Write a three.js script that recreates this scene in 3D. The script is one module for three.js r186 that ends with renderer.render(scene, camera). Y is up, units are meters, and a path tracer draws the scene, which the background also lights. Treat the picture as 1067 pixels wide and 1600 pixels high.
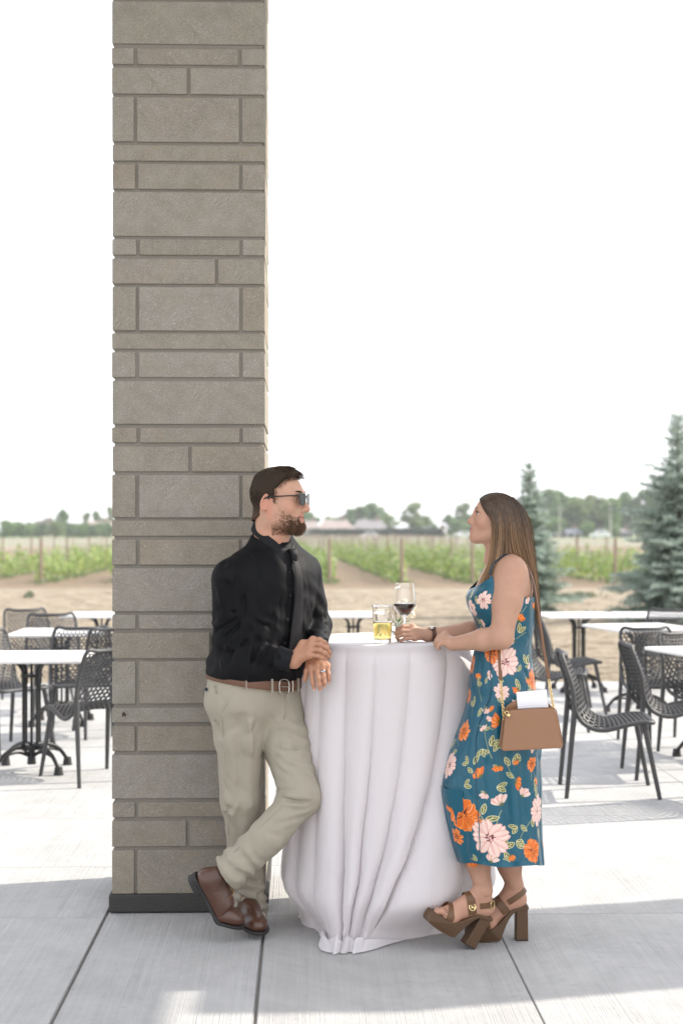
import * as THREE from 'three';
import { RoundedBoxGeometry } from 'three/addons/geometries/RoundedBoxGeometry.js';
import { mergeGeometries, mergeVertices } from 'three/addons/utils/BufferGeometryUtils.js';
import { ImprovedNoise } from 'three/addons/math/ImprovedNoise.js';

// ---------------------------------------------------------------- camera, sky, sun, exposure
const W = 682, H = 1024;
const scene = new THREE.Scene();
const renderer = new THREE.WebGLRenderer({ antialias: true });
renderer.setSize(W, H);
renderer.toneMapping = THREE.LinearToneMapping;
renderer.toneMappingExposure = 3.0;
renderer.shadowMap.enabled = true;
const FPX = 2222, EYE = 1.55, HOR = 832;               // focal length and horizon measured on the 1067 x 1600 photograph
const camera = new THREE.PerspectiveCamera(2 * Math.atan(800 / FPX) * 180 / Math.PI, 1067 / 1600, 0.1, 3000);
camera.position.set(0, EYE, 0);
camera.setViewOffset(1067, 1600, 0, 800 - HOR, 1067, 1600);
camera.focus = 5.42;
camera.userData.fStop = 2.5;
camera.updateProjectionMatrix();
const YAW = 0.028;                                     // the terrace is turned a little against the view
const SUN = new THREE.Vector3(0.968, 0.70, -0.25).normalize();
{
  const w = 512, h = 256, data = new Float32Array(w * h * 4);
  const sm = (a, b, x) => { x = Math.min(1, Math.max(0, (x - a) / (b - a))); return x * x * (3 - 2 * x); };
  for (let j = 0; j < h; j++) for (let i = 0; i < w; i++) {
    const el = ((j + 0.5) / h - 0.5) * Math.PI, az = ((i + 0.5) / w - 0.5) * 2 * Math.PI;
    const d = [Math.cos(el) * Math.cos(az), Math.sin(el), Math.cos(el) * Math.sin(az)];
    const up = Math.max(0, d[1]);
    const cosS = d[0] * SUN.x + d[1] * SUN.y + d[2] * SUN.z;
    const t = Math.pow(up, 0.62);
    const g = 0.22 * Math.pow(Math.max(0, 0.5 + 0.5 * cosS), 2.2);
    const k = 4 * (j * w + i);
    data[k] = (0.60 + (0.43 - 0.60) * t) + g * 0.62;
    data[k + 1] = (0.60 + (0.455 - 0.60) * t) + g * 0.58;
    data[k + 2] = (0.615 + (0.52 - 0.615) * t) + g * 0.50;
    data[k + 3] = 1;
  }
  const sky = new THREE.DataTexture(data, w, h, THREE.RGBAFormat, THREE.FloatType);
  sky.mapping = THREE.EquirectangularReflectionMapping;
  sky.magFilter = sky.minFilter = THREE.LinearFilter;
  sky.wrapS = THREE.RepeatWrapping;
  sky.needsUpdate = true;
  scene.background = sky;
  scene.environment = sky;
}
const sun = new THREE.DirectionalLight(new THREE.Color(1, 0.93, 0.82), 2.4);
sun.name = 'sun';
sun.position.copy(SUN).multiplyScalar(60).add(new THREE.Vector3(0, 0, -12));
sun.target.position.set(0, 0, -12);
sun.castShadow = true;
Object.assign(sun.shadow.camera, { left: -30, right: 30, top: 30, bottom: -30, near: 1, far: 140 });
sun.shadow.mapSize.set(4096, 4096);
sun.shadow.radius = 1.0;
scene.add(sun, sun.target);
scene.fog = new THREE.FogExp2(new THREE.Color(0.93, 0.95, 1), 0.00042);
// ---------------------------------------------------------------- helpers
const V = (x, y, z) => new THREE.Vector3(x, y, z);
const P = (px, py, d) => V((px - 533.5) * d / FPX, EYE - (py - HOR) * d / FPX, -d);   // a point of the photograph at a distance
const rnd = (seed) => () => { seed |= 0; seed = seed + 0x6D2B79F5 | 0; let t = Math.imul(seed ^ seed >>> 15, 1 | seed); t = t + Math.imul(t ^ t >>> 7, 61 | t) ^ t; return ((t ^ t >>> 14) >>> 0) / 4294967296; };
const clamp = (x, a, b) => Math.min(b, Math.max(a, x));
const lerp = (a, b, t) => a + (b - a) * t;
const sstep = (a, b, x) => { x = clamp((x - a) / (b - a), 0, 1); return x * x * (3 - 2 * x); };
const PN = new ImprovedNoise();
const ns = (x, y, z = 0.37) => PN.noise(x, y, z);
const fbm = (x, y, z = 0.37, o = 4) => { let s = 0, a = 0.5; for (let i = 0; i < o; i++) { s += a * PN.noise(x, y, z + i * 7.3); x *= 2.03; y *= 2.03; z *= 2.03; a *= 0.5; } return s; };
const taken = {};
function numbered(n) { const k = taken[n] = (taken[n] ?? -1) + 1; return k ? n + '_' + String(k).padStart(3, '0') : n; }
function shade(o) { o.traverse((m) => { if (m.isMesh) m.castShadow = m.receiveShadow = true; }); return o; }
function tag(o, label, category, group, kind) {
  if (label) o.userData.label = label; if (category) o.userData.category = category;
  if (group) o.userData.group = group; if (kind) o.userData.kind = kind; return o;
}
function thing(name, label, category, pos = V(0, 0, 0), turn = 0, group) {
  const g = new THREE.Group(); g.name = numbered(name); g.position.copy(pos); g.rotation.y = turn; scene.add(g);
  return tag(g, label, category, group);
}
function part(name, geo, mat, parent, label) {
  const m = new THREE.Mesh(geo, mat); m.name = parent === scene ? numbered(name) : name; m.castShadow = m.receiveShadow = true;
  if (label) m.userData.label = label; parent.add(m); return m;
}
const struct = (name, geo, mat) => tag(part(name, geo, mat, scene), null, null, null, 'structure');
function tex(w, h, fn, srgb, rx = 1, ry = 1) {
  const d = new Uint8Array(w * h * 4);
  for (let j = 0; j < h; j++) for (let i = 0; i < w; i++) { const c = fn(i / w, j / h, i, j), k = 4 * (j * w + i); for (let q = 0; q < 3; q++) d[k + q] = clamp(Math.round(255 * (c.length ? c[q] : c)), 0, 255); d[k + 3] = 255; }
  const t = new THREE.DataTexture(d, w, h); t.wrapS = t.wrapT = THREE.RepeatWrapping; t.magFilter = THREE.LinearFilter; t.minFilter = THREE.LinearMipmapLinearFilter; t.generateMipmaps = true;
  if (srgb) t.colorSpace = THREE.SRGBColorSpace; t.repeat.set(rx, ry); t.needsUpdate = true; return t;
}
const lin2s = (x) => x <= 0.0031308 ? 12.92 * x : 1.055 * Math.pow(x, 1 / 2.4) - 0.055;
const S = (r, g, b) => [lin2s(r), lin2s(g), lin2s(b)];
// tileable noise on the unit square
const tn = (u, v, f, s = 0) => { const a = u * 2 * Math.PI, b = v * 2 * Math.PI, r = f / (2 * Math.PI); return PN.noise(Math.cos(a) * r + s, Math.sin(a) * r + Math.cos(b) * r * 1.01, Math.sin(b) * r + s * 1.7); };
const mat = (r, g, b, o = {}) => new THREE.MeshStandardMaterial({ color: new THREE.Color().setRGB(r, g, b), roughness: 0.8, ...o });
const phys = (r, g, b, o = {}) => new THREE.MeshPhysicalMaterial({ color: new THREE.Color().setRGB(r, g, b), roughness: 0.8, ...o });
function boxUV(g, s = 1, ou = 0, ov = 0) {
  const p = g.attributes.position, n = g.attributes.normal, uv = new Float32Array(p.count * 2);
  for (let i = 0; i < p.count; i++) {
    const ax = Math.abs(n.getX(i)), ay = Math.abs(n.getY(i)), az = Math.abs(n.getZ(i));
    const [a, b] = az >= ax && az >= ay ? [p.getX(i), p.getY(i)] : ax >= ay ? [p.getZ(i), p.getY(i)] : [p.getX(i), p.getZ(i)];
    uv[2 * i] = a * s + ou; uv[2 * i + 1] = b * s + ov;
  }
  g.setAttribute('uv', new THREE.BufferAttribute(uv, 2)); return g;
}
const box = (w, h, d, x = 0, y = 0, z = 0) => boxUV(new THREE.BoxGeometry(w, h, d)).translate(x, y, z);
const rbox = (w, h, d, r, x = 0, y = 0, z = 0, seg = 2) => boxUV(new RoundedBoxGeometry(w, h, d, seg, r)).translate(x, y, z);
function clean(g) { g = g.index ? g.toNonIndexed() : g; for (const k of Object.keys(g.attributes)) if (!['position', 'normal', 'uv', 'color'].includes(k)) g.deleteAttribute(k); if (!g.attributes.uv) g.setAttribute('uv', new THREE.BufferAttribute(new Float32Array(g.attributes.position.count * 2), 2)); return g; }
const merge = (list) => mergeGeometries(list.map(clean), false);
function tube(pts, r, seg = 24, rad = 8, closed = false) {
  const c = new THREE.CatmullRomCurve3(pts, closed, 'centripetal');
  return new THREE.TubeGeometry(c, seg, r, rad, closed);
}
// tube with a radius that changes along its length, capped ends
function taper(pts, radii, seg = 16, rad = 8) {
  const c = new THREE.CatmullRomCurve3(pts, false, 'centripetal');
  const g = new THREE.TubeGeometry(c, seg, 1, rad, false), p = g.attributes.position, w = rad + 1;
  for (let i = 0; i <= seg; i++) {
    const t = i / seg, o = c.getPointAt(t), f = t * (radii.length - 1), k = Math.min(radii.length - 2, Math.floor(f)), r = lerp(radii[k], radii[k + 1], f - k);
    for (let j = 0; j < w; j++) { const q = i * w + j; p.setXYZ(q, o.x + (p.getX(q) - o.x) * r, o.y + (p.getY(q) - o.y) * r, o.z + (p.getZ(q) - o.z) * r); }
  }
  const caps = [];
  for (const e of [0, seg]) { const o = c.getPointAt(e / seg), pos = [], nor = [], tg = c.getTangentAt(e / seg).multiplyScalar(e ? 1 : -1);
    for (let j = 0; j < rad; j++) { const a = e * w + j, b = e * w + j + 1; const tri = e ? [a, b] : [b, a]; pos.push(o.x, o.y, o.z); for (const q of tri) pos.push(p.getX(q), p.getY(q), p.getZ(q)); for (let q = 0; q < 3; q++) nor.push(tg.x, tg.y, tg.z); }
    const cg = new THREE.BufferGeometry(); cg.setAttribute('position', new THREE.Float32BufferAttribute(pos, 3)); cg.setAttribute('normal', new THREE.Float32BufferAttribute(nor, 3)); caps.push(cg); }
  return merge([g, ...caps]);
}
// a strip of given half-width along points, with a normal per point, thickness th
function ribbon(pts, normals, hw, th, seg = 40) {
  const c = new THREE.CatmullRomCurve3(pts, false, 'centripetal'), n = new THREE.CatmullRomCurve3(normals, false, 'centripetal');
  const pos = [], idx = [], uv = [], L = c.getLength();
  for (let i = 0; i <= seg; i++) {
    const t = i / seg, u = c.getUtoTmapping(t), o = c.getPoint(u), tg = c.getTangent(u), nn = n.getPoint(u).normalize(); const b = V().crossVectors(tg, nn).normalize(); nn.crossVectors(b, tg).normalize();
    for (const [s, k] of [[-1, 1], [1, 1], [1, -1], [-1, -1]]) { pos.push(...o.clone().addScaledVector(b, s * hw).addScaledVector(nn, k * th / 2).toArray()); uv.push(t * L, s * hw); }
  }
  for (let i = 0; i < seg; i++) for (let j = 0; j < 4; j++) { const a = i * 4 + j, b = i * 4 + (j + 1) % 4; idx.push(a, b, a + 4, b, b + 4, a + 4); }
  idx.push(0, 3, 2, 0, 2, 1); const e = seg * 4; idx.push(e, e + 1, e + 2, e, e + 2, e + 3);
  let g = new THREE.BufferGeometry(); g.setAttribute('position', new THREE.Float32BufferAttribute(pos, 3)); g.setAttribute('uv', new THREE.Float32BufferAttribute(uv, 2)); g.setIndex(idx);
  g = g.toNonIndexed(); g.computeVertexNormals(); return g;
}
// a closed surface from rings of points (all the same count)
function loft(rings, { capA = true, capB = true, uvf } = {}) {
  const n = rings[0].length, pos = [], idx = [], uv = [];
  rings.forEach((r, i) => { for (let j = 0; j <= n; j++) { const p = r[j % n]; pos.push(p.x, p.y, p.z); uv.push(...(uvf ? uvf(j / n, i, p) : [j / n, i / (rings.length - 1)])); } });
  const w = n + 1;
  for (let i = 0; i < rings.length - 1; i++) for (let j = 0; j < n; j++) { const a = i * w + j; idx.push(a, a + 1, a + w, a + 1, a + w + 1, a + w); }
  for (const [on, i, s] of [[capA, 0, 1], [capB, rings.length - 1, -1]]) if (on) {
    const c = V(0, 0, 0); rings[i].forEach((p) => c.addScaledVector(p, 1 / n)); const ci = pos.length / 3; pos.push(c.x, c.y, c.z); uv.push(0.5, 0.5);
    for (let j = 0; j < n; j++) { const a = i * w + j; s > 0 ? idx.push(ci, a + 1, a) : idx.push(ci, a, a + 1); }
  }
  const g = new THREE.BufferGeometry(); g.setAttribute('position', new THREE.Float32BufferAttribute(pos, 3)); g.setAttribute('uv', new THREE.Float32BufferAttribute(uv, 2)); g.setIndex(idx); g.computeVertexNormals();
  // weld the normals along the seam
  const nn = g.attributes.normal; for (let i = 0; i < rings.length; i++) { const a = i * w, b = a + n; const v = V(nn.getX(a) + nn.getX(b), nn.getY(a) + nn.getY(b), nn.getZ(a) + nn.getZ(b)).normalize(); nn.setXYZ(a, v.x, v.y, v.z); nn.setXYZ(b, v.x, v.y, v.z); }
  return g;
}
// ---- signed distances (plain arrays, fast)
const A = (v) => [v.x, v.y, v.z];
const smin = (a, b, k) => { const h = Math.max(k - Math.abs(a - b), 0) / k; return Math.min(a, b) - h * h * k * 0.25; };
const smax = (a, b, k) => -smin(-a, -b, k);
function cone(a, b, ra, rb) {                           // tapered capsule
  const bx = b[0] - a[0], by = b[1] - a[1], bz = b[2] - a[2], l2 = bx * bx + by * by + bz * bz || 1e-9;
  return (x, y, z) => { const px = x - a[0], py = y - a[1], pz = z - a[2]; const t = clamp((px * bx + py * by + pz * bz) / l2, 0, 1); return Math.hypot(px - t * bx, py - t * by, pz - t * bz) - (ra + (rb - ra) * t); };
}
const ball = (c, r) => (x, y, z) => Math.hypot(x - c[0], y - c[1], z - c[2]) - r;
function ell(c, rx, ry, rz) { return (x, y, z) => { const a = (x - c[0]) / rx, b = (y - c[1]) / ry, d = (z - c[2]) / rz, k0 = Math.hypot(a, b, d), k1 = Math.hypot(a / rx, b / ry, d / rz); return k1 < 1e-9 ? -Math.min(rx, ry, rz) : k0 * (k0 - 1) / k1; }; }
const segd = (a, b) => cone(a, b, 0, 0);
const joinS = (list, k) => (x, y, z) => { let d = 1e9; for (const f of list) d = d > 1e8 ? f(x, y, z) : smin(d, f(x, y, z), k); return d; };
// naive surface nets over a box, skipping empty blocks
function nets(f, mn, mx, h) {
  const nx = Math.ceil((mx[0] - mn[0]) / h) + 1, ny = Math.ceil((mx[1] - mn[1]) / h) + 1, nz = Math.ceil((mx[2] - mn[2]) / h) + 1;
  const v = new Float32Array(nx * ny * nz), B = 4, at = (i, j, k) => (k * ny + j) * nx + i;
  for (let K = 0; K < nz; K += B) for (let J = 0; J < ny; J += B) for (let I = 0; I < nx; I += B) {
    const c = f(mn[0] + (I + 1.5) * h, mn[1] + (J + 1.5) * h, mn[2] + (K + 1.5) * h), far = Math.abs(c) > B * h * 1.6;
    for (let k = K; k < Math.min(K + B, nz); k++) for (let j = J; j < Math.min(J + B, ny); j++) for (let i = I; i < Math.min(I + B, nx); i++) v[at(i, j, k)] = far ? c : f(mn[0] + i * h, mn[1] + j * h, mn[2] + k * h);
  }
  const id = new Int32Array(nx * ny * nz).fill(-1), pos = [], idx = [];
  const E = [[0, 1], [2, 3], [4, 5], [6, 7], [0, 2], [1, 3], [4, 6], [5, 7], [0, 4], [1, 5], [2, 6], [3, 7]];
  const c = new Float32Array(8);
  for (let k = 0; k < nz - 1; k++) for (let j = 0; j < ny - 1; j++) for (let i = 0; i < nx - 1; i++) {
    let m = 0; for (let q = 0; q < 8; q++) { c[q] = v[at(i + (q & 1), j + (q >> 1 & 1), k + (q >> 2))]; if (c[q] < 0) m |= 1 << q; }
    if (m === 0 || m === 255) continue;
    let x = 0, y = 0, z = 0, n = 0;
    for (const [a, b] of E) if ((c[a] < 0) !== (c[b] < 0)) { const t = c[a] / (c[a] - c[b]); x += (a & 1) + t * ((b & 1) - (a & 1)); y += (a >> 1 & 1) + t * ((b >> 1 & 1) - (a >> 1 & 1)); z += (a >> 2) + t * ((b >> 2) - (a >> 2)); n++; }
    id[at(i, j, k)] = pos.length / 3; pos.push(mn[0] + (i + x / n) * h, mn[1] + (j + y / n) * h, mn[2] + (k + z / n) * h);
  }
  const q = (a, b, c2, d, flip) => { if (a < 0 || b < 0 || c2 < 0 || d < 0) return; flip ? idx.push(a, c2, b, a, d, c2) : idx.push(a, b, c2, a, c2, d); };
  for (let k = 1; k < nz - 1; k++) for (let j = 1; j < ny - 1; j++) for (let i = 1; i < nx - 1; i++) {
    const s = v[at(i, j, k)] < 0;
    if (s !== v[at(i + 1, j, k)] < 0) q(id[at(i, j - 1, k - 1)], id[at(i, j, k - 1)], id[at(i, j, k)], id[at(i, j - 1, k)], !s);
    if (s !== v[at(i, j + 1, k)] < 0) q(id[at(i - 1, j, k - 1)], id[at(i - 1, j, k)], id[at(i, j, k)], id[at(i, j, k - 1)], !s);
    if (s !== v[at(i, j, k + 1)] < 0) q(id[at(i - 1, j - 1, k)], id[at(i, j - 1, k)], id[at(i, j, k)], id[at(i - 1, j, k)], !s);
  }
  const g = new THREE.BufferGeometry(); g.setAttribute('position', new THREE.Float32BufferAttribute(pos, 3)); g.setIndex(idx); g.computeVertexNormals();
  return boxUV(g);
}
function paint(g, fn) { const p = g.attributes.position, c = new Float32Array(p.count * 3); for (let i = 0; i < p.count; i++) c.set(fn(p.getX(i), p.getY(i), p.getZ(i)), 3 * i); g.setAttribute('color', new THREE.BufferAttribute(c, 3)); return g; }
const ridge = (x, y, z) => Math.pow(Math.max(0, 1 - 3.2 * Math.abs(PN.noise(x, y, z))), 2);
// the first point of a surface on the line through a point of the photograph
function hit(f, px, py, d0 = 5.0) { let d = d0; for (let i = 0; i < 90; i++) { const p = P(px, py, d), v = f(p.x, p.y, p.z); if (v < 0.0006) return p; d += Math.max(0.0006, v * 0.6); if (d > 6) break; } return P(px, py, d0 + 0.4); }
const mixc = (a, b, t) => [lerp(a[0], b[0], t), lerp(a[1], b[1], t), lerp(a[2], b[2], t)];
// distance field of a body given in the frame of matrix M (rigid with even scale s): world -> local
function inFrame(M, f) { const I = M.clone().invert().elements, s = M.getMaxScaleOnAxis(); return (x, y, z) => s * f(I[0] * x + I[4] * y + I[8] * z + I[12], I[1] * x + I[5] * y + I[9] * z + I[13], I[2] * x + I[6] * y + I[10] * z + I[14]); }
const frame = (pos, xAxis, yHint, s = 1) => { const x = xAxis.clone().normalize(), z = V().crossVectors(x, yHint).normalize(), y = V().crossVectors(z, x).normalize(); return new THREE.Matrix4().makeBasis(x.multiplyScalar(s), y.multiplyScalar(s), z.multiplyScalar(s)).setPosition(pos); };
function interp(tab) { // [[x, ...values]], smooth
  return (x) => { const n = tab.length; if (x <= tab[0][0]) return tab[0].slice(1); if (x >= tab[n - 1][0]) return tab[n - 1].slice(1); let i = 0; while (x > tab[i + 1][0]) i++;
    const t = (x - tab[i][0]) / (tab[i + 1][0] - tab[i][0]), a = tab[Math.max(0, i - 1)], b = tab[i], c = tab[i + 1], d = tab[Math.min(n - 1, i + 2)];
    return b.slice(1).map((_, q) => { const k = q + 1, h = c[0] - b[0], m0 = (c[k] - a[k]) / (c[0] - a[0] || 1) * h, m1 = (d[k] - b[k]) / (d[0] - b[0] || 1) * h; return (2 * t ** 3 - 3 * t * t + 1) * b[k] + (t ** 3 - 2 * t * t + t) * m0 + (-2 * t ** 3 + 3 * t * t) * c[k] + (t ** 3 - t * t) * m1; }); };
}
// strands of hair: list of point lists -> one geometry with vertex colours
function strands(list, sides = 3) {
  const pos = [], nor = [], col = [], idx = [];
  for (const { pts, r, c } of list) {
    const n = pts.length, base = pos.length / 3;
    for (let i = 0; i < n; i++) {
      const t = V().subVectors(pts[Math.min(n - 1, i + 1)], pts[Math.max(0, i - 1)]).normalize(), u = V().crossVectors(t, Math.abs(t.z) < 0.8 ? V(0, 0, 1) : V(1, 0, 0)).normalize(), w = V().crossVectors(t, u), k = i / (n - 1), rr = r * Math.min(1, 0.35 + 3 * k) * Math.pow(1 - k * 0.98, 0.5);
      for (let s = 0; s < sides; s++) { const a = s / sides * 2 * Math.PI, m = u.clone().multiplyScalar(Math.cos(a)).addScaledVector(w, Math.sin(a)); pos.push(pts[i].x + m.x * rr, pts[i].y + m.y * rr, pts[i].z + m.z * rr); nor.push(m.x, m.y, m.z); const cc = typeof c === 'function' ? c(k) : c; col.push(...cc); }
      if (i) for (let s = 0; s < sides; s++) { const a = base + (i - 1) * sides + s, b = base + (i - 1) * sides + (s + 1) % sides; idx.push(a, b, a + sides, b, b + sides, a + sides); }
    }
  }
  const g = new THREE.BufferGeometry(); g.setAttribute('position', new THREE.Float32BufferAttribute(pos, 3)); g.setAttribute('normal', new THREE.Float32BufferAttribute(nor, 3)); g.setAttribute('color', new THREE.Float32BufferAttribute(col, 3)); g.setIndex(idx); return g;
}
// ---------------------------------------------------------------- terrace, column, roof, ground
const cy = Math.cos(YAW), sy = Math.sin(YAW);
const T = (x, y, z) => V(x * cy + z * sy, y, -x * sy + z * cy);       // terrace axes -> world (origin under the camera)
const concreteCol = tex(512, 512, (u, v) => { const spot = tn(u, v, 75, 33) > 0.56 ? -0.045 : 0, k = 0.455 + 0.05 * tn(u, v, 2.5, 44) + spot + 0.05 * tn(u, v, 5, 3) + 0.045 * tn(u, v, 17, 9) + 0.03 * tn(u, v, 60, 1) + 0.03 * PN.noise(u * 150, v * 3, 5) * (u > 0.02 && u < 0.98 ? 1 : 0); return S(k * 0.905, k * 0.90, k * 0.885); }, true, 0.42, 0.42);
const rb = rnd(5); const broomRow = Array.from({ length: 1024 }, () => rb());
const broom = tex(1024, 512, (u, v, i) => clamp(0.5 + 0.62 * (broomRow[i] - 0.5) + 0.3 * (broomRow[(i + 1) % 1024] - 0.5) + 0.22 * PN.noise(u * 340, v * 7, 2) + 0.2 * tn(u, v, 90, 5), 0, 1), false, 0.85, 0.4);
const concrete = mat(1, 1, 1, { map: concreteCol, bumpMap: broom, bumpScale: 0.0019, roughness: 0.92 });
const concreteB = mat(0.97, 0.965, 0.96, { map: concreteCol, bumpMap: broom, bumpScale: 0.0019, roughness: 0.92 });
{
  const patio = new THREE.Group(); patio.name = 'patio'; patio.rotation.y = YAW; patio.userData.kind = 'structure'; scene.add(patio);
  part('slab_base', box(34, 0.22, 21.8, 0, -0.125, -3.9), mat(0.3, 0.28, 0.26, { roughness: 0.95 }), patio);
  const xs = [-16, -11.6, -7.2, -4.0, -2.4, -0.79, -0.148, 0.765, 2.35, 3.95, 6.0, 9.0, 12.5, 17], zs = [7, 2, -1.5, -3.6, -5.755, -6.63, -7.75, -9.3, -10.9, -12.5, -14.7];
  const rj = rnd(21);
  for (let i = 0; i < xs.length - 1; i++) for (let j = 0; j < zs.length - 1; j++) {
    const g1 = (xs[i] === -0.79 || xs[i] === -0.148) ? 0.005 : 0.0011, g2 = (xs[i + 1] === -0.79 || xs[i + 1] === -0.148) ? 0.005 : 0.0011, gz = 0.0012;
    const x0 = xs[i] + g1, x1 = xs[i + 1] - g2, z0 = zs[j + 1] + gz, z1 = zs[j] - gz, dz = z1 - z0;
    const g = rbox(x1 - x0, 0.05, dz, 0.004, 0, -0.025, 0, 1); boxUV(g, 1, rj() * 9, rj() * 9);
    const m = part('slab', g, rj() < 0.5 ? concrete : concreteB, patio); m.position.set((x0 + x1) / 2, -(rj() * 0.0008), (z0 + z1) / 2);
  }
}
// ground: one sheet to the horizon, falling away a little behind the terrace
const ground = (z) => -0.14 - 0.36 * sstep(-14, -52, z) + 0.85 * sstep(-170, -380, z);
const SOIL = tex(512, 512, (u, v) => { const k = 0.5 + 0.5 * tn(u, v, 9, 2) + 0.35 * tn(u, v, 40, 7) + 0.35 * tn(u, v, 130, 4); const c = mixc([0.34, 0.235, 0.15], [0.56, 0.455, 0.32], clamp(k, 0, 1)); return S(...c); }, true);
const SOILB = tex(512, 512, (u, v) => clamp(0.5 + 0.4 * tn(u, v, 40, 7) + 0.6 * tn(u, v, 130, 4), 0, 1), false);
function sheet(x0, x1, z0, z1, nx, nz, lift, uvs, bump = 0) {
  const g = new THREE.PlaneGeometry(1, 1, nx, nz), p = g.attributes.position, uv = g.attributes.uv;
  for (let i = 0; i < p.count; i++) { const s = p.getX(i) + 0.5, t = 0.5 - p.getY(i), x = lerp(x0, x1, s), z = lerp(z0, z1, t * t * 0.6 + t * 0.4); p.setXYZ(i, x, ground(z) + lift + bump * fbm(x * 0.7, z * 0.7) , z); uv.setXY(i, x * uvs, z * uvs); }
  g.computeVertexNormals(); if (g.attributes.normal.getY(0) < 0) { g.index.array.reverse(); g.computeVertexNormals(); } return g;
}
struct('ground', sheet(-1200, 1200, 40, -2200, 40, 120, 0, 0.25), mat(1, 1, 1, { map: SOIL, bumpMap: SOILB, bumpScale: 0.03, roughness: 1, color: new THREE.Color().setRGB(0.66, 0.70, 0.74) }));
{ // straw mulch strewn between the terrace and the vineyard
  const r = rnd(8), pos = [], col = [];
  for (let i = 0; i < 42000; i++) {
    const t = Math.pow(r(), 1.7), z = -14.9 - t * 34, x = (r() - 0.5) * (18 + t * 40), y = ground(z) + 0.006 + r() * 0.02, a = r() * 6.28, l = (0.05 + r() * 0.14) * (1 + t), w = 0.004 + 0.008 * t, c = Math.cos(a), s = Math.sin(a), up = (r() - 0.3) * 0.03;
    pos.push(x - c * l, y, z - s * l, x + c * l, y + up, z + s * l, x + s * w, y + 0.008, z - c * w); const k = 0.75 + r() * 0.5, q = [0.36 * k, 0.315 * k, 0.24 * k]; col.push(...q, ...q, ...q);
  }
  const g = new THREE.BufferGeometry(); g.setAttribute('position', new THREE.Float32BufferAttribute(pos, 3)); g.setAttribute('color', new THREE.Float32BufferAttribute(col, 3)); g.computeVertexNormals();
  tag(part('straw', g, mat(1, 1, 1, { vertexColors: true, roughness: 1, side: THREE.DoubleSide }), scene), 'pale straw strewn over the bare ground behind the terrace', 'straw', null, 'stuff');
}
// column of split-face blocks
const blockT = [0, 1, 2].map((q) => tex(512, 512, (u, v) => {
  const k = 0.98 + 0.07 * tn(u, v, 4, q * 3) + 0.06 * tn(u, v, 14, q) + 0.10 * tn(u, v, 70, q + 5); const sp = tn(u, v, 120, q + 20), sp2 = tn(u, v, 150, q + 40), pit = tn(u, v, 95, q + 60);
  let c = mixc([0.246, 0.219, 0.178], [0.270, 0.243, 0.203], 0.5 + tn(u, v, 7, q + 9)); c = c.map((x) => x * k);
  if (sp > 0.36) c = mixc(c, [0.46, 0.43, 0.38], 0.6); if (sp2 > 0.42) c = mixc(c, [0.16, 0.14, 0.12], 0.5); if (pit > 0.52) c = mixc(c, [0.11, 0.095, 0.08], 0.7);
  if (tn(u, v, 3, q + 77) > 0.33 && tn(u, v, 30, q) > 0) c = mixc(c, [0.30, 0.235, 0.15], 0.2);
  return S(...c); }, true, 2.6, 2.6));
const blockB = tex(512, 512, (u, v) => clamp(0.6 + 0.3 * tn(u, v, 70, 5) + 0.35 * tn(u, v, 130, 20) - (tn(u, v, 95, 60) > 0.5 ? 0.5 : 0) - (tn(u, v, 150, 40) > 0.42 ? 0.3 : 0), 0, 1), false, 2.6, 2.6);
const blockM = []; for (let i = 0; i < 6; i++) { const k = [1, 0.96, 1.05, 0.985, 1.02, 0.94][i]; blockM.push(mat(k * [1, 1, 0.98, 1.02, 0.97, 1][i], k, k * [1, 0.97, 1.02, 0.96, 1, 0.98][i], { map: blockT[i % 3], bumpMap: blockB, bumpScale: 0.0014, roughness: 0.95 })); }
const mortarM = mat(0.225, 0.206, 0.175, { roughness: 1, bumpMap: blockB, bumpScale: 0.002 });
const skirtM = mat(0.042, 0.04, 0.036, { roughness: 0.75, bumpMap: blockB, bumpScale: 0.003 });
const COURSES = [[-1.5, -42, [295]], [2, 69, []], [75, 101, [212.5, 375]], [105.5, 147, [295]], [151.5, 222, [212, 376]], [226.5, 252, []], [256, 296, [214, 376.5]], [300, 370, []], [374, 399, [216, 377]], [404, 444, [338.5]], [448, 517, [215, 376.5]], [521, 546, []], [550, 590, [215, 376.5]], [595, 663, []], [668, 692, [217, 377]], [697, 737, [297]], [742, 809, [215, 376]], [813, 838, []], [843, 883, [216, 376]], [888, 956, []], [960, 983, [215, 376]], [988, 1029, [330]], [1033, 1100, [215, 376]], [1105, 1129, []], [1134, 1174, [213.6, 376]], [1179, 1248, []], [1253, 1277, [213.5, 376]], [1282, 1323, [294]], [1328, 1397, [213, 376]]];
const MM = 5.8 / FPX, colY = (py) => EYE - (py - HOR) * MM;
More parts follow.
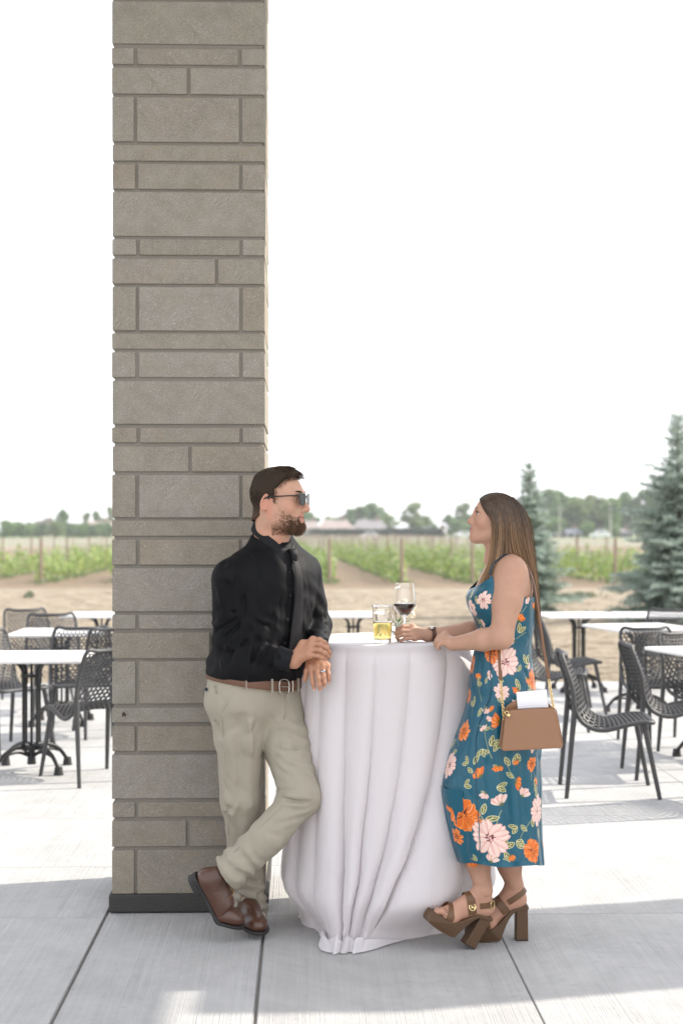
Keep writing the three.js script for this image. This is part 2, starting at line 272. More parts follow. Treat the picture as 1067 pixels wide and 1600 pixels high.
function brickColumn(label, pos, wide, deep, top, seed) {
  const g = thing('brick_column', label, 'column', pos, YAW), r = rnd(seed), hw = wide / 2, hd = deep / 2, cache = {};
  const list = COURSES.map(([a, b, j]) => [Math.min(a, b), Math.max(a, b), j]);
  for (let y = -48, k = 0; colY(y) < top - 0.05; k++) { const h = [69, 26, 41][k % 3]; list.push([y - h, y, [[], [214, 376], [295]][k % 3]]); y -= h + 4.5; }
  part('mortar', box(wide - 0.018, top - 0.07, deep - 0.018, 0, (top - 0.07) / 2 + 0.065, 0), mortarM, g);
  part('base_skirt', rbox(wide + 0.026, 0.078, deep + 0.026, 0.012, 0, 0.0405, 0), skirtM, g);
  const put = (w, h, d, x, y, z) => {
    const k = [w, h, d].map((q) => q.toFixed(3)).join(), v = Math.floor(r() * 2); const geo = cache[k + v] ??= boxUV(new RoundedBoxGeometry(w, h, d, 2, 0.005), 1, r() * 3, r() * 3);
    const m = part('block', geo, blockM[Math.floor(r() * 6)], g); m.position.set(x + (r() - 0.5) * 0.003, y + (r() - 0.5) * 0.0015, z + (r() - 0.5) * 0.003); m.rotation.set((r() - 0.5) * 0.002, (r() - 0.5) * 0.003, (r() - 0.5) * 0.002);
  };
  const dep = 0.19, gap = 0.0055;
  for (const [a, b, js] of list) {
    const y1 = Math.min(colY(a), top), y0 = colY(b), h = y1 - y0, y = (y0 + y1) / 2; if (h < 0.02) continue;
    const cuts = [-hw, ...js.map((p) => (p - 295) / 119 * hw), hw];
    for (const side of [1, -1]) for (let i = 0; i < cuts.length - 1; i++) { const x0 = cuts[i] + (i ? gap : 0), x1 = cuts[i + 1] - (i < cuts.length - 2 ? gap : 0); put(x1 - x0, h, dep, side * (x0 + x1) / 2, y, side * (hd - dep / 2)); }
    const inner = deep - 2 * dep - 2 * gap; for (const side of [1, -1]) put(dep, h, inner, side * (hw - dep / 2), y, 0);
  }
  return g;
}
const colC = P(295, 1427, 5.8);
const colG = brickColumn('tall grey brick column beside the man, on a black base skirt', V(colC.x - 0.31 * sy, 0, -5.8 - 0.3105), 0.621, 0.621, 4.0, 77);
const COLTOP = 3.93;
const col2 = brickColumn('brick pier outside the frame, far right of the terrace', T(5.46, 0, -6.31), 0.7, 0.95, COLTOP, 78);
{ // flat roof over the near terrace; its right-hand edge and the far edge let the low sun in
  const roof = thing('terrace_roof', 'flat roof over the near part of the terrace, above the frame', 'roof', V(0, 0, 0), YAW);
  const white = mat(0.6, 0.58, 0.55, { roughness: 0.9 });
  part('soffit', box(16.3, 0.32, 1.9, 5.61 - 8.15, 4.32 + 0.2 + 0.16, -6.4 + 0.95), white, roof);
  part('beam', box(16.2, 0.2, 0.5, 5.59 - 8.1, 4.42, -6.1), white, roof);
  for (const [x, z] of [[5.3, -6.2], [-0.46, -6.1]]) part('bracket', box(0.12, 0.42, 0.12, x, 4.115, z), mat(0.1, 0.1, 0.1, { roughness: 0.5, metalness: 0.6 }), roof);
}
{ // small brown moth resting on the column
  const m = thing('moth', 'small brown moth resting low on the brick column', 'moth', P(194, 1116, 5.785));
  const wing = (s) => { const g = new THREE.ShapeGeometry(new THREE.Shape([new THREE.Vector2(0, 0.009), new THREE.Vector2(s * 0.006, 0.004), new THREE.Vector2(s * 0.009, -0.009), new THREE.Vector2(s * 0.003, -0.008)])); return new THREE.ExtrudeGeometry(new THREE.Shape([new THREE.Vector2(0, 0.009), new THREE.Vector2(s * 0.006, 0.004), new THREE.Vector2(s * 0.009, -0.009), new THREE.Vector2(s * 0.003, -0.008)]), { depth: 0.001, bevelEnabled: false }).rotateY(s * -0.25); };
  const mm = mat(0.05, 0.03, 0.02, { side: THREE.DoubleSide });
  part('wing', wing(1), mm, m); part('wing', wing(-1), mm, m);
  part('body', taper([V(0, 0.011, 0.002), V(0, 0, 0.003), V(0, -0.008, 0.002)], [0.001, 0.002, 0.0008], 6, 6), mm, m); m.rotation.z = 0.2;
}
// ---------------------------------------------------------------- vineyard, trees, houses far behind
const leafM = (r, g, b) => phys(r, g, b, { vertexColors: true, roughness: 0.75, side: THREE.DoubleSide });
function leafCloud(centres, n, size, seed, tint, flat = 0) {          // many small leaves through clumps: centres [x,y,z,rx,ry,rz]
  const r = rnd(seed), pos = [], nor = [], col = []; const vol = centres.map((c) => Math.pow(c[3] * c[4] * c[5], 0.6)), tot = vol.reduce((a, b) => a + b, 0);
  for (let i = 0; i < n; i++) {
    let q = r() * tot, k = 0; while (q > vol[k] && k < vol.length - 1) q -= vol[k++]; const c = centres[k];
    const d = V(r() - 0.5, r() - 0.5, r() - 0.5).normalize(), rad = Math.pow(r(), 0.4) * (0.85 + r() * 0.3); const o = V(c[0] + d.x * c[3] * rad, c[1] + d.y * c[4] * rad, c[2] + d.z * c[5] * rad);
    const m = d.clone().add(V((r() - 0.5) * 1.4, (r() - 0.2) * 1.2, (r() - 0.5) * 1.4)).normalize(), u = V().crossVectors(m, V(r() - 0.5, r() - 0.5, r() - 0.5)).normalize(), w = V().crossVectors(m, u), s = size * (0.6 + r() * 0.8);
    const pts = [o.clone().addScaledVector(u, -s), o.clone().addScaledVector(w, -s * 0.55).addScaledVector(m, s * 0.12), o.clone().addScaledVector(u, s), o.clone().addScaledVector(w, s * 0.55).addScaledVector(m, s * 0.12)];
    const cc = tint(r, d, k);
    for (const j of [0, 1, 2, 0, 2, 3]) { pos.push(pts[j].x, pts[j].y, pts[j].z); nor.push(m.x, m.y, m.z); col.push(...cc); }
  }
  const g = new THREE.BufferGeometry(); g.setAttribute('position', new THREE.Float32BufferAttribute(pos, 3)); g.setAttribute('normal', new THREE.Float32BufferAttribute(nor, 3)); g.setAttribute('color', new THREE.Float32BufferAttribute(col, 3)); return g;
}
const barkM = mat(0.10, 0.085, 0.07, { roughness: 1 });
const whiteLeaf = phys(1, 1, 1, { vertexColors: true, roughness: 0.95, transmission: 0.45, thickness: 0, side: THREE.DoubleSide });
const crownKinds = [0, 1, 2, 3, 4].map((q) => {                          // crowns of unit height
  const r = rnd(100 + q), cs = [];
  const n = [44, 40, 46, 34, 48][q], wide = [0.5, 0.46, 0.56, 0.38, 0.6][q], base = [0.05, 0.04, 0.02, 0.1, 0.0][q];
  for (let i = 0; i < n; i++) { const t = r(), y = base + (1 - base) * (0.06 + 0.86 * t), prof = Math.pow(Math.sin(Math.PI * (0.14 + 0.78 * Math.pow(t, 1.1))), 0.7), a = r() * 6.28, rr = wide * prof * Math.sqrt(r()) * 0.85, s = 0.085 + r() * 0.07; cs.push([Math.cos(a) * rr, y, Math.sin(a) * rr, s * 1.15, s * 0.85, s * 1.15]); }
  const hue = [[0.12, 0.22, 0.06], [0.16, 0.25, 0.065], [0.115, 0.21, 0.065], [0.18, 0.25, 0.09], [0.13, 0.25, 0.05]][q];
  const cr = leafCloud(cs, 5200, 0.030, 200 + q, (r2) => { const k = 0.7 + r2() * 0.7; return [hue[0] * k * (0.9 + r2() * 0.3), hue[1] * k, hue[2] * k]; });
  const limbs = [taper([V(0, 0, 0), V(0.01, base, 0), V(-0.01, 0.55, 0.01), V(0, 0.85, 0)], [0.028, 0.022, 0.012, 0.004], 10, 7)];
  for (let i = 0; i < 7; i++) { const c = cs[i]; limbs.push(taper([V(0, base + 0.03 * i, 0), V(c[0] * 0.5, (base + c[1]) / 2 + 0.02, c[2] * 0.5), V(c[0], c[1], c[2])], [0.011, 0.007, 0.003], 6, 5)); }
  return [cr, merge(limbs)];
});
const rt = rnd(31);
function tree(px, topPy, wpx, d, kind, label, cat = 'tree', name = 'tree') {
  const yb = ground(-d), yt = EYE - (topPy - HOR) * d / FPX, h = yt - yb, x = (px - 533.5) * d / FPX, w = wpx * d / FPX, wide = [0.9, 0.8, 1.0, 0.68, 1.1][kind];
  const g = thing(name, label, cat, V(x, yb, -d), rt() * 6.28, cat === 'bush' ? 'bushes along the far edge of the field' : 'trees along the far edge of the field'); const s = w / wide;
  const cr = part('crown', crownKinds[kind][0], whiteLeaf, g), tr = part('trunk', crownKinds[kind][1], barkM, g); cr.scale.set(s, h, s); tr.scale.set(s, h, s); return g;
}
// left of the column
const L = [
  [12, 812, 34, 345, 4, 'rounded green bush at the left edge of the photo beyond the vineyard', 'bush', 'bush'], [38, 818, 36, 352, 4, 'low green bush second from the left edge beyond the vineyard', 'bush', 'bush'],
  [66, 816, 30, 348, 2, 'green bush under the dark gable roof at far left', 'bush', 'bush'], [90, 812, 26, 350, 1, 'light green bush below the round tree at far left', 'bush', 'bush'],
  [98, 795, 24, 385, 0, 'round dark tree standing tallest left of the column, beyond the field', 'tree', 'tree'], [76, 806, 20, 392, 1, 'small dim tree just left of the round tree at far left', 'tree', 'tree'],
  [122, 820, 28, 346, 4, 'low green bush in the gap between the far left trees', 'bush', 'bush'], [150, 817, 34, 344, 2, 'wide bright green bush just left of the column', 'bush', 'bush'],
  [136, 799, 17, 400, 3, 'thin pale tree, left one of a pair near the column', 'tree', 'tree'], [153, 797, 19, 402, 0, 'thin pale tree, right one of a pair near the column', 'tree', 'tree'], [173, 790, 18, 398, 3, 'tree half hidden behind the left edge of the column', 'tree', 'tree'],
  [24, 814, 40, 356, 2, 'bush filling the gap between the two leftmost rounded bushes', 'bush', 'bush'], [52, 815, 40, 358, 4, 'wide low bush third from the left edge beyond the vineyard', 'bush', 'bush'], [108, 815, 40, 356, 2, 'bush just right of the round tall tree at far left', 'bush', 'bush'], [136, 816, 36, 352, 4, 'low bush below the pair of thin pale trees', 'bush', 'bush'], [168, 815, 34, 350, 2, 'bush touching the left edge of the column', 'bush', 'bush'],
  // between the two people
  [482, 795, 34, 395, 0, 'tree seen just right of the bearded man’s chin', 'tree', 'tree'], [556, 789, 56, 410, 2, 'left half of the broad tree behind the grey roofs', 'tree', 'tree'], [584, 785, 52, 414, 0, 'broad tall tree rising behind the grey roofs', 'tree', 'tree'],
  [604, 802, 40, 405, 1, 'lower tree at the right end of the grey roofs', 'tree', 'tree'], [648, 783, 42, 392, 3, 'tall narrow pale tree standing alone above the wine glass', 'tree', 'tree'], [672, 812, 26, 396, 4, 'low bush right of the lone narrow tree', 'bush', 'bush'],
  [704, 803, 30, 400, 0, 'dark tree behind the white shed left of the woman’s face', 'tree', 'tree'], [724, 784, 34, 405, 3, 'pale tree behind the woman’s nose', 'tree', 'tree'], [742, 800, 34, 398, 2, 'tree hidden behind the woman’s face', 'tree', 'tree'],
  // right
  [850, 761, 66, 372, 2, 'big tree of the right-hand wood, left end, beside the small spruce', 'tree', 'tree'], [880, 766, 50, 382, 0, 'second big tree of the right-hand wood, counted from the small spruce', 'tree', 'tree'], [905, 772, 44, 376, 1, 'third tree of the right-hand wood, lighter green', 'tree', 'tree'],
  [930, 771, 46, 380, 3, 'pale yellow-green tree in the middle of the right-hand wood', 'tree', 'tree'], [955, 775, 40, 372, 4, 'bushy tree right of the middle of the right-hand wood', 'tree', 'tree'], [983, 767, 50, 384, 0, 'dark green tree in front of the tall spruce’s left side', 'tree', 'tree'], [1012, 763, 50, 380, 2, 'tree of the right-hand wood next to the tall spruce', 'tree', 'tree'], [1045, 766, 46, 378, 1, 'tree of the right-hand wood behind the tall spruce', 'tree', 'tree'],
  [838, 773, 50, 396, 0, 'tree behind the tip of the smaller spruce', 'tree', 'tree'], [892, 773, 50, 394, 2, 'tree filling the back of the right-hand wood above the slate-blue shed', 'tree', 'tree'], [944, 777, 50, 395, 4, 'tree filling the back of the right-hand wood above the white van', 'tree', 'tree'], [970, 774, 46, 392, 1, 'tree at the back of the right-hand wood above the pinkish outbuilding', 'tree', 'tree'], [716, 812, 40, 392, 4, 'low dark bush below the trees left of the long brown hair', 'bush', 'bush'], [524, 803, 40, 412, 1, 'low tree behind the pinkish grey roof', 'tree', 'tree'],
  [868, 808, 40, 352, 4, 'low shrub at the foot of the right-hand wood, left end', 'bush', 'bush'], [918, 815, 30, 348, 4, 'round shrub just left of the white van', 'bush', 'bush'], [1000, 812, 44, 352, 2, 'dark shrub beside the foot of the tall spruce', 'bush', 'bush'], [958, 822, 30, 350, 4, 'low shrub right of the white van', 'bush', 'bush'],
];
for (const a of L) tree(...a);
function hedge(x0, x1, topPy, d, seed, label) {
  const yb = ground(-d), yt = EYE - (topPy - HOR) * d / FPX, X0 = (x0 - 533.5) * d / FPX, X1 = (x1 - 533.5) * d / FPX, h = yt - yb, r = rnd(seed), cs = [];
  const g = thing('hedge', label, 'hedge', V((X0 + X1) / 2, yb, -d), 0, null);
  for (let x = X0; x < X1; x += 0.8) cs.push([x - (X0 + X1) / 2, h * (0.35 + r() * 0.1), (r() - 0.5), 0.8, h * 0.42, 0.9], [x - (X0 + X1) / 2, h * (0.72 + r() * 0.1), (r() - 0.5) * 0.6, 0.7, h * 0.26, 0.7]);
  part('foliage', leafCloud(cs, 6500, 0.2, seed, (r2) => { const k = 0.7 + r2() * 0.5; return [0.05 * k, 0.085 * k, 0.042 * k]; }), whiteLeaf, g);
  const tg = taper([V(0, 0, 0), V(0.1, h * 0.8, 0)], [0.06, 0.03], 2, 5); for (let i = 0; i < 14; i++) part('trunk', tg, barkM, g).position.x = lerp(X0, X1, (i + 0.5) / 14) - (X0 + X1) / 2;
}
hedge(486, 610, 826, 338, 41, 'long clipped dark hedge in front of the grey roofs, left stretch'); hedge(606, 694, 824, 340, 42, 'clipped dark hedge below the lone narrow tree, right stretch');
function house(px0, px1, eavePy, ridgePy, d, wall, roofc, label, hip = 0.5) {
  const yb = ground(-d), X0 = (px0 - 533.5) * d / FPX, X1 = (px1 - 533.5) * d / FPX, ye = EYE - (eavePy - HOR) * d / FPX - yb, yr = EYE - (ridgePy - HOR) * d / FPX - yb, w = X1 - X0, dep = 8;
  const g = thing('house', label, 'house', V((X0 + X1) / 2, yb, -d - dep / 2), 0, null);
  part('wall', box(w, ye, dep, 0, ye / 2, 0), mat(...wall, { roughness: 0.9 }), g);
  const e = 0.4, a = w / 2 + e, b = dep / 2 + e, q = w / 2 * (1 - hip * 0.7), pos = [];
  const c = [[-a, ye, b], [a, ye, b], [a, ye, -b], [-a, ye, -b], [-q, yr, 0], [q, yr, 0]], F = [[0, 1, 5], [0, 5, 4], [2, 3, 4], [2, 4, 5], [3, 0, 4], [1, 2, 5], [0, 3, 2], [0, 2, 1]];
  for (const f of F) for (const k of f) pos.push(...c[k]);
  const rg = new THREE.BufferGeometry(); rg.setAttribute('position', new THREE.Float32BufferAttribute(pos, 3)); rg.computeVertexNormals(); const rf = part('roof', rg, mat(...roofc, { roughness: 0.9, side: THREE.DoubleSide }), g);
  part('chimney', box(0.8, 1.4, 0.8, w * 0.2, yr + 0.2, 0), mat(0.3, 0.22, 0.18), rf);
  const n = Math.max(2, Math.round(w / 4)); for (let i = 0; i < n; i++) { const x = (i + 0.5) / n * w - w / 2; const f = part('window', box(1.3, 1.2, 0.1, x, ye * 0.55, dep / 2 + 0.03), mat(0.7, 0.7, 0.68), g); part('pane', box(1.1, 1.0, 0.04, x, ye * 0.55, dep / 2 + 0.09), mat(0.05, 0.06, 0.07, { roughness: 0.1 }), f); }
}
house(468, 498, 826, 813, 352, [0.42, 0.34, 0.30], [0.30, 0.255, 0.235], 'house with a pale brown roof close to the man’s chin');
house(497, 552, 826, 812, 356, [0.45, 0.40, 0.36], [0.33, 0.27, 0.245], 'wide low house with a pinkish grey hipped roof, left of the white car');
house(550, 606, 827, 812, 360, [0.42, 0.38, 0.36], [0.24, 0.225, 0.225], 'wide low house with a grey hipped roof, right of the pinkish roof');
house(50, 84, 824, 813, 380, [0.5, 0.4, 0.36], [0.10, 0.075, 0.07], 'house with a dark roof among the bushes at far left', 0.2);
house(128, 176, 826, 814, 372, [0.42, 0.32, 0.28], [0.32, 0.255, 0.225], 'house with a reddish roof just left of the column', 0.3);
house(886, 908, 833, 826, 346, [0.30, 0.31, 0.34], [0.16, 0.17, 0.20], 'small slate-blue shed at the foot of the right-hand wood', 0.1);
house(858, 884, 835, 830, 350, [0.30, 0.26, 0.24], [0.22, 0.20, 0.19], 'low brown shed left of the slate-blue one', 0.1);
house(684, 696, 832, 825, 345, [0.7, 0.68, 0.64], [0.55, 0.5, 0.46], 'small white shed left of the woman’s face', 0.1);
house(972, 988, 833, 826, 350, [0.5, 0.42, 0.40], [0.35, 0.3, 0.3], 'small pinkish outbuilding left of the tall spruce', 0.1);
const carM = mat(0.75, 0.75, 0.76, { roughness: 0.3 }), glassD = mat(0.04, 0.05, 0.06, { roughness: 0.1 }), tyreM = mat(0.02, 0.02, 0.02);
function car(px, d, label, cat, sx = 1, tall = 1, turn = 0) {
  const g = thing(cat === 'van' ? 'parked_van' : 'parked_car', label, cat, V((px - 533.5) * d / FPX, ground(-d), -d), turn);
  const s = new THREE.Shape(); [[-2.2, 0.35], [-2.2, 0.85], [-1.9, 0.95], [-1.2, 1.02], [-0.6, 1.45 * tall], [0.9, 1.47 * tall], [1.6, 1.02 * (tall > 1.1 ? 1.3 : 1)], [2.2, 0.9], [2.25, 0.4]].forEach(([x, y], i) => i ? s.lineTo(x * sx, y) : s.moveTo(x * sx, y));
  part('body', new THREE.ExtrudeGeometry(s, { depth: 1.6, bevelEnabled: true, bevelSize: 0.08, bevelThickness: 0.08, bevelSegments: 2 }).translate(0, 0, -0.8), carM, g);
  part('window', box(1.7, 0.3, 1.8, 0.1, 1.2 * tall, 0), glassD, g);
  for (const x of [-1.4, 1.4]) for (const z of [-0.75, 0.75]) part('wheel', new THREE.CylinderGeometry(0.33, 0.33, 0.22, 16).rotateX(Math.PI / 2).translate(x * sx, 0.33, z), tyreM, g);
}
car(577, 300, 'white car parked in front of the long dark hedge', 'car'); car(937, 330, 'white van parked at the foot of the right-hand wood', 'van', 1, 1.3); car(724, 330, 'pale car just below the woman’s nose', 'car', 1, 1, 0.2);
// utility poles, thin lattice mast
for (const [px, top, d, label] of [[874, 790, 330, 'thin pole before the right-hand wood, left of the slate-blue shed'], [953, 782, 330, 'thin pole before the right-hand wood, right of the white van']]) { const h = EYE - (top - HOR) * d / FPX - ground(-d), g = thing('utility_pole', label, 'pole', V((px - 533.5) * d / FPX, ground(-d), -d)); part('pole', taper([V(0, 0, 0), V(0, h, 0)], [0.16, 0.1], 2, 8), mat(0.42, 0.4, 0.37), g); part('crossarm', box(2.2, 0.12, 0.12, 0, h - 0.7, 0.1), mat(0.4, 0.38, 0.35), g); }
{ const d = 900, h = 24, g = thing('radio_mast', 'faint lattice mast rising above the bushes at far left', 'mast', V((20 - 533.5) * d / FPX, ground(-d), -d)); for (let k = 0; k < 3; k++) part('leg', taper([V(Math.cos(k * 2.1) * 1, 0, Math.sin(k * 2.1) * 1), V(Math.cos(k * 2.1) * 0.2, h, Math.sin(k * 2.1) * 0.2)], [0.14, 0.09], 2, 5), mat(0.5, 0.5, 0.5), g); for (let k = 1; k < 9; k++) { const w = 1 - 0.08 * k; part('brace', box(w * 1.6, 0.09, 0.09, 0, k * 2.6, 0), mat(0.5, 0.5, 0.5), g); } }
// far pale grass beyond the vines
struct('field', sheet(-500, 500, -205, -900, 20, 30, 0.02, 0.25), mat(0.225, 0.22, 0.145, { roughness: 1 }));
struct('grass_verge', sheet(-500, 500, -318, -900, 20, 20, 0.05, 0.25), mat(0.17, 0.22, 0.085, { roughness: 1 }));
// vine rows
{
  const postM = mat(0.28, 0.215, 0.165, { roughness: 1 }), stakeM = mat(0.46, 0.42, 0.37, { roughness: 0.9 });
  const Z0 = -56, SP = 2.83, SL = -0.0457;
  const post = taper([V(0, 0, 0), V(0, 1.82, 0)], [0.075, 0.066], 2, 9);
  const WHERE = ['vine row entering from the left edge, its end post outside the photo', 'vine row with its grey end post left of the brick column', 'vine row whose end post touches the left edge of the brick column', 'vine row hidden behind the brick column', 'vine row behind the shoulder of the bearded person', 'vine row with its end post just right of the black shirt', 'vine row with its end post directly above the two drinking glasses', 'vine row with its end post beside the chin of the person in the dress', 'vine row behind the long brown hair and the smaller spruce', 'vine row with its end post between the two spruces', 'vine row behind the tall spruce at the right edge'];
  for (let k = -5; k <= 5; k++) {
    const r = rnd(900 + k), x0 = -0.47 + k * SP, z0 = Z0 - (r() - 0.5) * 1.2;
    const g = thing('vine_row', WHERE[k + 5], 'vine row', V(x0, ground(z0), z0), 0, 'rows of vines in the vineyard');
    const rel = (t) => [SL * t, ground(z0 - t) - ground(z0), -t];
    part('end_post', post, postM, g).rotation.set((r() - 0.5) * 0.05, 0, (r() - 0.5) * 0.06);
    for (let t = 7; t < 150; t += 7.2) { const m = part('line_post', post, postM, g); m.position.set(...rel(t)); m.scale.set(0.62, 1.02, 0.62); m.rotation.z = (r() - 0.5) * 0.04; }
    const st = []; for (let t = 1; t < 150; t += 1.25) { const [a, b, c] = rel(t); st.push(new THREE.CylinderGeometry(0.014, 0.014, 1.78, 4).translate(a + (r() - 0.5) * 0.1, b + 0.89, c)); }
    part('stakes', merge(st), stakeM, g).userData.kind = 'stuff';
    const cs = []; for (let t = 0.3; t < 155; t += t < 30 ? 0.55 : 1.1) { const [a, b, c] = rel(t), h = 1.0 + 0.42 * r() + 0.25 * fbm(t * 0.35, k * 3.1), w = t < 30 ? 0.42 : 0.75; cs.push([a + (r() - 0.5) * 0.15, b + h * 0.5, c, 0.36, h * 0.5, w]); if (r() < 0.35) cs.push([a, b + h * 0.9, c, 0.13, 0.32, 0.2]); }
    part('foliage', leafCloud(cs, 8500, 0.11, 700 + k, (r2) => { const q = 0.75 + r2() * 0.55, y = r2(); return [(0.20 + 0.11 * y) * q, (0.32 + 0.04 * y) * q, 0.095 * q]; }), whiteLeaf, g).userData.kind = 'stuff';
    const wire = []; for (const y of [0.7, 1.15, 1.6]) wire.push(taper([V(0, y, 0), V(rel(75)[0], rel(75)[1] + y, rel(75)[2]), V(rel(150)[0], rel(150)[1] + y, rel(150)[2])], [0.003, 0.003, 0.003], 8, 4)); part('wire', merge(wire), mat(0.4, 0.4, 0.4, { metalness: 0.7, roughness: 0.5 }), g);
    // weeds at the foot
    const ws = []; for (let t = -0.6; t < 60; t += 0.8) { const [a, b, c] = rel(t); ws.push([a + (r() - 0.5) * 0.5, b + 0.1, c, 0.4, 0.12, 0.5]); }
    part('weeds', leafCloud(ws, 1500, 0.07, 500 + k, (r2) => { const q = 0.7 + r2() * 0.6; return [0.14 * q, 0.20 * q, 0.07 * q]; }), whiteLeaf, g).userData.kind = 'stuff';
  }
  // dark tilled lanes between the rows
  struct('tilled_soil', sheet(-40, 60, -52, -210, 30, 60, 0.012, 0.3, 0.03), mat(0.52, 0.50, 0.49, { map: SOIL, bumpMap: SOILB, bumpScale: 0.04, roughness: 1 }));
  for (const [px, py, w, lab] of [[895, 922, 1.0, 'low grey-green weed clump on the bare ground between the spruces'], [45, 920, 0.14, 'tiny green weed clump on the bare ground at far left']]) { const d = 44, g = thing('weed_clump', lab, 'weeds', V((px - 533.5) * d / FPX, ground(-d), -d)); part('foliage', leafCloud([[0, 0.06, 0, w, 0.08, 0.4], [w * 0.3, 0.09, 0, w * 0.5, 0.1, 0.3]], 240, 0.06, px, (r2) => { const q = 0.7 + r2() * 0.6; return [0.14 * q, 0.17 * q, 0.09 * q]; }), whiteLeaf, g); }
}
// blue spruces: trunk, whorls of drooping branches carrying needle tufts
function spruce(px, topPy, d, halfW, seed, label) {
  const r = rnd(seed), yb = ground(-d), h = EYE - (topPy - HOR) * d / FPX - yb, g = thing('blue_spruce', label, 'spruce', V((px - 533.5) * d / FPX, yb, -d), 0, null);
  part('trunk', taper([V(0, 0, 0), V(0.02, h * 0.5, 0), V(0, h * 0.98, 0)], [0.13, 0.075, 0.012], 12, 8), barkM, g);
  const wood = [], pos = [], nor = [], col = [];
  const blade = (o, dir, len, wd, c) => { const u = V().crossVectors(dir, V(r() - 0.5, r() - 0.5, r() - 0.5)).normalize(), n = V().crossVectors(dir, u).normalize(); const a = o.clone().addScaledVector(u, wd), b = o.clone().addScaledVector(u, -wd), t = o.clone().addScaledVector(dir, len); for (const q of [a, b, t]) { pos.push(q.x, q.y, q.z); nor.push(n.x, n.y, n.z); col.push(...c); } };
  let y = 0.12;
  while (y < h - 0.06) {
    const f = y / h, reach = halfW * Math.pow(1 - f, 0.85) * (0.58 + 0.62 * r() + (r() < 0.12 ? 0.3 : 0)) + 0.07, n = f > 0.7 ? 5 : f > 0.45 ? 10 : 16;
    for (let i = 0; i < n; i++) {
      const a = (i + r() * 0.8) / n * 6.283 + y * 7, L2 = reach * (0.5 + 0.65 * r()), rise = lerp(-0.12, 0.45, f), dir = V(Math.cos(a), rise, Math.sin(a)); const o = V(0, y + (r() - 0.5) * 0.12, 0), mid = o.clone().addScaledVector(dir, L2 * 0.55).add(V(0, 0.02, 0)), tip = o.clone().addScaledVector(dir, L2).add(V(0, -0.05 * L2 + 0.05, 0));
      wood.push(taper([o, mid, tip], [0.018 * (1 - f) + 0.004, 0.009, 0.003], 4, 4));
      const cv = new THREE.QuadraticBezierCurve3(o, mid, tip), m = Math.ceil(L2 / 0.06);
      for (let k = 0; k < m; k++) {
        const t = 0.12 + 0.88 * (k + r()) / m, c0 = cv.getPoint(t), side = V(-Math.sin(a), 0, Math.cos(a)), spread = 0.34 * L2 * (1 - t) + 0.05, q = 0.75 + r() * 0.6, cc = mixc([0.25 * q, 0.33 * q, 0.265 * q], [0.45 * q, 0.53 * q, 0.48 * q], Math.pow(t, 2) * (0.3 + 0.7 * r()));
        for (const s of [-1, 1]) { // a twig to each side with its needles
          const tw = dir.clone().multiplyScalar(0.6).addScaledVector(side, s * (0.7 + r() * 0.5)).add(V(0, -0.6 + 1.0 * r(), 0)).normalize(), tl = spread * (0.5 + 0.7 * r()), nn = Math.ceil(tl / 0.024);
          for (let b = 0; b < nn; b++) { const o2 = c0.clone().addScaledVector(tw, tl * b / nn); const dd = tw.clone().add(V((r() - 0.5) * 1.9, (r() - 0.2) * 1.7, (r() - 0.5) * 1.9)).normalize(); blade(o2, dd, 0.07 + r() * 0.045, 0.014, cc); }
        }
      }
    }
    y += lerp(0.145, 0.10, f) * (0.75 + 0.5 * r());
  }
  for (let i = 0; i < 60; i++) { const o = V(0, h - 0.3 + 0.3 * i / 60, 0); blade(o, V(r() - 0.5, 0.7, r() - 0.5).normalize(), 0.06, 0.008, [0.13, 0.175, 0.16]); }
  part('branches', merge(wood), barkM, g);
  const ng = new THREE.BufferGeometry(); ng.setAttribute('position', new THREE.Float32BufferAttribute(pos, 3)); ng.setAttribute('normal', new THREE.Float32BufferAttribute(nor, 3)); ng.setAttribute('color', new THREE.Float32BufferAttribute(col, 3));
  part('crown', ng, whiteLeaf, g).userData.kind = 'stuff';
}
spruce(1058, 650, 29, 1.6, 61, 'tall blue spruce cut off by the right edge of the photo');
spruce(826, 724, 31, 1.08, 62, 'smaller blue spruce directly behind the woman');
// ---------------------------------------------------------------- chairs and tables of the terrace
const plastic = mat(0.036, 0.036, 0.038, { roughness: 0.5 });
const plasticB = mat(0.046, 0.046, 0.047, { roughness: 0.5 });
const iron = mat(0.02, 0.02, 0.021, { roughness: 0.4, metalness: 0.4 });
const rubber = mat(0.022, 0.022, 0.022, { roughness: 0.7 });
const whiteTop = mat(0.80, 0.79, 0.78, { roughness: 0.35 });
const backProf = [[0.845, -0.262], [0.78, -0.235], [0.70, -0.206], [0.62, -0.18], [0.545, -0.155], [0.485, -0.115], [0.447, -0.05], [0.437, 0.03], [0.44, 0.11], [0.445, 0.18], [0.44, 0.235]];
const backCurve = new THREE.CatmullRomCurve3(backProf.map(([y, z]) => V(0, y, z)), false, 'centripetal');
function shellPoint(u, v, off = 0) {                    // u -1..1 across, v 0 (top of the back) .. 1 (front of the seat)
  const p = backCurve.getPointAt(clamp(v, 0, 1)), t = backCurve.getTangentAt(clamp(v, 0, 1)), n = V(0, -t.z, t.y);       // n points to the sitter / up
  const hw = 0.2 + 0.03 * Math.sin(Math.PI * clamp(v * 1.05, 0, 1)) + 0.012 * v, e = Math.abs(u);
  const wing = 0.075 * Math.pow(e, 2.2) * Math.exp(-Math.pow((v - 0.5) / 0.2, 2)) + 0.05 * u * u * sstep(0.6, 0.05, v);
  const q = V(u * hw, p.y, p.z).addScaledVector(n, wing + off); q.y += 0.02 * Math.pow(e, 2.5) * sstep(0.12, 0, v) * -1 + 0.018 * sstep(0.14, 0.0, v) * Math.pow(e, 3) * 2; q.y -= 0.02 * (1 - u * u) * sstep(0.3, 0.0, v) * 0.8; return q;
}
